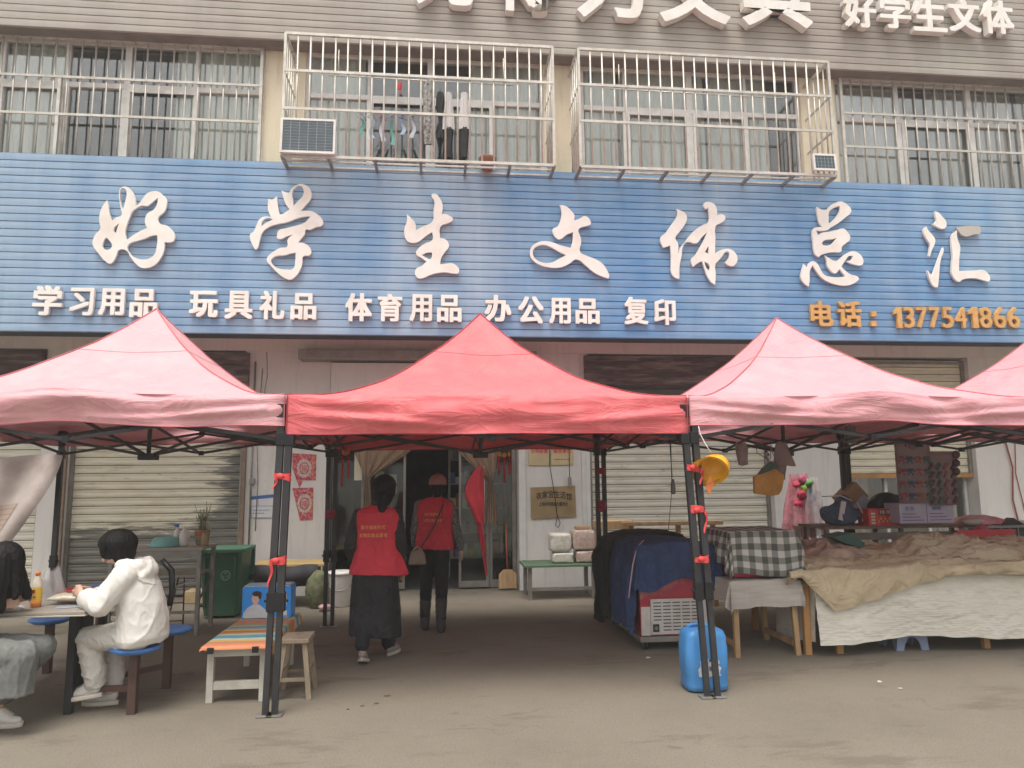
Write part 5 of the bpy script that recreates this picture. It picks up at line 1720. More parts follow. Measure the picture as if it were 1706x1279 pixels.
# small wooden stool
st = thing('wooden_stool', 'worn wooden stool with splayed legs beside the striped bench', 'stool', (-1.06, -4.7, 0))
M['stool_wood'] = mat('stool_wood', (.30, .24, .17), .75, .25, scale=8, vs=(1, 1, .2), dirt=(.14, .10, .07), dscale=5)
sx0, sx1, sy0, sy1, sz = -1.16, -.945, -4.88, -4.60, .43
b = MB(); b.box((sx0, sy0, sz-.032), (sx1, sy1, sz), .006); b.build('seat', M['stool_wood'], st)
feet = []
for ix in (0, 1):
    for iy in (0, 1):
        tx, ty = (sx0+.035, sx1-.035)[ix], (sy0+.04, sy1-.04)[iy]
        fx, fy = tx+(-.05, .05)[ix], ty+(-.05, .05)[iy]
        b = MB(); b.bar((tx, ty, sz-.033), (fx, fy, .0), .032, .036); b.build('leg', M['stool_wood'], st)
        feet.append(((tx+fx)/2, (ty+fy)/2))
z = .17
lg = lambda ix, iy, z: ((sx0+.035, sx1-.035)[ix]+(-.05, .05)[ix]*(1-z/.4), (sy0+.04, sy1-.04)[iy]+(-.05, .05)[iy]*(1-z/.4), z)
for a, c, z in (((0, 0), (1, 0), .14), ((0, 1), (1, 1), .14), ((0, 0), (0, 1), .20), ((1, 0), (1, 1), .20)):
    p, q = Vector(lg(*a, z)), Vector(lg(*c, z)); d = (q-p).normalized()*.02
    b = MB(); b.bar(p+d, q-d, .022, .03); b.build('stretcher', M['stool_wood'], st)

# ------------------------------------------------------------------ plaques right of the door
M['brass'] = mat('brass', (.40, .29, .15), .35, .12, metal=.35, dirt=(.22, .16, .09), dscale=3)
M['brass_b'] = mat('brass_b', (.58, .48, .28), .4, .1, metal=.1)
def plaque(q, lab, m, lines, wires=True, Y=-.03):
    pl = thing('wall_plaque', lab, 'plaque', tuple(PY(*q[3], Y)), 'brass plaques on the pier right of the door')
    sheet('plate', q, Y, m, parent=pl, th=.012)
    for (txt, x0, y0, x1, y1, mm, arch) in lines:
        b = MB()
        n = len(txt)
        for i, ch in enumerate(txt):
            if ch == ' ': continue
            f = (i+.5)/n*2-1
            xa = x0+(x1-x0)*i/n+.3; xb = x0+(x1-x0)*(i+1)/n-.3
            dy = arch*f*f
            a = PY(xa, y1+dy, Y); c = PY(xb, y0+dy, Y)
            put_glyph(b, ch, (a.x, Y-.0012, a.z), (cos(-f*arch*.03), 0, sin(-f*arch*.03)), (0, 0, 1), c.x-a.x, c.z-a.z, .0016, 0, bold=.03)
        b.build('lettering', mm, pl, fix=False)
plaque([(884, 812), (958, 809), (960, 860), (885, 864)], 'brown brass plaque with an arched line of characters, the lowest of three', M['brass'],
       [('农家宜生活馆', 893, 817, 953, 829, M['dark_print'], 5), ('上岗村供销综合服务社', 898, 836, 946, 843, M['dark_print'], 0)])
plaque([(881, 746), (916, 746), (916, 775), (881, 775)], 'upper left yellow plaque with red characters, under the tent edge', M['brass_b'], [('文明经营', 884, 748, 913, 755, M['red_print'], 0)])
plaque([(918, 746), (955, 745), (955, 774), (918, 775)], 'upper right yellow plaque with red characters, next to its twin', M['brass_b'], [('诚信单位', 921, 748, 952, 755, M['red_print'], 0), ('消费者协会', 922, 764, 950, 766, M['red_print'], 0)])
b = MB()
p = PY(916, 775, -.07)
b.tube([(p.x, -.09, p.z+.9), (p.x, -.07, p.z), (p.x+.08, -.07, p.z-.55), (p.x+.10, -.07, p.z-.75), (p.x+.07, -.07, p.z-.87), (p.x+.11, -.07, p.z-.90), (p.x+.14, -.07, p.z-.84), (p.x+.10, -.07, p.z-.72)], .006, 6)
tag(b.build('cable_loop', M['black_plastic'], base=(p.x, -.07, p.z)), 'thin black cable hanging in a loop across the brass plaque', 'cable')
p = PY(949, 800, -.07)
ps_ = thing('pull_switch', 'grey cord switch hanging in front of the brass plaque', 'switch', (p.x, -.07, p.z))
b = MB(); b.tube([(p.x, -.08, p.z+.6), (p.x, -.07, p.z+.05)], .006, 6); b.build('cord', M['black_plastic'], ps_)
b = MB(); b.box((p.x-.025, -.09, p.z-.11), (p.x+.025, -.055, p.z+.05), .008); b.build('switch_body', M['grey_steel'], ps_)

# green bench with packs of tissue
M['bench_green'] = mat('bench_green', (.09, .16, .09), .6, .15)
gb = thing('green_bench', 'green topped low table against the pier with tissue packs on it', 'table', (1.6, -.6, 0))
b = MB(); b.box((1.16, -.92, .425), (2.18, -.30, .455), .006); b.build('table_top', M['bench_green'], gb)
for x in (1.24, 2.10):
    for y in (-.86, -.36):
        b = MB(); b.box((x-.025, y-.025, 0), (x+.025, y+.025, .424)); b.build('leg', M['grey_steel'], gb)
b = MB(); b.box((1.27, -.875, .12), (2.07, -.845, .16)); b.build('stretcher', M['grey_steel'], gb)
M['tissue_a'] = mat('tissue_a', (.58, .56, .50), .35, .2, scale=22, dirt=(.45, .36, .3), dscale=16, spec=.6)
M['tissue_b'] = mat('tissue_b', (.45, .33, .29), .35, .3, scale=22, dirt=(.6, .5, .45), dscale=16, spec=.6)
def tissue(x0, x1, z0, z1, m, lab, sd):
    b = MB()
    n = 14
    def fn(u, v):
        th = u*2*pi; ph = (v-.5)*pi
        sq = lambda c, e: (abs(c)**e)*(1 if c > 0 else -1)
        X = sq(cos(ph), .25)*sq(cos(th), .25); Y = sq(cos(ph), .25)*sq(sin(th), .25); Z = sq(sin(ph), .3)
        w = noise.noise(Vector((X*4, Y*4, Z*4+sd)))*.012
        return Vector(((x0+x1)/2+X*((x1-x0)/2-.006+w), -.66+Y*(.13+w), (z0+z1)/2+Z*((z1-z0)/2-.004)))
    b.grid(fn, 40, 20)
    bmesh.ops.remove_doubles(b.bm, verts=list(b.bm.verts), dist=.0005)
    tag(b.build('tissue_pack', m), lab, 'tissue pack', 'plastic wrapped tissue packs on the green table')
tissue(1.56, 1.86, .456, .60, M['tissue_a'], 'white tissue pack, bottom of the left stack on the green table', 1)
tissue(1.53, 1.83, .601, .86, M['tissue_a'], 'white tissue pack, top of the left stack on the green table', 5)
tissue(1.88, 2.17, .456, .62, M['tissue_b'], 'brownish tissue pack, bottom of the right stack on the green table', 9)
tissue(1.84, 2.16, .621, .90, M['tissue_b'], 'brownish tissue pack, top of the right stack on the green table', 13)
b = MB(); b.box((1.90, -.72, .902), (2.10, -.60, .94), .004); tag(b.build('small_carton', M['cardboard']), 'small flat carton on top of the right stack of tissue packs', 'carton')
br = thing('broom', 'broom leaning with red handle by the right door pane', 'broom', (1.02, .05, 0))
b = MB(); b.tube([(1.03, .05, .25), (1.02, .16, .95)], .011, 8); b.build('handle', mat('broom_red', (.35, .09, .06), .5), br)
b = MB(); b.ring_loft([rr(.90+w_, 1.16-w_, .0, .06, z, .015, 2) for w_, z in ((0, .03), (.0, .22), (.07, .29))], True, smooth=False); b.disturb(.006, 40); b.build('broom_head', mat('broom_head', (.46, .30, .16), .9, .3, scale=40, vs=(1, 1, .1)), br)

# red cloth tied on the door handle
M['flag_red'] = mat('flag_red', (.55, .03, .05), .6, .15)
fc = thing('red_cloth', 'bright red cloth tied on the right door handle', 'cloth', (.66, .05, 1.2))
b = MB()
def fl(u, v, s):
    z = 1.76-.82*v
    w_ = .11*(.5+1.0*sin(min(1, v*1.35)*pi*.8)) if v < .75 else .11*(.5+1.0*sin(pi*.8))*(1-(v-.75)*1.6)
    return Vector((.70-w_*1.7*u, .10+s*.03*sin(u*pi)+.02*sin(u*9+v*6), z+.03*u))
b.grid(lambda u, v: fl(u, v, -1), 12, 24); b.grid(lambda u, v: fl(u, v, 1), 12, 24)
b.build('upper_fold', M['flag_red'], fc)
b = MB()
def fl2(u, v):
    z = 1.12-.92*v
    return Vector((.64+.10*v-.10*(1-v*.7)*(u-.2), .09-.03*sin(u*pi*2+v*4), z))
b.grid(fl2, 10, 24)
b.build('tail', mat('flag_red_b', (.50, .04, .06), .6, .15), fc, fix=False)

# door charms
def knot(px, py, label, ball, Y=-2.37):
    p = PY(px, py, Y)
    k = thing('door_charm', label, 'charm', tuple(p), 'red tasselled charms hanging at the door')
    b = MB()
    if ball:
        b.ell((p.x, Y, p.z), (.045, .04, .045), 14, 10); b.disturb(.010, 40)
        b.build('ball', mat('charm_orange', (.60, .17, .07), .6, .4, scale=60), k)
        offs = (-.03, .03)
    else:
        b.box((p.x-.065, Y-.01, p.z), (p.x+.065, Y+.01, p.z+.016), .003)
        for dx in (-.055, .055): b.ell((p.x+dx, Y, p.z-.05), (.018, .012, .03), 8, 6)
        b.ell((p.x, Y, p.z-.06), (.03, .02, .03), 8, 6)
        b.build('bar', M['gold_print'], k)
        offs = (-.055, 0, .055)
    for i, dx in enumerate(offs):
        L = (.26, .17, .2)[i] if ball else (.15, .24, .15)[i]
        b = MB(); b.tube([(p.x+dx, Y, p.z-.03), (p.x+dx*1.1, Y, p.z-.13)], .003, 5); b.ell((p.x+dx*1.1, Y, p.z-.11), (.016, .012, .02), 8, 6)
        b.tube([(p.x+dx*1.1, Y, p.z-.13), (p.x+dx*1.1, Y, p.z-.13-L*.3), (p.x+dx*1.15, Y, p.z-.13-L)], .014, 8, rads=[.008, .015, .011]); b.build('tassel', M['red_print'], k)
    b = MB(); b.tube([(p.x, Y, p.z+.01), (p.x, Y+.0, p.z+.16)], .0025, 5); b.build('string', M['red_print'], k)
knot(576, 752, 'charm with an orange ball and two red tassels left of the door', True)
knot(840, 749, 'charm with a gold bar and three red tassels right of the door', False)
p = PY(800, 755, -.3)
b = MB(); b.ell((p.x, -.3, p.z), (.055, .05, .06), 12, 9); b.disturb(.02, 60); b.tube([(p.x, -.3, p.z+.05), (p.x, -.3, p.z+.5)], .003, 5)
tag(b.build('silver_charm', mat('silver', (.6, .6, .6), .3, .5, scale=80, metal=.6)), 'small silvery hanging ornament above the red cloth', 'charm')
# ------------------------------------------------------------------ freezer under two cloths
M['freezer_red'] = mat('freezer_red', (.36, .03, .05), .35, .15, spec=.5, dirt=(.55, .5, .45), dscale=3, damt=.4)
M['freezer_white'] = mat('freezer_white', (.60, .58, .55), .4, .08, dirt=(.4, .3, .25), dscale=5)
M['slot_dark'] = mat('slot_dark', (.05, .05, .05), .8)
FX0, FX1, FY0, FY1 = 1.90, 2.60, -3.80, -2.45
fz = thing('chest_freezer', 'red and white chest freezer on castors under a blue cloth', 'freezer', ((FX0+FX1)/2, -3.1, 0))
b = MB(); b.box((FX0, FY0, .13), (FX1, FY1, .93), .02); b.build('cabinet', M['freezer_red'], fz)
b = MB(); b.box((FX0+.01, FY0-.004, .14), (FX0+.10, FY0+.02, .40), .003); b.build('corner_patch', M['freezer_white'], fz)
b = MB(); b.box((FX0+.10, FY0-.018, .15), (FX1-.02, FY0-.001, .47), .004); gr_ = b.build('grille_panel', M['freezer_white'], fz)
first = None
for i in range(5):
    for j in range(9):
        if i == 0 and j < 3: continue
        x = FX0+.125+i*.092; z = .185+j*.031
        if first is None:
            b = MB(); b.box((x, FY0-.0215, z), (x+.075, FY0-.0185, z+.009), .001); first = b.build('vent_slot', M['slot_dark'], gr_); f0 = (x, z)
        else:
            part_copy(first, (x-f0[0], 0, z-f0[1]))
b = MB(); b.box((FX0+.115, FY0-.026, .175), (FX0+.175, FY0-.0185, .245), .002); b.build('socket', M['slot_dark'], gr_)
b = MB(); b.cyl((FX0+.145, FY0-.032, .21), (FX0+.145, FY0-.026, .21), .016, n=12); b.build('knob', M['grey_steel'], gr_)
b = MB(); b.box((FX1-.17, FY0-.004, .53), (FX1-.07, FY0-.0005, .60)); b.build('sticker', mat('sticker_yellow', (.70, .55, .06), .5), fz)
b = MB(); put_text(b, '注意', (FX1-.165, FY0-.0045, .545), (1, 0, 0), (0, 0, 1), .09, .04, .1, .001); b.build('lettering', M['dark_print'], fz)
b = MB(); b.box((FX0-.005, FY0-.01, .08), (FX1+.005, FY1, .129), .004); b.build('base_rail', M['grey_steel'], fz)
for x in (FX0+.06, FX1-.06):
    for y in (FY0+.07, FY1-.07):
        b = MB(); b.tube([(x-.012, y, .036), (x+.012, y, .036)], .035, 16); c_ = b.build('castor', M['black_plastic'], fz)
        b = MB(); b.box((x-.02, y-.008, .03), (x-.014, y+.008, .079)); b.box((x+.014, y-.008, .03), (x+.02, y+.008, .079)); build_each(b, 'fork', M['grey_steel'], c_)
M['cloth_navy'] = mat('cloth_navy', (.035, .058, .14), .9, .25, wr=.5, scale=3, dirt=(.10, .12, .2), dscale=5, damt=.35)
M['cloth_dark'] = mat('cloth_dark', (.03, .034, .033), .9, .35, wr=.5, scale=3)
b = MB()
drape(b, FX0, FX1, -3.0, FY1, .985, .84, .25, .08, .55, 60, 60, seed=3.3, ripple=.03, lump=.02, flare=.35, hem=.08, zfun=lambda x, y: .04*sin((x-FX0)*4)-.02*(y+3))
tag(b.build('dark_cover', M['cloth_dark'], fix=False), 'dark grey green cloth covering the rear half of the freezer', 'cloth')
b = MB()
drape(b, FX0-.01, FX1+.03, -3.80, -3.0, .975, .80, .40, .38, .03, 70, 60, seed=1.2, ripple=.022, lump=.014, flare=.30, hem=.10, zfun=lambda x, y: .035*sin((x-FX0)*4.2)-.02)
nv_ = tag(b.build('navy_cover', M['cloth_navy'], fix=False), 'navy blue jacket like cloth spread over the front of the freezer', 'cloth')
b = MB()
b.tube([(1.98, -3.72, 1.005), (1.89, -3.80, .95), (1.83, -3.86, .80), (1.79, -3.89, .62), (1.77, -3.90, .50)], .006, 6); 
b.build('piping', mat('piping_pink', (.55, .35, .36), .6), nv_)

# timber odds and ends behind the freezer
wd = thing('timber_trestle', 'rough wooden trestle against the shutter behind the freezer', 'trestle', (2.9, -1.6, 0))
b = MB(); b.box((2.3, -1.7, 1.0), (3.6, -1.6, 1.05), .006); b.build('top_rail', M['wood_pale'], wd)
for x in (2.4, 3.0, 3.45):
    b = MB(); b.box((x, -1.68, 0), (x+.05, -1.62, .999)); b.build('leg', M['wood_pale'], wd)
b = MB(); b.box((2.35, -1.69, .55), (3.5, -1.685, .60)); b.build('stretcher', M['wood_pale'], wd)
b = MB(); b.box((2.05, -1.45, .95), (2.5, -1.15, 1.05), .004, Matrix.Rotation(.1, 3, 'Z')); b.box((2.05, -1.40, 0), (2.10, -1.2, .949)); b.box((2.42, -1.40, 0), (2.47, -1.2, .949)); tag(b.build('wooden_crate', M['wood_pale']), 'pale wooden crate top showing just above the dark cloth', 'crate')

# cooler on a cloth covered table with gingham over it
tb = thing('small_table', 'wooden table with a wrinkled white cloth, beside the blue jerrycan', 'table', (2.97, -3.8, 0))
TX0, TX1, TY0, TY1 = 2.64, 3.28, -4.18, -3.45
for x in (TX0+.05, TX1-.05):
    for y in (TY0+.05, TY1-.05):
        b = MB(); b.bar((x, y, .64), (x+(-.0 if x < 3 else .03), y, 0), .04, .045); b.build('leg', M['wood_pale'], tb)
b = MB(); b.box((TX0+.02, TY0+.02, .64), (TX1-.02, TY1-.02, .665)); b.build('tabletop', M['wood_pale'], tb)
b = MB(); b.bar((TX1-.04, TY0+.08, .10), (TX1-.04, TY1-.08, .10), .045, .03); b.bar((TX0+.05, TY0+.08, .10), (TX0+.05, TY1-.08, .10), .045, .03); build_each(b, 'stretcher', M['wood_pale'], tb)
M['cloth_offwhite'] = mat('cloth_offwhite', (.50, .46, .42), .9, .12, scale=6, vs=(.5, 1, 5), dirt=(.33, .29, .26), dscale=4, dvs=(.4, 1, 4), bmp=.6, bscale=26)
b = MB(); drape(b, TX0, TX1, TY0, TY1, .668, .20, .06, .24, .1, 60, 60, seed=6, ripple=.008, lump=.010, flare=.12, hem=.05); tag(b.build('white_tablecloth', M['cloth_offwhite'], fix=False), 'wrinkled off white cloth hanging from the small table', 'tablecloth')
M['cooler_red'] = mat('cooler_red', (.42, .035, .06), .45, .1)
cl = thing('red_cooler', 'crimson cooler box mostly hidden under the gingham cloth', 'cooler', (2.97, -3.8, .69))
b = MB(); b.box((2.70, -4.10, .69), (3.27, -3.55, 1.00), .02); b.build('box', M['cooler_red'], cl)
b = MB(); b.box((2.68, -4.12, 1.002), (3.29, -3.53, 1.09), .015); b.build('lid', M['cooler_red'], cl)
def ging(t, x, y):
    fx = math_n(t, 'GREATER_THAN', math_n(t, 'FRACT', math_n(t, 'MULTIPLY', x, 10)), .5)
    fy = math_n(t, 'GREATER_THAN', math_n(t, 'FRACT', math_n(t, 'MULTIPLY', y, 11)), .5)
    s_ = math_n(t, 'MULTIPLY', math_n(t, 'ADD', fx, fy), .5)
    r = t.nodes.new('ShaderNodeValToRGB'); r.color_ramp.interpolation = 'CONSTANT'
    e = r.color_ramp.elements; e.new(.5)
    for el, (p, c) in zip(e, ((0, (.10, .10, .09)), (.25, (.26, .26, .24)), (.75, (.58, .57, .53)))):
        el.position = p; el.color = (*c, 1)
    t.links.new(s_, r.inputs['Fac'])
    return r.outputs['Color']
b = MB(); drape(b, 2.675, 3.295, -4.125, -3.52, 1.10, .30, .22, .37, .15, 70, 60, seed=2.2, ripple=.016, lump=.006, flare=.25, hem=.05); tag(b.build('gingham_cloth', uvmat('gingham', ging), fix=False), 'grey and white gingham cloth thrown over the red cooler', 'cloth')

# blue jerrycan
M['can_blue'] = mat('can_blue', (.06, .25, .58), .4, .1, dirt=(.15, .35, .6), dscale=3, damt=.4)
jc = thing('jerrycan', 'blue plastic jerrycan with a torn white label by the front tent legs', 'jerrycan', (2.05, -5.02, 0))
b = MB()
jx, jy = 2.045, -5.02
b.ring_loft([rr(jx-w_, jx+w_, jy-d_, jy+d_, z, r, 5) for w_, d_, z, r in ((.12, .09, .002, .05), (.155, .115, .015, .06), (.162, .12, .05, .06), (.160, .118, .12, .06), (.166, .122, .135, .06), (.166, .122, .33, .06), (.160, .118, .345, .06), (.160, .118, .40, .06), (.145, .105, .44, .06), (.10, .07, .462, .05))], True)
body = b.build('can_body', M['can_blue'], jc)
b = MB(); b.tube([(jx+.03, jy, .455), (jx+.03, jy, .485)], .033, 16); b.build('cap', mat('cap_blue', (.12, .35, .62), .4), jc)
b = MB(); b.tube([(jx-.11, jy, .43), (jx-.10, jy, .475), (jx-.04, jy, .485), (jx-.02, jy, .455)], .014, 8); b.build('handle', M['can_blue'], jc)
b = MB(); b.prism([Vector((jx+x, jy-.1232, z)) for x, z in ((-.08, .12), (-.085, .17), (-.065, .20), (-.07, .235), (.0, .25), (.07, .245), (.085, .22), (.07, .205), (.095, .18), (.08, .15), (.09, .125), (.03, .13), (.0, .118))], (0, .001, 0)); b.build('label', mat('label_torn', (.62, .60, .55), .7, .1, scale=30, dirt=(.2, .25, .4), dscale=40), jc)
b = MB(); b.prism([Vector((jx+x, jy-.1245, z)) for x, z in ((.0, .25), (.05, .245), (.056, .225), (.0, .228))], (0, .0008, 0)); put_text(b, '尿素', (jx-.04, jy-.1250, .16), (1, 0, 0), (0, 0, 1), .07, .035, .1, .001); b.build('print', mat('label_navy', (.04, .07, .25), .6), jc)

# yellow helmet on a wire
M['helmet'] = mat('helmet', (.80, .42, .02), .35, .12, spec=.5, dirt=(.6, .25, .03), dscale=5)
hm = thing('yellow_helmet', 'yellow plastic helmet hanging on a white wire from the tent corner', 'helmet', (2.08, -5.2, 1.67))
R_ = Matrix.Rotation(radians(52), 3, 'Y') @ Matrix.Rotation(radians(-28), 3, 'X')
c0 = Vector((2.065, -5.36, 1.675))
b = MB()
def dome(u, v, k=1.0):
    th = u*2*pi; ph = v*pi/2
    rad = .125*cos(ph)*k
    x, y, z = rad*cos(th)*.86, rad*sin(th)*1.15, .125*sin(ph)*k
    z += .006*max(0, cos(th*3))*cos(ph)
    return c0 + R_ @ Vector((x, y, z-.03))
b.grid(lambda u, v: dome(u, v), 36, 12); b.grid(lambda u, v: dome(u, v, .95), 36, 12)
b.build('shell', M['helmet'], hm, fix=False)
b = MB()
def brim(u, v):
    th = u*2*pi
    front = max(0, sin(th))**1.5
    r0 = 1-.05; ext = .018+.065*front
    x, y = cos(th)*.86, sin(th)*1.15
    return c0 + R_ @ Vector((x*(.113+ext*v), y*(.113+ext*v*.85), -.03-.012*v*front+.003*sin(v*pi)))
b.grid(brim, 40, 4)
b.build('brim', M['helmet'], hm, fix=False)
b = MB()
for k in range(5):
    a = k*pi/5+.3
    b.ell(tuple(c0 + R_ @ Vector((.112*cos(a)*.86, .112*sin(a)*1.15, -.012))), (.006, .006, .006), 6, 4)
b.tube([c0+R_@Vector((-.09, 0, -.03)), c0+R_@Vector((-.03, .05, -.10)), c0+R_@Vector((.05, .06, -.12)), c0+R_@Vector((.09, 0, -.03))], .003, 5)
b.build('strap', mat('strap_brown', (.3, .14, .04), .7), hm)
b = MB(); b.tube([(1.985, -5.29, 1.99), (1.992, -5.30, 1.93), (2.02, -5.33, 1.85), (2.045, -5.36, 1.79)], .0035, 6); b.build('wire', M['paper_white'], hm)
b = MB(); b.prism([Vector((2.03, -5.36, 1.62)), Vector((2.06, -5.36, 1.56)), Vector((2.02, -5.36, 1.47)), Vector((1.995, -5.36, 1.53))], (0, .006, 0)); b.build('tag_strip', mat('tag_orange', (.7, .2, .06), .5), hm)

# cords hanging from the frame
cd = thing('pod_cord', 'black cord with a dark bulb shaped switch beside the tent legs', 'cord', (1.84, -4.5, 1.6))
p = PY(1120, 800, -4.5)
b = MB(); b.tube([(p.x-.01, -4.5, 1.93), (p.x, -4.5, p.z+.02)], .004, 6); b.build('cord', M['black_plastic'], cd)
b = MB(); b.lathe((p.x+.005, -4.5, p.z-.12), [(.01, 0), (.022, .01), (.020, .08), (.012, .13)], 12); b.build('switch_body', mat('switch_grey', (.12, .11, .11), .4), cd)
b = MB(); b.tube([(p.x+.0, -4.5, 1.95), (p.x+.06, -4.3, 1.5), (p.x+.14, -3.9, 1.08)], .003, 5); b.tube([(1.99, -5.2, 1.28), (2.10, -4.9, 1.12), (2.22, -4.2, 1.03)], .003, 5)
tag(b.build('guy_string', M['black_plastic']), 'thin black strings running from the tent frame down to the freezer', 'string')
# hook rail with small hanging things
M['mauve_cloth'] = mat('mauve_cloth', (.26, .19, .19), .85, .2)
def limp(name, lab, cat, px0, py0, px1, py1, Y, m, prof, sd, grp=None):
    a = PY(px0, py1, Y); c = PY(px1, py0, Y)
    cx, w_, h_ = (a.x+c.x)/2, (c.x-a.x)/2, c.z-a.z
    b = MB()
    def fn(u, v, s):
        k = prof(v)
        return Vector((cx + cos(u*2*pi)*w_*k[0] + w_*k[1], Y + sin(u*2*pi)*.035*k[0] + .01*sin(u*22+v*4+sd), c.z-h_*v + .006*sin(u*15+sd)))
    b.grid(lambda u, v: fn(u, v, 0), 32, 16)
    b.tube([(cx, Y, c.z-.01), (cx+.01, Y, c.z+.07)], .003, 5)
    return tag(b.build(name, m, fix=False), lab, cat, grp)
limp('hanging_glove', 'mauve work glove hanging from the tent frame, left of the hat', 'glove', 1224, 738, 1246, 775, -3.9, M['mauve_cloth'], lambda v: (.95-.35*v if v > .3 else .7+.8*v, .2*v), 1)
limp('hanging_hat', 'mauve sun hat hanging above the orange cloth bag', 'hat', 1284, 736, 1320, 776, -3.88, M['mauve_cloth'], lambda v: (.35+.65*v**.7, .15*v), 4)
limp('hanging_rag', 'mauve rag hanging down behind the orange cloth bag', 'rag', 1287, 768, 1312, 800, -3.86, M['mauve_cloth'], lambda v: (.9-.4*v, 0), 7)
ob = thing('cloth_bag', 'orange and brown stitched cloth bag hanging open under the tent', 'bag', (3.2, -3.95, 1.5))
b = MB()
Q = [PY(x, y, -3.95) for x, y in ((1255, 793), (1290, 780), (1306, 792), (1302, 815), (1297, 824), (1285, 826), (1256, 822))]
b.prism([Vector((p.x, -3.97, p.z)) for p in Q], (0, .04, 0))
bmesh.ops.bevel(b.bm, geom=list(b.bm.edges), offset=.006, segments=2, affect='EDGES')
b.build('bag_body', mat('bag_orange', (.45, .22, .06), .8, .25, scale=8), ob)
b = MB()
Q = [PY(x, y, -3.95) for x, y in ((1262, 790), (1284, 768), (1294, 776), (1284, 793))]
b.prism([Vector((p.x, -3.965, p.z)) for p in Q], (0, .03, 0)); b.build('flap', mat('bag_green', (.07, .11, .09), .8), ob)
b = MB(); b.tube([PY(1262, 790, -3.95), PY(1284, 762, -3.95), PY(1284, 742, -3.95)], .004, 6); b.tube([PY(1302, 792, -3.95), PY(1290, 762, -3.95), PY(1284, 742, -3.95)], .004, 6); b.build('strap', M['wood_old'], ob)
b = MB()
for (x0, xm, x1, y1) in ((1240, 1243, 1242, 775), (1257, 1262, 1280, 765), (1276, 1275, 1277, 760)):
    a, m_, c = PY(x0, 738, -3.9), PY(xm, 755, -3.9), PY(x1, y1, -3.9)
    b.tube([a, m_, c], .004, 5)
for k in range(6):
    p = PY(1276+k % 2*4, 742+k*5, -3.9); b.ell(tuple(p), (.012, .012, .014), 6, 5)
tag(b.build('bead_cords', mat('bead_brown', (.12, .05, .05), .5)), 'maroon cords with small beads dangling from the tent frame', 'cord')

# wrapped bouquet against the pier
bq = thing('wrapped_bouquet', 'paper flower bouquet in shiny pink and clear wrapping before the white pier', 'bouquet', (4.75, -1.6, .9))
M['wrap_pink'] = mat('wrap_pink', (.72, .22, .28), .2, .4, scale=14, spec=.9, alpha=.55, bmp=1, bscale=18)
M['wrap_clear'] = mat('wrap_clear', (.75, .66, .68), .12, .3, scale=12, spec=1, alpha=.45, bmp=1, bscale=16)
q = PY(1335, 845, -1.6)
def cone(cx, cz, w0, w1, h, m, nm, yo, sd, lean):
    b = MB()
    def fn(u, v):
        r = w0+(w1-w0)*v
        a = u*2*pi
        f = 1+.22*sin(a*7+sd)+.12*sin(a*13+v*5)
        return Vector((cx+lean*v+r*cos(a)*f, -1.6+yo+.45*r*sin(a)*f, cz-h*v+.04*sin(a*5+sd)))
    b.grid(fn, 56, 12)
    b.build(nm, m, bq, fix=False)
cone(q.x-.02, q.z+.40, .10, .20, .80, M['wrap_pink'], 'pink_wrap', 0, 1, -.02)
cone(q.x+.10, q.z+.35, .10, .17, .72, M['wrap_clear'], 'clear_wrap', -.03, 4, .03)
for k, (dx, dz, c) in enumerate(((-.06, .30, (.50, .05, .10)), (.02, .36, (.48, .10, .18)), (.08, .30, (.12, .30, .09)), (.10, .22, (.04, .30, .30)), (.03, .24, (.30, .45, .05)), (-.02, .16, (.70, .04, .12)), (.12, .12, (.10, .25, .45)), (-.05, .05, (.68, .03, .10)))):
    b = MB(); b.ell((q.x+dx, -1.62-.02*(k % 3), q.z+dz), (.06, .05, .055), 12, 8); b.disturb(.03, 22, k); b.build('flower', mat('flower_'+str(k), c, .6, .3), bq)
b = MB(); b.box((q.x-.16, -1.75, .0), (q.x-.11, -1.70, .95)); b.box((q.x-.16, -1.75, .951), (q.x+.4, -1.45, .975)); b.box((q.x+.35, -1.50, .0), (q.x+.40, -1.45, .95))
tag(b.build('prop_stand', M['wood_old']), 'dark wooden stand holding up the wrapped bouquet', 'stand')

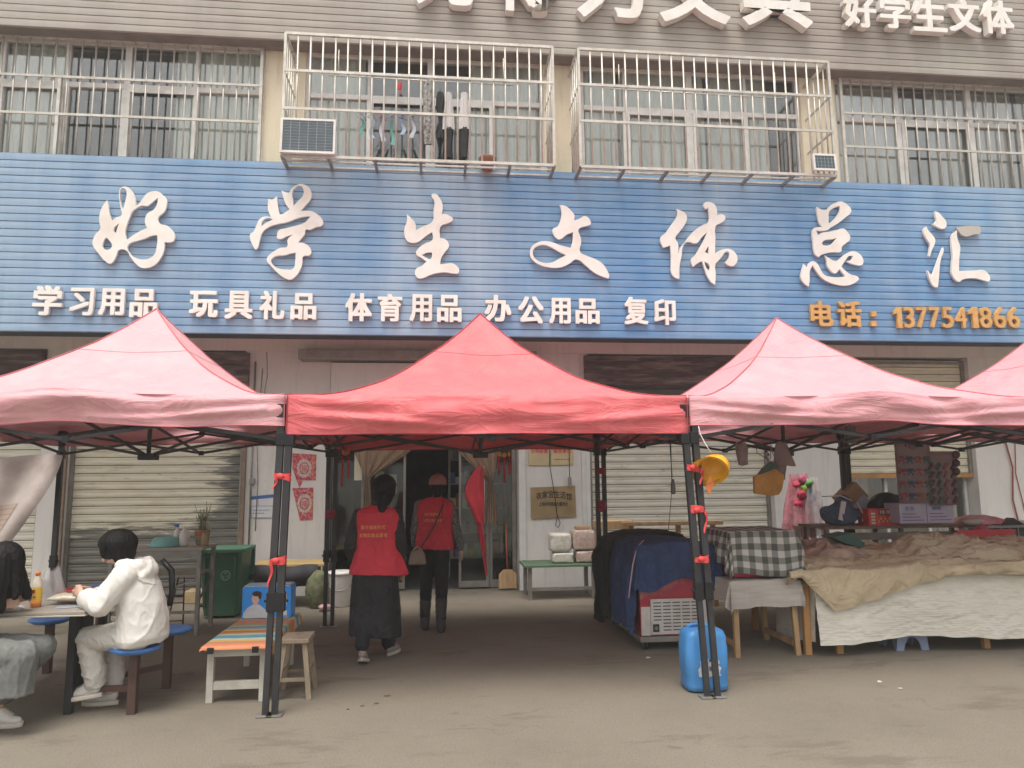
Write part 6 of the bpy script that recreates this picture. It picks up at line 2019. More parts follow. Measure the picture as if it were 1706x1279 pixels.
# ------------------------------------------------------------------ the long stall
stl = thing('market_stall', 'long stall table on orange wooden legs under quilt and burlap', 'market stall', (5.6, -3.5, 0))
SX0, SX1, SY0, SY1, SZ = 3.38, 8.2, -4.16, -3.0, .66
for x in (3.36, 3.66, 5.1, 6.6, 8.1):
    for y in (SY0+.04, SY1-.04):
        b = MB(); b.box((x-.03, y-.025, 0), (x+.03, y+.025, SZ-.03), .004); b.build('leg', M['wood_orange'], stl)
b = MB(); b.box((SX0-.06, SY0, SZ-.03), (SX1, SY1, SZ)); b.build('tabletop', M['wood_old'], stl)
b = MB(); b.box((SX0, SY0+.02, SZ-.09), (SX1, SY0+.05, SZ-.031)); b.build('apron', M['wood_orange'], stl)
def quilt_mat():
    m, t, b, out = _new('quilt')
    w = t.nodes.new('ShaderNodeTexWave'); w.wave_type = 'BANDS'; w.bands_direction = 'Z'
    w.inputs['Scale'].default_value = 9; w.inputs['Distortion'].default_value = 7; w.inputs['Detail'].default_value = 3; w.inputs['Detail Scale'].default_value = 2.2
    t.links.new(pos_vec(t, (.45, 1, 1.6)), w.inputs['Vector'])
    f = noise_fac(t, 3, detail=6)
    c = ramp(t, f, [(.3, (.68, .64, .54)), (.7, (.78, .75, .66))])
    c = mix(t, ramp(t, noise_fac(t, 2, (1, 1, 2), detail=8), [(.55, 0.), (.75, .5)]), c, (.48, .42, .32))
    t.links.new(c, b.inputs['Base Color']); b.inputs['Roughness'].default_value = .9
    vo = t.nodes.new('ShaderNodeTexVoronoi'); vo.feature = 'SMOOTH_F1'; vo.inputs['Scale'].default_value = 15
    t.links.new(pos_vec(t, (1, 1, 2.2)), vo.inputs['Vector'])
    bump(t, b, math_n(t, 'ADD', vo.outputs['Distance'], math_n(t, 'MULTIPLY', w.outputs['Fac'], .12)), -.45, .03)
    return m
M['quilt'] = quilt_mat()
b = MB()
def qf(u, v):
    x = 3.40+(8.1-3.40)*u
    k = noise.noise(Vector((x*1.3, v*1.5, 1)))*.04 + .02*sin(x*4)*v + noise.noise(Vector((x*8, v*9, 3)))*.012
    zt, zb = SZ+.02, .13+.02*sin(x*3.2)+.015*noise.noise(Vector((x*5, 0, 0)))
    return Vector((x, SY0-.05-k-.05*v, zt-(zt-zb)*v))
b.grid(qf, 160, 26)
b.grid(lambda u, v: Vector((3.40-.02*v+.01*sin(u*12), SY0-.07+.75*u, SZ+.02-(SZ-.11+.1*u)*v)), 16, 12)
tag(b.build('white_quilt', M['quilt'], fix=False), 'long cream quilted cloth hanging down the front of the stall', 'cloth')
M['burlap'] = mat('burlap', (.56, .46, .31), .95, .14, scale=3, dirt=(.36, .28, .18), dscale=2.4, damt=.5, bmp=.5, bscale=160, wr=.6, wscale=5)
M['burlap_b'] = mat('burlap_b', (.56, .48, .34), .95, .2, scale=3, dirt=(.30, .23, .15), dscale=3, damt=.5, bmp=.5, bscale=160, wr=.6, wscale=5)
def fold(x, y, s):
    a = noise.noise(Vector((x*1.4+s, y*1.8, s)))
    r = 1-abs(noise.noise(Vector((x*1.1+y*1.9+s, y*3.8-x*.7, s+3))))*2
    r2 = 1-abs(noise.noise(Vector((x*3.0-y*2, y*6, s+7))))*2
    return a*.05 + max(0, r)**3*.07 + max(0, r2)**4*.025
b = MB()
NX = 220
def bl(u, v):
    x = 3.14+(8.2-3.14)*u
    # v: 0 back .. .62 front edge .. 1 end of the overhang
    k = v/.62
    if v < .62:
        y = -3.05+(SY0-.09+3.05)*k
        z = .755+.085*(1-k)+fold(x, y, 2)*.8
        if x < 3.42:
            z -= (3.42-x)*.45
        return Vector((x, y, z))
    h = (v-.62)/.38
    # the overhang: a deep point near x=3.6, shallow further right
    d = .05+.05*(noise.noise(Vector((x*1.1, 4, 4)))+.3)
    px = 3.55
    d += max(0, .30*(1-abs(x-px)/(.30 if x < px else 1.15)))
    d += .10*max(0, (x-4.9)/2.5)
    z = .755 + fold(x, SY0-.09, 2)*.8*(1-h*.8) - d*h
    return Vector((x, SY0-.115-.03*sin(h*pi)-.02*h-.012*sin(x*23+h*4)*h, z))
b.grid(bl, NX, 60)
tag(b.build('burlap_cover', M['burlap'], fix=False), 'tan burlap sheet spread over the stall, its corner hanging in a point', 'cloth')
def heap(x0, x1, y0, y1, z0, h, m, name, label, sd, cat='cloth', grp=None, n=46):
    b = MB()
    def fn(u, v):
        x, y = x0+(x1-x0)*u, y0+(y1-y0)*v
        e = (sin(pi*u)*sin(pi*v))**.45
        z = z0 + h*e*(.75+.5*noise.noise(Vector((x*2.6+sd, y*3, sd)))) + (fold(x*1.6, y*1.6, sd)*1.3)*e
        return Vector((x+.05*noise.noise(Vector((u*3, v*3, sd+2))), y+.05*noise.noise(Vector((u*3, v*3, sd+5))), z))
    b.grid(fn, n, n)
    return tag(b.build(name, m, fix=False), label, cat, grp)
heap(4.55, 5.75, -4.05, -3.1, .79, .17, M['burlap_b'], 'burlap_heap', 'crumpled heap of brown burlap in the middle of the stall', 14, 'burlap')
heap(3.62, 4.35, -3.75, -3.05, .79, .10, mat('maroon_heap', (.44, .31, .25), .9, .5, scale=5, dirt=(.5, .4, .28), dscale=5), 'cloth_heap', 'reddish brown bundle folded at the left end of the stall', 21, 'cloth')
heap(5.3, 7.4, -3.9, -3.0, .79, .10, M['burlap'], 'burlap_heap', 'flatter fold of tan burlap at the right end of the stall', 33, 'burlap')
b = MB(); b.box((3.45, -3.15, .86), (3.9, -2.95, .93), .01, Matrix.Rotation(-.2, 3, 'Z')); tag(b.build('grey_box', mat('grey_box', (.22, .19, .17), .8, .3)), 'flat grey box tucked under the burlap behind the gingham cloth', 'box')
b = MB(); b.prism([Vector((x, -3.5, z)) for x, z in ((4.02, .98), (4.22, 1.02), (4.36, .92), (4.34, .86), (4.12, .93))], (0, .25, 0)); tag(b.build('green_folder', mat('green_folder', (.05, .12, .10), .6)), 'dark green folded sheet poking from the burlap by the rear tent leg', 'sheet')
st2 = thing('plastic_stool', 'pale blue plastic stool with an arched side under the stall', 'stool', (4.3, -4.05, 0))
p0 = PZ(1533, 1088)
M['stool_blue'] = mat('stool_blue', (.26, .31, .46), .45, .08)
sx, sy = p0.x, -3.98
b = MB()
def leg_side(cx, y, w_, th, axis):
    # a side wall with an arch cut out
    pts = []
    h = .24
    for x, z in ((-w_, 0), (-w_*.55, 0)): pts.append((x, z))
    for k in range(1, 8):
        a = pi-pi*k/8; pts.append((w_*.5*cos(a), .02+.10*sin(a)))
    for x, z in ((w_*.55, 0), (w_, 0), (w_*.82, h), (-w_*.82, h)): pts.append((x, z))
    if axis == 'x':
        b.prism([Vector((cx+x, y+(0 if z < .01 else 0), z+.001)) for x, z in pts], (0, th, 0))
    else:
        b.prism([Vector((cx, y+x, z+.001)) for x, z in pts], (th, 0, 0))
leg_side(sx, sy-.14, .16, .012, 'x'); leg_side(sx, sy+.128, .16, .012, 'x')
leg_side(sx-.14, sy, .125, .012, 'y'); leg_side(sx+.128, sy, .125, .012, 'y')
b.build('stool_wall', M['stool_blue'], st2)
b = MB(); b.box((sx-.145, sy-.145, .242), (sx+.145, sy+.145, .262), .008); b.build('seat', M['stool_blue'], st2)

# rear shelf with goods
sh2 = thing('rear_shelf', 'old wooden shelf board behind the stall carrying boxes and bags', 'shelf', (5.3, -2.45, 0))
b = MB(); b.box((4.35, -2.75, 1.0), (6.35, -2.15, 1.03), .004); b.build('shelf_board', M['wood_old'], sh2)
for x in (4.4, 5.3, 6.3):
    for y in (-2.7, -2.2):
        b = MB(); b.box((x-.02, y-.02, 0), (x+.02, y+.02, .999)); b.build('leg', M['wood_old'], sh2)
b = MB(); b.box((4.36, -2.76, .88), (6.34, -2.752, .96)); b.build('apron', mat('shelf_grey', (.23, .20, .17), .8, .3, scale=3), sh2)
SHZ = 1.031
bp = thing('backpack', 'navy and grey backpack with white stripes on the rear shelf', 'backpack', (4.72, -2.45, SHZ))
b = MB(); b.ell((4.72, -2.45, SHZ+.12), (.24, .15, .14), 24, 16); b.ell((4.76, -2.42, SHZ+.22), (.13, .11, .11), 20, 14); b.disturb(.07, 7, 2); b.build('bag_body', mat('pack_navy', (.09, .13, .20), .7, .4, wr=.6, scale=3), bp)
b = MB(); b.box((4.62, -2.63, SHZ+.06), (4.68, -2.615, SHZ+.28), .003, Matrix.Rotation(.25, 3, 'Y')); b.tube([(4.48, -2.5, SHZ+.33), (4.66, -2.6, SHZ+.34), (4.82, -2.55, SHZ+.28)], .006); b.tube([(4.84, -2.62, SHZ+.26), (4.92, -2.6, SHZ+.12), (4.90, -2.6, SHZ+.04)], .006); b.build('stripe', M['paper_white'], bp)
cbx = thing('open_carton', 'tilted brown cardboard carton standing open behind the rear tent leg', 'carton', (4.95, -2.3, SHZ))
Rz = Matrix.Rotation(radians(-42), 3, 'Y')
b = MB(); b.box((4.84, -2.35, SHZ+.20), (5.12, -2.15, SHZ+.43), .003, Rz); b.build('box', M['cardboard'], cbx)
b = MB(); b.box((4.95, -2.38, SHZ+.04), (5.20, -2.355, SHZ+.30), .002, Rz); b.build('inner_sheet', mat('pale_sheet', (.42, .46, .52), .6), cbx)
b = MB(); b.ell((5.32, -2.42, SHZ+.22), (.24, .15, .13), 18, 12); b.disturb(.10, 7, 5); tag(b.build('black_sack', M['black_plastic']), 'shiny black plastic sack on the rear shelf between carton and red box', 'sack')
rb = thing('red_snack_box', 'red snack box with a yellow band on the rear shelf', 'box', (5.0, -2.7, SHZ))
q0 = PY(1448, 872, -2.72); q1 = PY(1497, 850, -2.72)
b = MB(); b.box((q0.x, -2.72, SHZ), (q1.x+.02, -2.5, SHZ+.19), .004); b.build('box', mat('snack_red', (.66, .07, .06), .4, .3, scale=25), rb)
b = MB(); b.box((q0.x+.12, -2.7225, SHZ+.12), (q1.x, -2.7205, SHZ+.18)); b.build('panel', mat('snack_dark', (.14, .05, .03), .5), rb)
b = MB(); put_text(b, '辣条王', (q0.x+.13, -2.7255, SHZ+.13), (1, 0, 0), (0, 0, 1), q1.x-q0.x-.15, .045, .1, .001)
for k in range(4): b.box((q0.x+.03, -2.7225, SHZ+.02+k*.035), (q0.x+.08, -2.7205, SHZ+.043+k*.035))
b.build('lettering', M['cream_print'], rb)
b = MB()
for k in range(10):
    x = q0.x+.12+.026*k; b.ell((x, -2.722, SHZ+.05+.03*(k % 2)), (.012, .002, .016), 6, 4)
b.build('print', M['gold_print'], rb)

# display cards with bows and clips
M['card'] = mat('card', (.42, .35, .36), .6, .1)
def card(px0, py0, px1, py1, label, kind, cols, nx, ny):
    Y = -2.95
    a = PY(px0, py1, Y); c = PY(px1, py0, Y)
    cd_ = thing('display_card', label, 'display card', (a.x, Y, a.z), 'hanging cards of hair ornaments')
    b = MB(); b.grid(lambda u, v: Vector((a.x+(c.x-a.x)*u, Y+.012*sin(u*3+v*2), a.z+(c.z-a.z)*v)), 6, 10)
    bmesh.ops.solidify(b.bm, geom=list(b.bm.faces), thickness=.004)
    b.build('backing_card', M['card'], cd_)
    w_, h_ = c.x-a.x, (c.z-a.z)
    ztop = c.z - h_*.20
    if kind == 'bow':
        b = MB(); 
        for k in range(5): b.ell((a.x+w_*(.3+.1*k), Y-.012, c.z-h_*.09+.015*((k+1) % 2)), (w_*.04, .003, w_*.05), 8, 5)
        b.ell((a.x+w_*.5, Y-.012, c.z-h_*.09), (w_*.10, .004, w_*.08), 10, 5)
        b.build('printed_motif', mat('motif', (.20, .10, .13), .6), cd_)
    for i in range(nx):
        mm = mat('ornament_%s_%d' % (kind, i), cols[i], .5, .4, scale=30)
        for j in range(ny):
            x = a.x+w_*(i+.5)/nx; z = ztop-(ztop-a.z-.01)*(j+.5)/ny; s_ = w_/nx*.46
            b = MB()
            if kind == 'bow':
                for sg in (-1, 1):
                    b.ell((x+sg*s_*.5, Y-.018, z+s_*.35), (s_*.5, .010, s_*.36), 8, 5, Matrix.Rotation(sg*.5, 3, 'Y'))
                    b.bar((x+sg*s_*.1, Y-.018, z), (x+sg*s_*.7, Y-.016, z-s_*.9), s_*.28, .006)
                b.ell((x, Y-.024, z+s_*.25), (s_*.2, .010, s_*.22), 8, 5)
                b.build('hair_bow', mm, cd_)
            else:
                b.bar((x-s_*.55, Y-.014, z-s_*.9), (x+s_*.55, Y-.014, z+s_*.9), s_*.75, .014)
                b.build('hair_clip', mm, cd_)
card(1498, 735, 1547, 838, 'hanging card with four columns of coloured hair bows', 'bow', [(.36, .07, .10), (.07, .10, .22), (.42, .14, .10), (.09, .14, .11)], 4, 4)
card(1549, 752, 1590, 842, 'hanging card with four columns of slanted dark hair clips', 'clip', [(.06, .035, .04), (.05, .10, .06), (.28, .11, .12), (.07, .03, .04)], 4, 5)
b = MB()
for k in range(3):
    p = PY(1593, 757+k*14, -2.97); b.ell(tuple(p), (.045, .03, .045), 12, 8)
tag(b.build('hair_scrunchies', mat('scrunchie', (.12, .055, .07), .8, .4)), 'three dark round scrunchies strung down beside the clip card', 'scrunchies')
M['lilac'] = mat('lilac', (.50, .48, .60), .6, .08)
a = PY(1500, 872, -2.90); c = PY(1588, 838, -2.90)
lc = thing('lilac_box', 'low lilac printed box below the hanging cards', 'box', (a.x, -2.9, a.z))
b = MB(); b.box((a.x, -2.90, a.z), (c.x, -2.62, c.z), .003); b.build('box', M['lilac'], lc)
b = MB()
for k in range(2):
    x0 = a.x+.03+k*(c.x-a.x)/2
    put_text(b, ('发夹', '蝴蝶')[k], (x0+.03, -2.903, c.z-.075), (1, 0, 0), (0, 0, 1), .12, .045, .1, .001)
    for j in range(3): b.box((x0, -2.9022, a.z+.03+.035*j), (x0+.26-.05*j, -2.9006, a.z+.038+.035*j))
b.box(((a.x+c.x)/2-.003, -2.9022, a.z+.01), ((a.x+c.x)/2+.003, -2.9006, c.z-.01))
b.build('lettering', mat('lilac_print', (.14, .12, .34), .6), lc)

# counter with baskets on the right
ct = thing('metal_counter', 'grey topped counter with a wire mesh front at the right edge', 'counter', (7.0, -2.2, 0))
b = MB(); b.box((6.05, -2.75, .985), (8.3, -1.9, 1.015), .005); b.build('counter_top', mat('counter_top', (.38, .37, .33), .5, .1), ct)
b = MB(); b.box((6.2, -2.62, 0), (8.2, -2.60, .984)); b.build('back_panel', mat('panel_green', (.10, .14, .12), .7, .3), ct)
first = None
x = 6.3
while x < 8.2:
    if first is None:
        b = MB(); b.tube([(x, -2.72, .5), (x, -2.72, .984)], .006, 6); first = b.build('wire', M['stainless'], ct); fx = x
    else: part_copy(first, (x-fx, 0, 0))
    x += .11
b = MB(); b.tube([(6.3, -2.72, .5), (8.2, -2.72, .5)], .008, 6); b.tube([(6.3, -2.722, .80), (8.2, -2.722, .80)], .006, 6); b.build('mesh_rail', M['stainless'], ct)
pk = thing('pink_bag', 'pink and white flat plastic bag lying on the counter', 'bag', (6.5, -2.6, 1.02))
q = PY(1628, 848, -2.6)
b = MB()
b.grid(lambda u, v: Vector((q.x-.35+.75*u, -2.75+.35*v, 1.025+.10*sin(pi*u)**.6*sin(pi*v)**.5+.02*noise.noise(Vector((u*6, v*6, 2))))), 24, 14)
b.build('bag_sheet', mat('bag_pink', (.60, .20, .24), .3, .5, scale=8, spec=.7, dirt=(.6, .5, .5), dscale=6), pk, fix=False)
b = MB(); b.prism([Vector((q.x+.15, -2.78, 1.02)), Vector((q.x+.30, -2.78, 1.10)), Vector((q.x+.44, -2.78, 1.02))], (0, .1, 0)); b.build('dark_corner', M['black_plastic'], pk)
b = MB(); b.ell((q.x-.25, -2.82, 1.07), (.14, .08, .04), 14, 8); b.disturb(.02, 12); tag(b.build('white_bundle', M['cloth_offwhite']), 'small white bundle at the left end of the counter', 'bundle')
q = PY(1640, 885, -3.0)
b = MB(); b.ell((q.x, -2.95, q.z), (.09, .07, .06), 14, 9); b.disturb(.02, 20); tag(b.build('pink_bundle', mat('pink_bundle', (.55, .08, .14), .6, .3)), 'small crimson bundle in front of the wire counter', 'bundle')
b = MB(); b.box((5.75, -3.02, .90), (6.45, -2.96, .99), .006); tag(b.build('red_tray', mat('red_tray', (.60, .06, .07), .5, .1)), 'long flat red tray behind the burlap heap', 'tray')
b = MB(); b.grid(lambda u, v: Vector((6.35+1.6*u, -3.05+.02*sin(u*20), .80+.14*v*(.5+u*.5))), 30, 4); tag(b.build('white_sheet', M['paper_white'], fix=False), 'white paper sheet edge showing below the wire counter', 'paper')
# small speaker box and dark meter hung up under the right tent
p = PY(1419, 724, -3.6)
b = MB(); b.box((p.x-.05, -3.6, p.z-.09), (p.x+.05, -3.56, p.z+.09), .004)
for k in range(4): b.box((p.x-.04, -3.604, p.z-.06+k*.035), (p.x+.04, -3.6015, p.z-.05+k*.035))
b.tube([(p.x, -3.58, p.z+.09), (p.x, -3.58, p.z+.16)], .004, 5)
tag(b.build('meter_box', mat('meter_grey', (.16, .16, .16), .5, .2)), 'small grey slotted box hanging under the right tent frame', 'box')
# litter on the ground
lit = mat('litter', (.6, .58, .52), .7, .2)
for k, (px, py, lab) in enumerate(((1080, 1096, 'white scrap of paper by the freezer castor'), (1465, 1137, 'tiny white scrap on the bare ground right of centre'), (1500, 1148, 'pale crumpled scrap on the ground below the stall'))):
    p = PZ(px, py)
    b = MB(); b.ell((p.x, p.y, .006), (.022, .012, .006), 8, 4); b.disturb(.01, 90, k)
    tag(b.build('litter_scrap', lit), lab, 'litter')
b = MB()
for k in range(4):
    p = PZ(585+k*18+rnd.uniform(-8, 8), 1175+rnd.uniform(-12, 12)-k*2)
    b.ell((p.x, p.y, .003), (.02*rnd.uniform(.5, 1.4), .012, .004), 7, 4)
tag(b.build('dirt_crumbs', mat('crumb', (.10, .08, .05), .9)), 'dark crumbs of dirt scattered on the ground', 'dirt', kind='stuff')
# ------------------------------------------------------------------ people
def face_parts(mb, head, fwd, right, up, s=1.0):
    """brow, nose, lips, ears as solids fused into the body surface"""
    head, fwd, right, up = Vector(head), Vector(fwd), Vector(right), Vector(up)
    mb.cap_cone(head+fwd*.088*s+up*.012*s, head+fwd*.112*s-up*.022*s, .008*s, .013*s, 10)
    mb.cap_cone(head+fwd*.083*s-right*.018*s-up*.050*s, head+fwd*.083*s+right*.018*s-up*.050*s, .010*s, .010*s, 8)
    mb.cap_cone(head+fwd*.072*s-right*.035*s+up*.030*s, head+fwd*.072*s+right*.035*s+up*.030*s, .014*s, .014*s, 8)
    for sg in (-1, 1):
        mb.cap_cone(head+right*sg*.074*s+up*.018*s-fwd*.002, head+right*sg*.074*s-up*.022*s, .016*s, .011*s, 8)

def hand(mb, wrist, d, palm_n, side, curl=.6, s=1.0, thumb=1):
    """palm and five tapered fingers; d = direction of the hand, palm_n = palm normal, side = towards the little finger"""
    wrist, d, pn, sd = Vector(wrist), Vector(d).normalized(), Vector(palm_n).normalized(), Vector(side).normalized()
    mb.cap_cone(wrist, wrist+d*.035*s, .024*s, .030*s, 12, (1, .7), ref=sd)
    kn = wrist+d*.085*s
    for i, (off, L) in enumerate(((-.030, .072), (-.010, .080), (.010, .075), (.029, .060))):
        base = wrist+d*.03*s+sd*off*.8*s
        k0 = kn+sd*off*s
        mb.cap_cone(base, k0, .0155*s, .0115*s, 8)
        p = k0
        dd = d.copy()
        for j, f in enumerate((.45, .32, .23)):
            a = curl*(.5+.35*j)+.06*i
            dd = (dd*cos(a) + pn*sin(a)).normalized()
            q = p + dd*L*f*s
            mb.cap_cone(p, q, (.0098-.0012*j)*s, (.0088-.0012*j)*s, 8)
            p = q
    t0 = wrist+d*.03*s-sd*.020*s
    t1 = wrist+d*.060*s-sd*.047*s+pn*.014*s
    t2 = t1+(d*.7-sd*.2+pn*.6*curl).normalized()*.030*s
    t3 = t2+(d*.8+sd*.2+pn*.6*curl).normalized()*.024*s
    mb.cap_cone(t0, t1, .0155*s, .0115*s, 8); mb.cap_cone(t1, t2, .0112*s, .0100*s, 8); mb.cap_cone(t2, t3, .0098*s, .0082*s, 8)

def shoe(parent, heel, fwd, m, sole_m, L=.25, name='shoe', pitch=0, w=.042):
    """shoe with upper, sole and laces; heel = back lower point, pitch raises the heel"""
    heel, fwd = Vector(heel), Vector(fwd).normalized()
    right = fwd.cross(Vector((0, 0, 1))).normalized()
    R = Matrix((right, fwd, Vector((0, 0, 1)))).transposed()
    if pitch:
        R = Matrix.Rotation(-pitch, 3, right) @ R
    T = lambda x, y, z: heel + R @ Vector((x, y, z))
    def outline(k, z, grow=0):
        pts = []
        for i in range(20):
            a = 2*pi*i/20
            y = L/2 - L/2*cos(a)
            f = y/L
            wd = w*(.72+.55*sin(min(1, f*1.05)*pi*.62)**2)*k
            wd *= (1 if .08 < f < .92 else .8)
            pts.append(T(wd*sin(a)+grow*sin(a), y - grow*cos(a), z))
        return pts
    b = MB(); b.ring_loft([outline(1.05, .0), outline(1.1, .008), outline(1.08, .026), outline(1.0, .030)], True)
    so = b.build('sole', sole_m, None)
    b = MB()
    b.cap_cone(T(0, .045, .062), T(0, L*.55, .052), .036, .036, 14, (1, .95)); b.cap_cone(T(0, L*.5, .048), T(0, L*.82, .042), .036, .030, 14, (1.1, .7), ref=right)
    b.cap_cone(T(0, .045, .06), T(0, .05, .105), .035, .036, 12)
    b.cap_cone(T(0, .09, .09), T(0, .13, .07), .026, .026, 10)
    up = remesh(b, name, m, parent, voxel=.006, smooth=4)
    so.parent = up
    for v in so.data.vertices: v.co -= root_loc(parent)
    b = MB()
    for k in range(4):
        y = .105+k*.022; z = .108-k*.010
        b.tube([T(-.024, y, z-.006), T(0, y+.004, z+.004), T(.024, y, z-.006)], .0028, 5)
    la = b.build('laces', sole_m, None); la.parent = up
    for v in la.data.vertices: v.co -= root_loc(parent)
    return up

def hair_shell(mb, c, r, rot=None):
    mb.ell(c, r, 24, 16, rot)

def locks(mb, c, crown, rx, ry, drop, n, a0, a1, r=.016, seed=0, inward=.0):
    """thick overlapping locks running from the crown down over the skull"""
    q = random.Random(seed)
    c = Vector(c)
    for i in range(n):
        a = a0+(a1-a0)*(i+q.uniform(-.3, .3))/max(1, n-1)
        d = drop*(1+q.uniform(-.12, .12))
        pts = []
        for k in range(8):
            f = k/7
            ph = f*1.75
            rr0 = sin(min(ph, pi/2))
            z = crown*cos(min(ph, pi/2)) - max(0, ph-pi/2)/.18*d
            w = 1-inward*max(0, f-.75)*4*.25
            pts.append(c+Vector((cos(a+.10*sin(f*4+i))*rx*rr0*w, sin(a+.10*sin(f*4+i))*ry*rr0*w, z)))
        mb.tube(pts, r, 7, rads=[r*(.7+.6*sin(pi*(.25+.6*k/7)))*(1 if k < 7 else .45) for k in range(8)])

def strands(name, m, parent, origins, n, w=.006, sd=0):
    """thin curved locks lying on the hair mass"""
    rr_ = random.Random(sd)
    b = MB()
    for i in range(n):
        pts = origins(rr_.random(), rr_)
        b.tube(pts, w, 4, rads=[w*(.5+.5*sin(pi*min(1, (k+.6)/len(pts)))) for k in range(len(pts))])
    o = b.build(name, m, None, fix=True)
    for v in o.data.vertices: v.co -= root_loc(parent)
    o.parent = parent
    return o

M['vest_red'] = mat('vest_red', (.58, .04, .065), .75, .12, scale=5, bmp=.15, wr=.5, wscale=6)
M['vest_edge'] = mat('vest_edge', (.38, .02, .04), .7, .1)
M['knit_black'] = mat('knit_black', (.028, .030, .030), .85, .3, wr=.6, wscale=9)
M['skirt_black'] = mat('skirt_black', (.024, .024, .027), .85, .35, wr=.6, wscale=5)
M['print_orange'] = mat('print_orange', (.72, .28, .10), .6, .1)
M['shoe_grey'] = mat('shoe_grey', (.36, .30, .27), .7, .15)
M['shoe_sole'] = mat('shoe_sole', (.50, .46, .40), .7, .1)

# --- woman in the red vest and long black skirt, walking away
X, Y = -.535, -3.80
w1 = thing('person', 'woman walking away in a red vest, long black skirt and low ponytail', 'person', (X, Y, 0), 'people walking to the door in red volunteer vests')
fw = Vector((.10, 1, 0)).normalized()
b = MB()
hd = Vector((X+.055, Y+.06, 1.505))
b.cap_cone((X+.02, Y+.0, 1.30), hd-Vector((0, 0, .07)), .050, .046, 12)
b.ell(hd, (.078, .094, .112), 18, 14)
face_parts(b, hd, fw, (1, -.1, 0), (0, 0, 1))
b.cap_cone((X, Y, .95), (X, Y, 1.22), .13, .145, 16, (.7, 1.1), ref=(0, 1, 0))
b.cap_cone((X-.13, Y, 1.28), (X+.13, Y, 1.28), .05, .05, 10)
arms = []
for sg, el, wr in ((-1, (X-.235, Y-.05, 1.02), (X-.215, Y+.10, .83)), (1, (X+.215, Y-.07, 1.03), (X+.235, Y+.02, .82))):
    shd = (X+sg*.165, Y, 1.28)
    b.cap_cone(shd, el, .045, .034, 12); b.cap_cone(el, wr, .034, .023, 12)
    arms.append((shd, el, wr))
    dv = (Vector(wr)-Vector(el)).normalized()
    hand(b, wr, dv, (-sg, .2, 0), (0, -1, .2), .5)
f1 = Vector((X-.105, Y-.16, .0)); f2 = Vector((X+.10, Y+.20, 0))
b.cap_cone((X-.07, Y, .88), (X-.09, Y-.02, .50), .085, .058, 12); b.cap_cone((X-.09, Y-.02, .50), f1+Vector((0, .0, .14)), .055, .036, 12)
b.cap_cone((X+.07, Y, .88), (X+.09, Y+.16, .48), .085, .058, 12); b.cap_cone((X+.09, Y+.16, .48), f2+Vector((0, .0, .09)), .055, .036, 12)
remesh(b, 'body', M['skin'], w1, .0065, 3)
# sleeves
b = MB()
for (shd, el, wr) in arms:
    wr2 = Vector(el)+(Vector(wr)-Vector(el))*.92
    b.cap_cone(shd, el, .066, .062, 14); b.cap_cone(el, wr2, .062, .040, 14)
b.cap_cone((X-.13, Y, 1.27), (X+.13, Y, 1.27), .07, .07, 12)
b.cap_cone((X+.01, Y, 1.28), (X+.02, Y, 1.37), .062, .056, 12)
remesh(b, 'sweater', M['knit_black'], w1, .010, 5, disp=.010, dscale=14, seed=2)
# vest
def ring(cx, cy, z, rx, ry, n=36, tilt=0, wob=0, sd=0, pw=.8):
    out = []
    for i in range(n):
        a = 2*pi*i/n
        sq = lambda c: (abs(c)**pw)*(1 if c > 0 else -1)
        f = 1+wob*sin(a*5+sd)+wob*.6*sin(a*9+sd*2)
        out.append(Vector((cx+rx*sq(cos(a))*f, cy+ry*sq(sin(a))*f, z+tilt*cos(a)+wob*.1*sin(a*4+sd))))
    return out
b = MB()
R0 = [(.76, .265, .175, .035), (.79, .262, .172, .030), (.88, .232, .155, .02), (1.0, .205, .140, .012), (1.12, .200, .132, .008), (1.22, .208, .124, .004), (1.29, .202, .112, 0), (1.335, .172, .088, 0), (1.36, .10, .07, 0), (1.375, .07, .06, 0)]
b.ring_loft([ring(X+.012*(1.3-z)*3, Y-.01, z, rx, ry, 40, -.02*(1.3-z), wo, 2.3) for z, rx, ry, wo in R0], True)
vest = remesh(b, 'vest', M['vest_red'], w1, .010, 3, disp=.010, dscale=7, seed=5, ani=(1, 1, .6))
b = MB()
yb_ = Y-.150
def on_back(x, z):
    # back surface of the vest
    k = min(max((z-.76)/(1.35-.76), 0), 1)
    ry = .172-(.172-.108)*k
    f = min(.95, abs(x-X)/.215)
    return Y-.01-ry*(1-f**2.6)**.42-.013
for (txt, z0, x0, x1) in (('黄圩镇新时代', 1.165, X-.135, X+.085), ('文明实践志愿者', 1.095, X-.15, X+.105)):
    n = len(txt)
    for i, ch in enumerate(txt):
        xa = x0+(x1-x0)*i/n
        put_glyph(b, ch, (xa, on_back(xa+.016, z0)-.002, z0), (1, 0, 0), (0, 0, 1), (x1-x0)/n*.86, .036, .0015, 0, bold=.03)
o = b.build('lettering', M['print_orange'], None, fix=False); o.parent = vest
for v in o.data.vertices: v.co -= root_loc(w1)
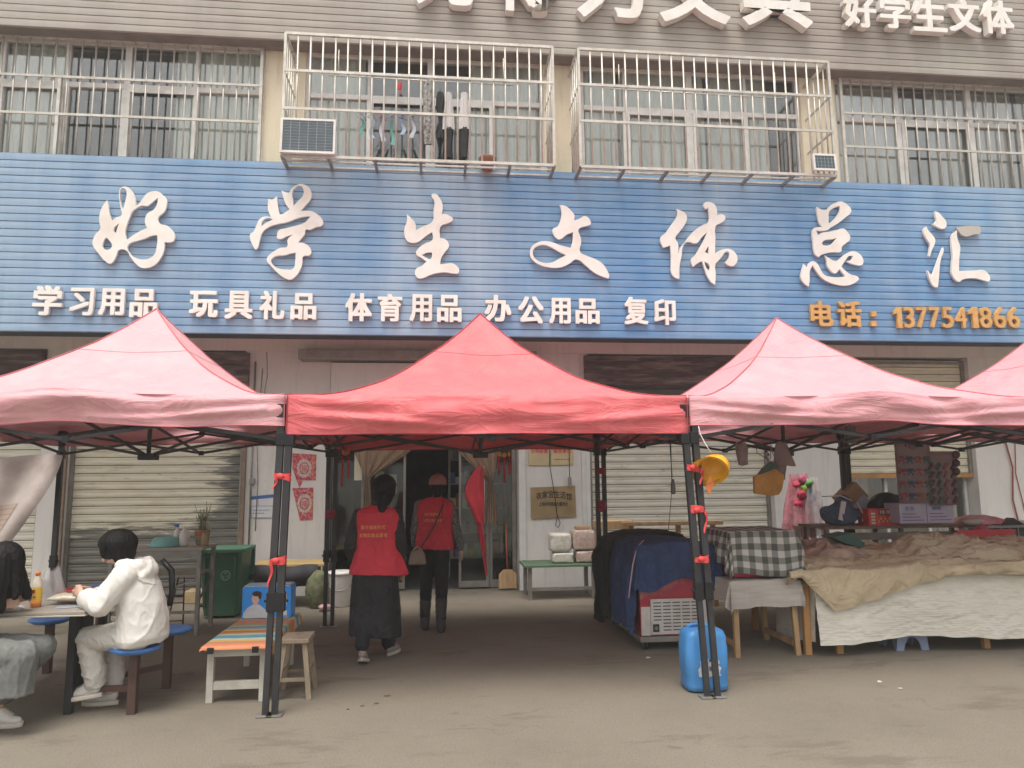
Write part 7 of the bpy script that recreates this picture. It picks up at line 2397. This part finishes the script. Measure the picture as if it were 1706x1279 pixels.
# skirt: flared, asymmetrical hem
b = MB()
b.ring_loft([ring(X-.015+.0*z, Y+.0, z, rx, ry, 44, tl, wo, 1.1) for z, rx, ry, wo, tl in
   ((.225, .228, .180, .045, -.02), (.25, .228, .180, .04, -.015), (.5, .218, .168, .03, 0), (.65, .208, .158, .02, 0), (.78, .195, .148, .01, 0), (.84, .17, .13, 0, 0))], True)
remesh(b, 'skirt', M['skirt_black'], w1, .010, 3, disp=.012, dscale=6, seed=8, ani=(1.3, 1.3, .3))
b = MB()
b.cap_cone((X-.085, Y-.02, .52), f1+Vector((0, .01, .17)), .085, .062, 14); b.cap_cone((X+.09, Y+.15, .50), f2+Vector((0, .0, .11)), .085, .066, 14)
remesh(b, 'trousers', mat('trouser_navy', (.024, .025, .030), .85, .3), w1, .010, 3, disp=.006, dscale=14, seed=3)
shoe(w1, f1+Vector((.0, -.06, .052)), (0.05, 1, 0), M['shoe_grey'], M['shoe_sole'], .245, pitch=.30)
shoe(w1, f2+Vector((.0, -.06, .002)), (.35, 1, 0), M['shoe_grey'], M['shoe_sole'], .245)
b = MB()
b.ell(hd+Vector((0, -.012, .012)), (.104, .110, .126), 20, 14)
b.ell(hd+Vector((-.005, -.055, -.04)), (.090, .065, .11), 16, 12)
b.cap_cone(hd+Vector((-.005, -.10, -.06)), hd+Vector((-.012, -.135, -.20)), .050, .040, 14); b.cap_cone(hd+Vector((-.012, -.135, -.20)), hd+Vector((-.02, -.135, -.29)), .040, .014, 12)
locks(b, hd+Vector((0, -.012, .012)), .124, .104, .110, .09, 26, -pi+.2, .0-.2, .014, 9, 1.2)
hr = remesh(b, 'hair', M['black_hair'], w1, .006, 2, disp=.005, dscale=26, seed=4, ani=(3, 3, .4))
def org(u, r_):
    a = r_.uniform(-1.2, 1.2)
    x = sin(a)*.088
    return [hd+Vector((x*.9, -.075-.02*cos(a), .085)), hd+Vector((x, -.108*cos(a*.8), .02)), hd+Vector((x*.7, -.125*cos(a*.7), -.06)), hd+Vector((x*.28-.01, -.155, -.13)), hd+Vector((x*.12-.015, -.160, -.22)), hd+Vector((-.02+x*.1, -.14, -.30))]
st_ = strands('hair_strands', M['black_hair'], w1, org, 60, .002, 3)
tag(st_, kind='stuff')
b = MB(); b.tube([hd+Vector((-.012+.047*cos(a), -.118+.0*a, -.10+.02*sin(a))) for a in [k*pi/6 for k in range(13)]], .006, 6); o = b.build('hair_tie', M['black_plastic'], w1)

# --- woman in the red vest and pink cap, further ahead
X, Y = -.02, -2.62
w2 = thing('person', 'woman walking away in a pink cap, red vest and black trousers, patterned sleeves', 'person', (X, Y, 0), 'people walking to the door in red volunteer vests')
hd = Vector((X+.035, Y+.06, 1.54))
b = MB()
b.cap_cone((X+.02, Y+.0, 1.34), hd-Vector((0, 0, .07)), .048, .045, 12)
b.ell(hd, (.076, .092, .110), 18, 14)
face_parts(b, hd, (0, 1, 0), (1, 0, 0), (0, 0, 1))
b.cap_cone((X, Y, .95), (X, Y, 1.26), .125, .14, 16, (.7, 1.1), ref=(0, 1, 0))
arms = []
for sg, el, wr in ((-1, (X-.205, Y-.02, 1.06), (X-.205, Y+.12, .88)), (1, (X+.235, Y-.04, 1.06), (X+.285, Y+.04, .84))):
    shd = (X+sg*.160, Y, 1.32)
    b.cap_cone(shd, el, .044, .033, 12); b.cap_cone(el, wr, .033, .023, 12)
    arms.append((shd, el, wr))
    hand(b, wr, (Vector(wr)-Vector(el)), (-sg, .2, 0), (0, -1, .2), .55)
f1 = Vector((X-.095, Y+.05, .0)); f2 = Vector((X+.075, Y-.10, 0))
b.cap_cone((X-.07, Y, .88), (X-.085, Y+.06, .50), .085, .055, 12); b.cap_cone((X-.085, Y+.06, .50), f1+Vector((0, 0, .09)), .052, .034, 12)
b.cap_cone((X+.07, Y, .88), (X+.080, Y+.0, .50), .085, .055, 12); b.cap_cone((X+.080, Y+.0, .50), f2+Vector((0, 0, .09)), .052, .034, 12)
remesh(b, 'body', M['skin'], w2, .0065, 3)
b = MB()
for (shd, el, wr) in arms:
    wr2 = Vector(el)+(Vector(wr)-Vector(el))*.88
    b.cap_cone(shd, el, .062, .055, 14); b.cap_cone(el, wr2, .054, .044, 14)
b.cap_cone((X-.13, Y, 1.31), (X+.13, Y, 1.31), .065, .065, 12)
M['print_sleeve'] = mat('print_sleeve', (.14, .15, .14), .85, .85, scale=55)
remesh(b, 'blouse', M['print_sleeve'], w2, .010, 5, disp=.008, dscale=14, seed=12)
b = MB()
R0 = [(.86, .205, .150, .02), (.90, .203, .148, .02), (1.0, .200, .140, .015), (1.12, .196, .134, .01), (1.25, .204, .126, .004), (1.325, .198, .110, 0), (1.372, .168, .085, 0), (1.40, .09, .065, 0), (1.41, .065, .055, 0)]
b.ring_loft([ring(X+.005, Y-.01, z, rx, ry, 40, -.03*(1.3-z), wo, 4.0) for z, rx, ry, wo in R0], True)
vest2 = remesh(b, 'vest', M['vest_red'], w2, .010, 3, disp=.009, dscale=7, seed=15, ani=(1, 1, .6))
b = MB()
for (txt, z0, x0, x1) in (('黄圩镇新时代', 1.215, X-.105, X+.075), ('文明实践志愿者', 1.150, X-.12, X+.085)):
    n = len(txt)
    for i, ch in enumerate(txt):
        xa = x0+(x1-x0)*i/n
        f = abs(xa+.014-X)/.215
        yy = Y-.01-(.172-(.172-.108)*(z0-.86)/.53)*(1-f**2.6)**.42-.010
        put_glyph(b, ch, (xa, yy, z0), (1, 0, 0), (0, 0, 1), (x1-x0)/n*.86, .034, .0015, 0, bold=.03)
o = b.build('lettering', M['print_orange'], None, fix=False); o.parent = vest2
for v in o.data.vertices: v.co -= root_loc(w2)
b = MB()
b.cap_cone((X-.07, Y, .90), (X-.085, Y+.06, .50), .100, .072, 14); b.cap_cone((X-.085, Y+.06, .50), f1+Vector((0, .0, .16)), .070, .056, 14)
b.cap_cone((X+.07, Y, .90), (X+.080, Y+.0, .50), .100, .072, 14); b.cap_cone((X+.080, Y+.0, .50), f2+Vector((0, .0, .16)), .070, .056, 14)
b.ell((X, Y, .90), (.165, .125, .09))
remesh(b, 'trousers', mat('trouser_black', (.018, .018, .018), .85, .3), w2, .010, 3, disp=.008, dscale=12, seed=6)
b = MB()
for f_ in (f1, f2):
    b.cap_cone(f_+Vector((0, 0, .05)), f_+Vector((0, .0, .30)), .050, .062, 12); b.cap_cone(f_+Vector((0, 0, .045)), f_+Vector((0.01, .15, .035)), .044, .036, 12)
remesh(b, 'boots', mat('boot_dark', (.05, .042, .042), .6, .2), w2, .008, 3)
b = MB()
b.ell(hd+Vector((0, -.014, .0)), (.088, .098, .112), 20, 14)
b.ell(hd+Vector((0, -.095, -.045)), (.050, .045, .055), 14, 10); b.cap_cone(hd+Vector((0, -.09, -.06)), hd+Vector((-.01, -.085, -.16)), .050, .028, 12)
b.ell(hd+Vector((0, -.03, -.03)), (.088, .085, .09), 18, 12)
locks(b, hd+Vector((0, -.014, .0)), .10, .092, .102, .08, 22, -pi+.1, -.1, .013, 11, 1.5)
remesh(b, 'hair', M['black_hair'], w2, .006, 2, disp=.006, dscale=26, seed=9, ani=(3, 3, .4))
M['cap_pink'] = mat('cap_pink', (.34, .17, .15), .85, .15)
b = MB()
def capf(u, v):
    th = u*2*pi; ph = v*pi/2*.98
    z = .108*sin(ph)
    cut = 0
    return hd+Vector((.101*cos(ph)*cos(th), -.010+.110*cos(ph)*sin(th)-.012*(1-sin(ph)), .018+z*.98))
b.grid(capf, 32, 12)
b.ring_loft([[hd+Vector((.098*k*cos(a*2*pi/32), -.008+.109*k*sin(a*2*pi/32), z)) for a in range(32)] for k, z in ((1.01, .004), (1.03, .010), (1.02, .022))], False)
cp = b.build('cap', M['cap_pink'], None, fix=False); cp.parent = w2
for v in cp.data.vertices: v.co -= root_loc(w2)
b = MB(); b.grid(lambda u, v: hd+Vector((.075*(u*2-1)*(1-v*.25), .085+.085*v*(1-(u*2-1)**2*.5), .012-.02*v)), 12, 6); b.ell(hd+Vector((0, -.008, .132)), (.008, .008, .006), 8, 5); br_ = b.build('cap_brim', M['cap_pink'], None, fix=False); br_.parent = cp
for v in br_.data.vertices: v.co -= root_loc(w2)
# shoulder bag
sbg = thing('shoulder_bag', 'small tan shoulder bag carried low on a long dark strap', 'bag', (X-.17, Y-.16, .78))
q = Vector((X-.175, Y-.19, .74))
b = MB(); b.ring_loft([rr(q.x-w_, q.x+w_, q.y-d_, q.y+d_, z, .015, 3) for w_, d_, z in ((.085, .035, .72), (.092, .04, .735), (.078, .035, .82), (.055, .022, .865), (.05, .018, .872))], True); b.build('bag_body', mat('bag_tan', (.28, .23, .18), .6, .15), sbg)
b = MB(); b.tube([(q.x-.045, q.y-.02, .865), (q.x, q.y-.03, .905), (q.x+.045, q.y-.02, .865)], .012, 8); b.build('gathered_top', mat('bag_tan_b', (.33, .24, .18), .6, .15), sbg)
b = MB(); b.tube([(q.x+.03, q.y-.02, .88), (X-.08, Y-.178, .98), (X+.0, Y-.165, 1.12), (X+.06, Y-.148, 1.25), (X+.09, Y-.115, 1.33), (X+.10, Y-.04, 1.385)], .009, 6); b.build('strap', mat('strap_dark', (.10, .05, .035), .6), sbg)

# --- girl in the white hoodie sitting at the table
M['hoodie'] = mat('hoodie', (.72, .69, .64), .95, .05, bmp=.3, bscale=160, wr=.15, wscale=4)
M['sweatpants'] = mat('sweatpants', (.66, .63, .58), .95, .06, bmp=.3, bscale=160, wr=.28, wscale=6)
M['shoe_white'] = mat('shoe_white', (.76, .73, .68), .55, .05)
M['sole_white'] = mat('sole_white', (.66, .60, .52), .6, .1)
SXX, SYY = -2.12, -5.05
gr = thing('person', 'girl in a white hoodie with short black hair sitting on a blue seat', 'person', (SXX, SYY, 0))
V = Vector
hip = V((SXX+.02, SYY, .545)); chest = V((SXX-.055, SYY+.0, .90)); neck = V((SXX-.105, SYY, 1.035)); hd = V((SXX-.165, SYY+.0, 1.125))
fwd = V((-.88, .10, -.48)).normalized(); upv = V((-.42, 0, .88)).normalized(); upv = (upv-fwd*upv.dot(fwd)).normalized(); rgt = fwd.cross(upv)
b = MB()
b.ell(hd, (.088, .076, .108), 18, 14, Matrix.Rotation(-.45, 3, 'Y'))
face_parts(b, hd, fwd, rgt, upv)
b.cap_cone(neck-V((-.03, 0, .05)), hd-upv*.05+fwd*-.02, .05, .046, 12)
b.cap_cone(hip, chest, .11, .12, 14, (1.1, .8), ref=(0, 1, 0))
kneeN = V((SXX-.34, SYY+.06, .51)); kneeF = V((SXX-.27, SYY+.25, .50))
ankN = V((SXX-.285, SYY+.07, .21)); ankF = V((SXX-.235, SYY+.24, .13))
for kn, an, sy_ in ((kneeN, ankN, -.08), (kneeF, ankF, .08)):
    b.cap_cone(hip+V((0, sy_, 0)), kn, .08, .055, 12); b.cap_cone(kn, an, .052, .034, 12)
shN, shF = V((SXX-.06, SYY-.165, .97)), V((SXX-.06, SYY+.165, .97))
elN, elF = V((SXX-.165, SYY-.21, .775)), V((SXX-.15, SYY+.20, .80))
wrN, wrF = V((SXX-.32, SYY-.12, .835)), V((SXX-.33, SYY+.07, .83))
for s_, e_, w_ in ((shN, elN, wrN), (shF, elF, wrF)):
    b.cap_cone(s_, e_, .042, .034, 12); b.cap_cone(e_, w_, .034, .023, 12)
hand(b, wrN, (wrN-elN)+V((0, .03, 0)), (0, .6, -.6), (0, -.3, -.8), .55, .92)
hand(b, wrF, (wrF-elF), (0, -.6, -.6), (0, .3, -.8), .55, .92)
remesh(b, 'body', M['skin'], gr, .006, 3)
# hoodie
b = MB()
def lring(c, ax, rx, ry, n=30):
    ax = V(ax).normalized()
    y = V((0, 1, 0)); x = y.cross(ax).normalized()
    return [V(c)+x*rx*cos(2*pi*i/n)+y*ry*sin(2*pi*i/n) for i in range(n)]
b.ring_loft([lring(c, ax, rx, ry) for c, ax, rx, ry in (
  ((SXX+.045, SYY, .475), (-.05, 0, 1), .155, .195), ((SXX+.045, SYY, .52), (-.05, 0, 1), .175, .215), ((SXX+.045, SYY, .62), (-.1, 0, 1), .165, .205),
  ((SXX+.03, SYY, .74), (-.2, 0, 1), .150, .198), ((SXX+.0, SYY, .86), (-.25, 0, 1), .140, .195), ((SXX-.035, SYY, .955), (-.35, 0, 1), .118, .175), ((SXX-.075, SYY, 1.02), (-.5, 0, 1), .085, .11))], True)
for s_, e_, w_ in ((shN, elN, wrN), (shF, elF, wrF)):
    b.cap_cone(s_+V((.02, 0, -.02)), e_, .088, .082, 16); b.cap_cone(e_, e_+(w_-e_)*.62, .082, .072, 16); b.cap_cone(e_+(w_-e_)*.6, e_+(w_-e_)*.93, .068, .036, 14)
# hood lying round the neck
b.cap_cone((SXX-.09, SYY-.085, 1.025), (SXX+.03, SYY-.075, 1.015), .045, .052, 14); b.cap_cone((SXX-.09, SYY+.085, 1.025), (SXX+.03, SYY+.075, 1.015), .045, .052, 14)
b.cap_cone((SXX+.02, SYY-.075, 1.02), (SXX+.075, SYY, .985), .052, .060, 14); b.cap_cone((SXX+.02, SYY+.075, 1.02), (SXX+.075, SYY, .985), .052, .060, 14)
b.ell((SXX+.060, SYY, .955), (.060, .125, .085), 18, 12, Matrix.Rotation(.35, 3, 'Y'))
hood = remesh(b, 'hoodie', M['hoodie'], gr, .0085, 5, disp=.012, dscale=3.6, seed=21, ani=(1.3, 1, .9), fac=.5)
# seam line of the hood
b = MB(); b.tube([(SXX-.05, SYY-.150, .985), (SXX+.02, SYY-.165, .955), (SXX+.085, SYY-.14, .915), (SXX+.128, SYY-.07, .885), (SXX+.14, SYY, .875)], .004, 6); o = b.build('hood_seam', mat('seam_grey', (.55, .52, .48), .9), gr)
b = MB()
for kn, an, sy_ in ((kneeN, ankN, -.09), (kneeF, ankF, .09)):
    b.cap_cone(hip+V((.02, sy_, -.0)), kn, .105, .082, 16); b.cap_cone(kn, an+V((0, 0, .05)), .082, .080, 16); b.cap_cone(an+V((0, 0, .08)), an+V((.0, 0, .0)), .080, .072, 14)
remesh(b, 'sweatpants', M['sweatpants'], gr, .0085, 5, disp=.013, dscale=5.5, seed=25, ani=(1, 1, 1.4))
shoe(gr, ankN+V((.06, -.01, -.105)), (-1, .12, 0), M['shoe_white'], M['sole_white'], .27, pitch=.12, w=.046)
shoe(gr, ankF+V((.06, -.02, -.128)), (-1, .1, 0), M['shoe_white'], M['sole_white'], .27, w=.046)
b = MB()
b.ell(hd+V((.012, 0, .026)), (.118, .100, .112), 22, 16, Matrix.Rotation(-.35, 3, 'Y'))
b.ell(hd+V((.050, 0, -.02)), (.082, .090, .085), 18, 12)
b.ell(hd+V((-.040, -.055, .01)), (.050, .036, .070), 16, 12); b.ell(hd+V((-.040, .055, .01)), (.050, .036, .070), 16, 12)
b.ell(hd+V((-.072, 0, .045)), (.042, .070, .055), 16, 12)
locks(b, hd+V((.016, 0, .022)), .112, .116, .100, .075, 30, -2.35, 2.35, .015, 3, .6)
locks(b, hd+V((.006, 0, .026)), .108, .112, .096, .02, 10, 2.4, 3.9, .015, 5, .2)
remesh(b, 'hair', M['black_hair'], gr, .0055, 2, disp=.005, dscale=24, seed=31, ani=(3, 3, .5))
# black backpack strap seen behind her shoulder: a bag hanging on her back
b = MB(); b.tube([(SXX+.09, SYY+.17, 1.03), (SXX+.165, SYY+.17, .95), (SXX+.175, SYY+.17, .80), (SXX+.16, SYY+.17, .70)], .022, 10); b.disturb(.008, 40)
tag(b.build('dark_braid_strap', M['black_plastic'], gr), None)

# --- girl with long black hair at the left edge
SXX, SYY = -3.04, -5.42
g2 = thing('person', 'girl with long black hair and wide grey trousers at the left edge', 'person', (SXX, SYY, 0))
hip = V((SXX-.02, SYY, .53)); chest = V((SXX+.08, SYY+.03, .86)); neck = V((SXX+.12, SYY+.04, .97)); hd = V((SXX+.19, SYY+.06, 1.07))
fwd = V((.72, .35, -.60)).normalized(); upv = V((.5, .2, .85)); upv = (upv-fwd*upv.dot(fwd)).normalized(); rgt = fwd.cross(upv)
b = MB()
b.ell(hd, (.088, .078, .108), 18, 14, Matrix.Rotation(.5, 3, 'Y'))
face_parts(b, hd, fwd, rgt, upv)
b.cap_cone(neck-V((.02, 0, .05)), hd-upv*.05-fwd*.02, .05, .046, 12)
b.cap_cone(hip, chest, .11, .12, 14, (1.1, .8), ref=(0, 1, 0))
kneeN = V((SXX+.38, SYY-.02, .50)); ankN = V((SXX+.15, SYY-.03, .14))
kneeF = V((SXX+.38, SYY+.20, .50)); ankF = V((SXX+.12, SYY+.22, .12))
for kn, an, sy_ in ((kneeN, ankN, -.08), (kneeF, ankF, .08)):
    b.cap_cone(hip+V((0, sy_, 0)), kn, .08, .055, 12); b.cap_cone(kn, an, .052, .034, 12)
shN, shF = V((SXX+.08, SYY-.14, .93)), V((SXX+.07, SYY+.18, .94))
elN, elF = V((SXX-.08, SYY-.12, .76)), V((SXX-.02, SYY+.22, .77))
wrN, wrF = V((SXX+.14, SYY+.06, .80)), V((SXX+.17, SYY+.22, .82))
for s_, e_, w_ in ((shN, elN, wrN), (shF, elF, wrF)):
    b.cap_cone(s_, e_, .042, .034, 12); b.cap_cone(e_, w_, .034, .023, 12)
hand(b, wrN, (wrN-elN), (0, .6, -.6), (0, -.3, -.8), .55, .92)
hand(b, wrF, (wrF-elF), (0, -.6, -.6), (0, .3, -.8), .55, .92)
remesh(b, 'body', M['skin'], g2, .006, 3)
M['jacket_pale'] = mat('jacket_pale', (.52, .54, .50), .85, .08)
b = MB()
b.ring_loft([lring(c, ax, rx, ry) for c, ax, rx, ry in (
  ((SXX-.04, SYY, .48), (.05, 0, 1), .15, .19), ((SXX-.03, SYY, .60), (.1, 0, 1), .145, .185), ((SXX+.02, SYY+.01, .75), (.2, 0, 1), .135, .18),
  ((SXX+.06, SYY+.02, .90), (.35, 0, 1), .115, .17), ((SXX+.10, SYY+.03, .965), (.5, 0, 1), .08, .11))], True)
for s_, e_, w_ in ((shN, elN, wrN), (shF, elF, wrF)):
    b.cap_cone(s_, e_, .070, .066, 16); b.cap_cone(e_, e_+(w_-e_)*.85, .066, .045, 16)
remesh(b, 'jacket', M['jacket_pale'], g2, .0085, 5, disp=.014, dscale=7, seed=41)
M['wool_grey'] = mat('wool_grey', (.17, .175, .165), .95, .14, scale=30, bmp=.4, bscale=150)
b = MB()
b.cap_cone(hip+V((0, -.08, 0)), kneeN, .105, .095, 16)
b.ring_loft([[V((c[0]+rx*cos(2*pi*i/28), c[1]+ry*sin(2*pi*i/28), c[2])) for i in range(28)] for c, rx, ry in (
   ((SXX+.35, SYY-.02, .56), .05, .08), ((SXX+.37, SYY-.02, .50), .105, .10), ((SXX+.35, SYY-.02, .42), .118, .105), ((SXX+.32, SYY-.02, .34), .138, .11), ((SXX+.305, SYY-.02, .275), .152, .115), ((SXX+.305, SYY-.02, .255), .154, .115))], True)
b.cap_cone(hip+V((0, .08, 0)), kneeF, .105, .085, 16); b.cap_cone(kneeF, ankF+V((.02, 0, .12)), .09, .11, 16)
remesh(b, 'wide_trousers', M['wool_grey'], g2, .0085, 4, disp=.014, dscale=6, seed=44, ani=(1.5, 1.5, .35))
shoe(g2, ankN+V((-.05, .05, -.13)), (.35, -1, 0), M['shoe_white'], M['sole_white'], .26, w=.05)
shoe(g2, ankF+V((-.06, .02, -.118)), (1, -.3, 0), M['shoe_white'], M['sole_white'], .26, w=.05)
b = MB()
b.ell(hd+V((-.015, 0, .02)), (.110, .100, .122), 22, 16, Matrix.Rotation(.4, 3, 'Y'))
b.cap_cone(hd+V((-.02, -.07, .02)), hd+V((.03, -.10, -.26)), .050, .040, 14); b.cap_cone(hd+V((-.06, -.05, .0)), hd+V((-.06, -.10, -.30)), .07, .05, 14)
b.cap_cone(hd+V((-.07, .0, .0)), hd+V((-.12, .0, -.30)), .09, .07, 14); b.cap_cone(hd+V((.01, .08, .02)), hd+V((.09, .11, -.22)), .045, .03, 14)
b.cap_cone(hd+V((.07, -.055, .04)), hd+V((.115, -.085, -.20)), .034, .020, 12)
locks(b, hd+V((-.015, 0, .02)), .118, .108, .100, .22, 30, -2.6, 2.6, .015, 13, .2)
remesh(b, 'hair', M['black_hair'], g2, .006, 2, disp=.006, dscale=20, seed=51, ani=(3, 3, .35))
def org3(u, r_):
    a = r_.uniform(-1, 1)
    d0 = hd+V((-.015, 0, .02))
    x = a*.10
    return [d0+V((x*.3, -.03, .115)), d0+V((x*.8+.01, -.085, .06)), d0+V((x, -.112, -.02)), d0+V((x+.01, -.125, -.12)), d0+V((x*.9+.0, -.135, -.24)), d0+V((x*.9, -.13, -.32))]
tag(strands('hair_strands', M['black_hair'], g2, org3, 60, .0018, 18), kind='stuff')
stq = thing('canteen_stool', 'seat under the girl with long hair, at the left edge of the photo', 'stool', (-3.12, -5.40, 0))
seat(-3.12, -5.40, M['seat_blue'], stq)

# ------------------------------------------------------------------ thin volume added to lift the blacks like lens veil, one closed box
hz = bpy.data.materials.new('haze')
hz.use_nodes = True
t = hz.node_tree
t.nodes.clear()
out = t.nodes.new('ShaderNodeOutputMaterial')
pv = t.nodes.new('ShaderNodeVolumePrincipled')
pv.inputs['Color'].default_value = (.92, .90, .87, 1)
pv.inputs['Density'].default_value = .005
pv.inputs['Anisotropy'].default_value = .2
t.links.new(pv.outputs[0], out.inputs['Volume'])
b = MB()
b.box((-210, -210, -1), (210, 210, 10.6))
o = b.build('haze', hz)
tag(o, 'thin pale haze volume added to lift the dark tones', kind='stuff')
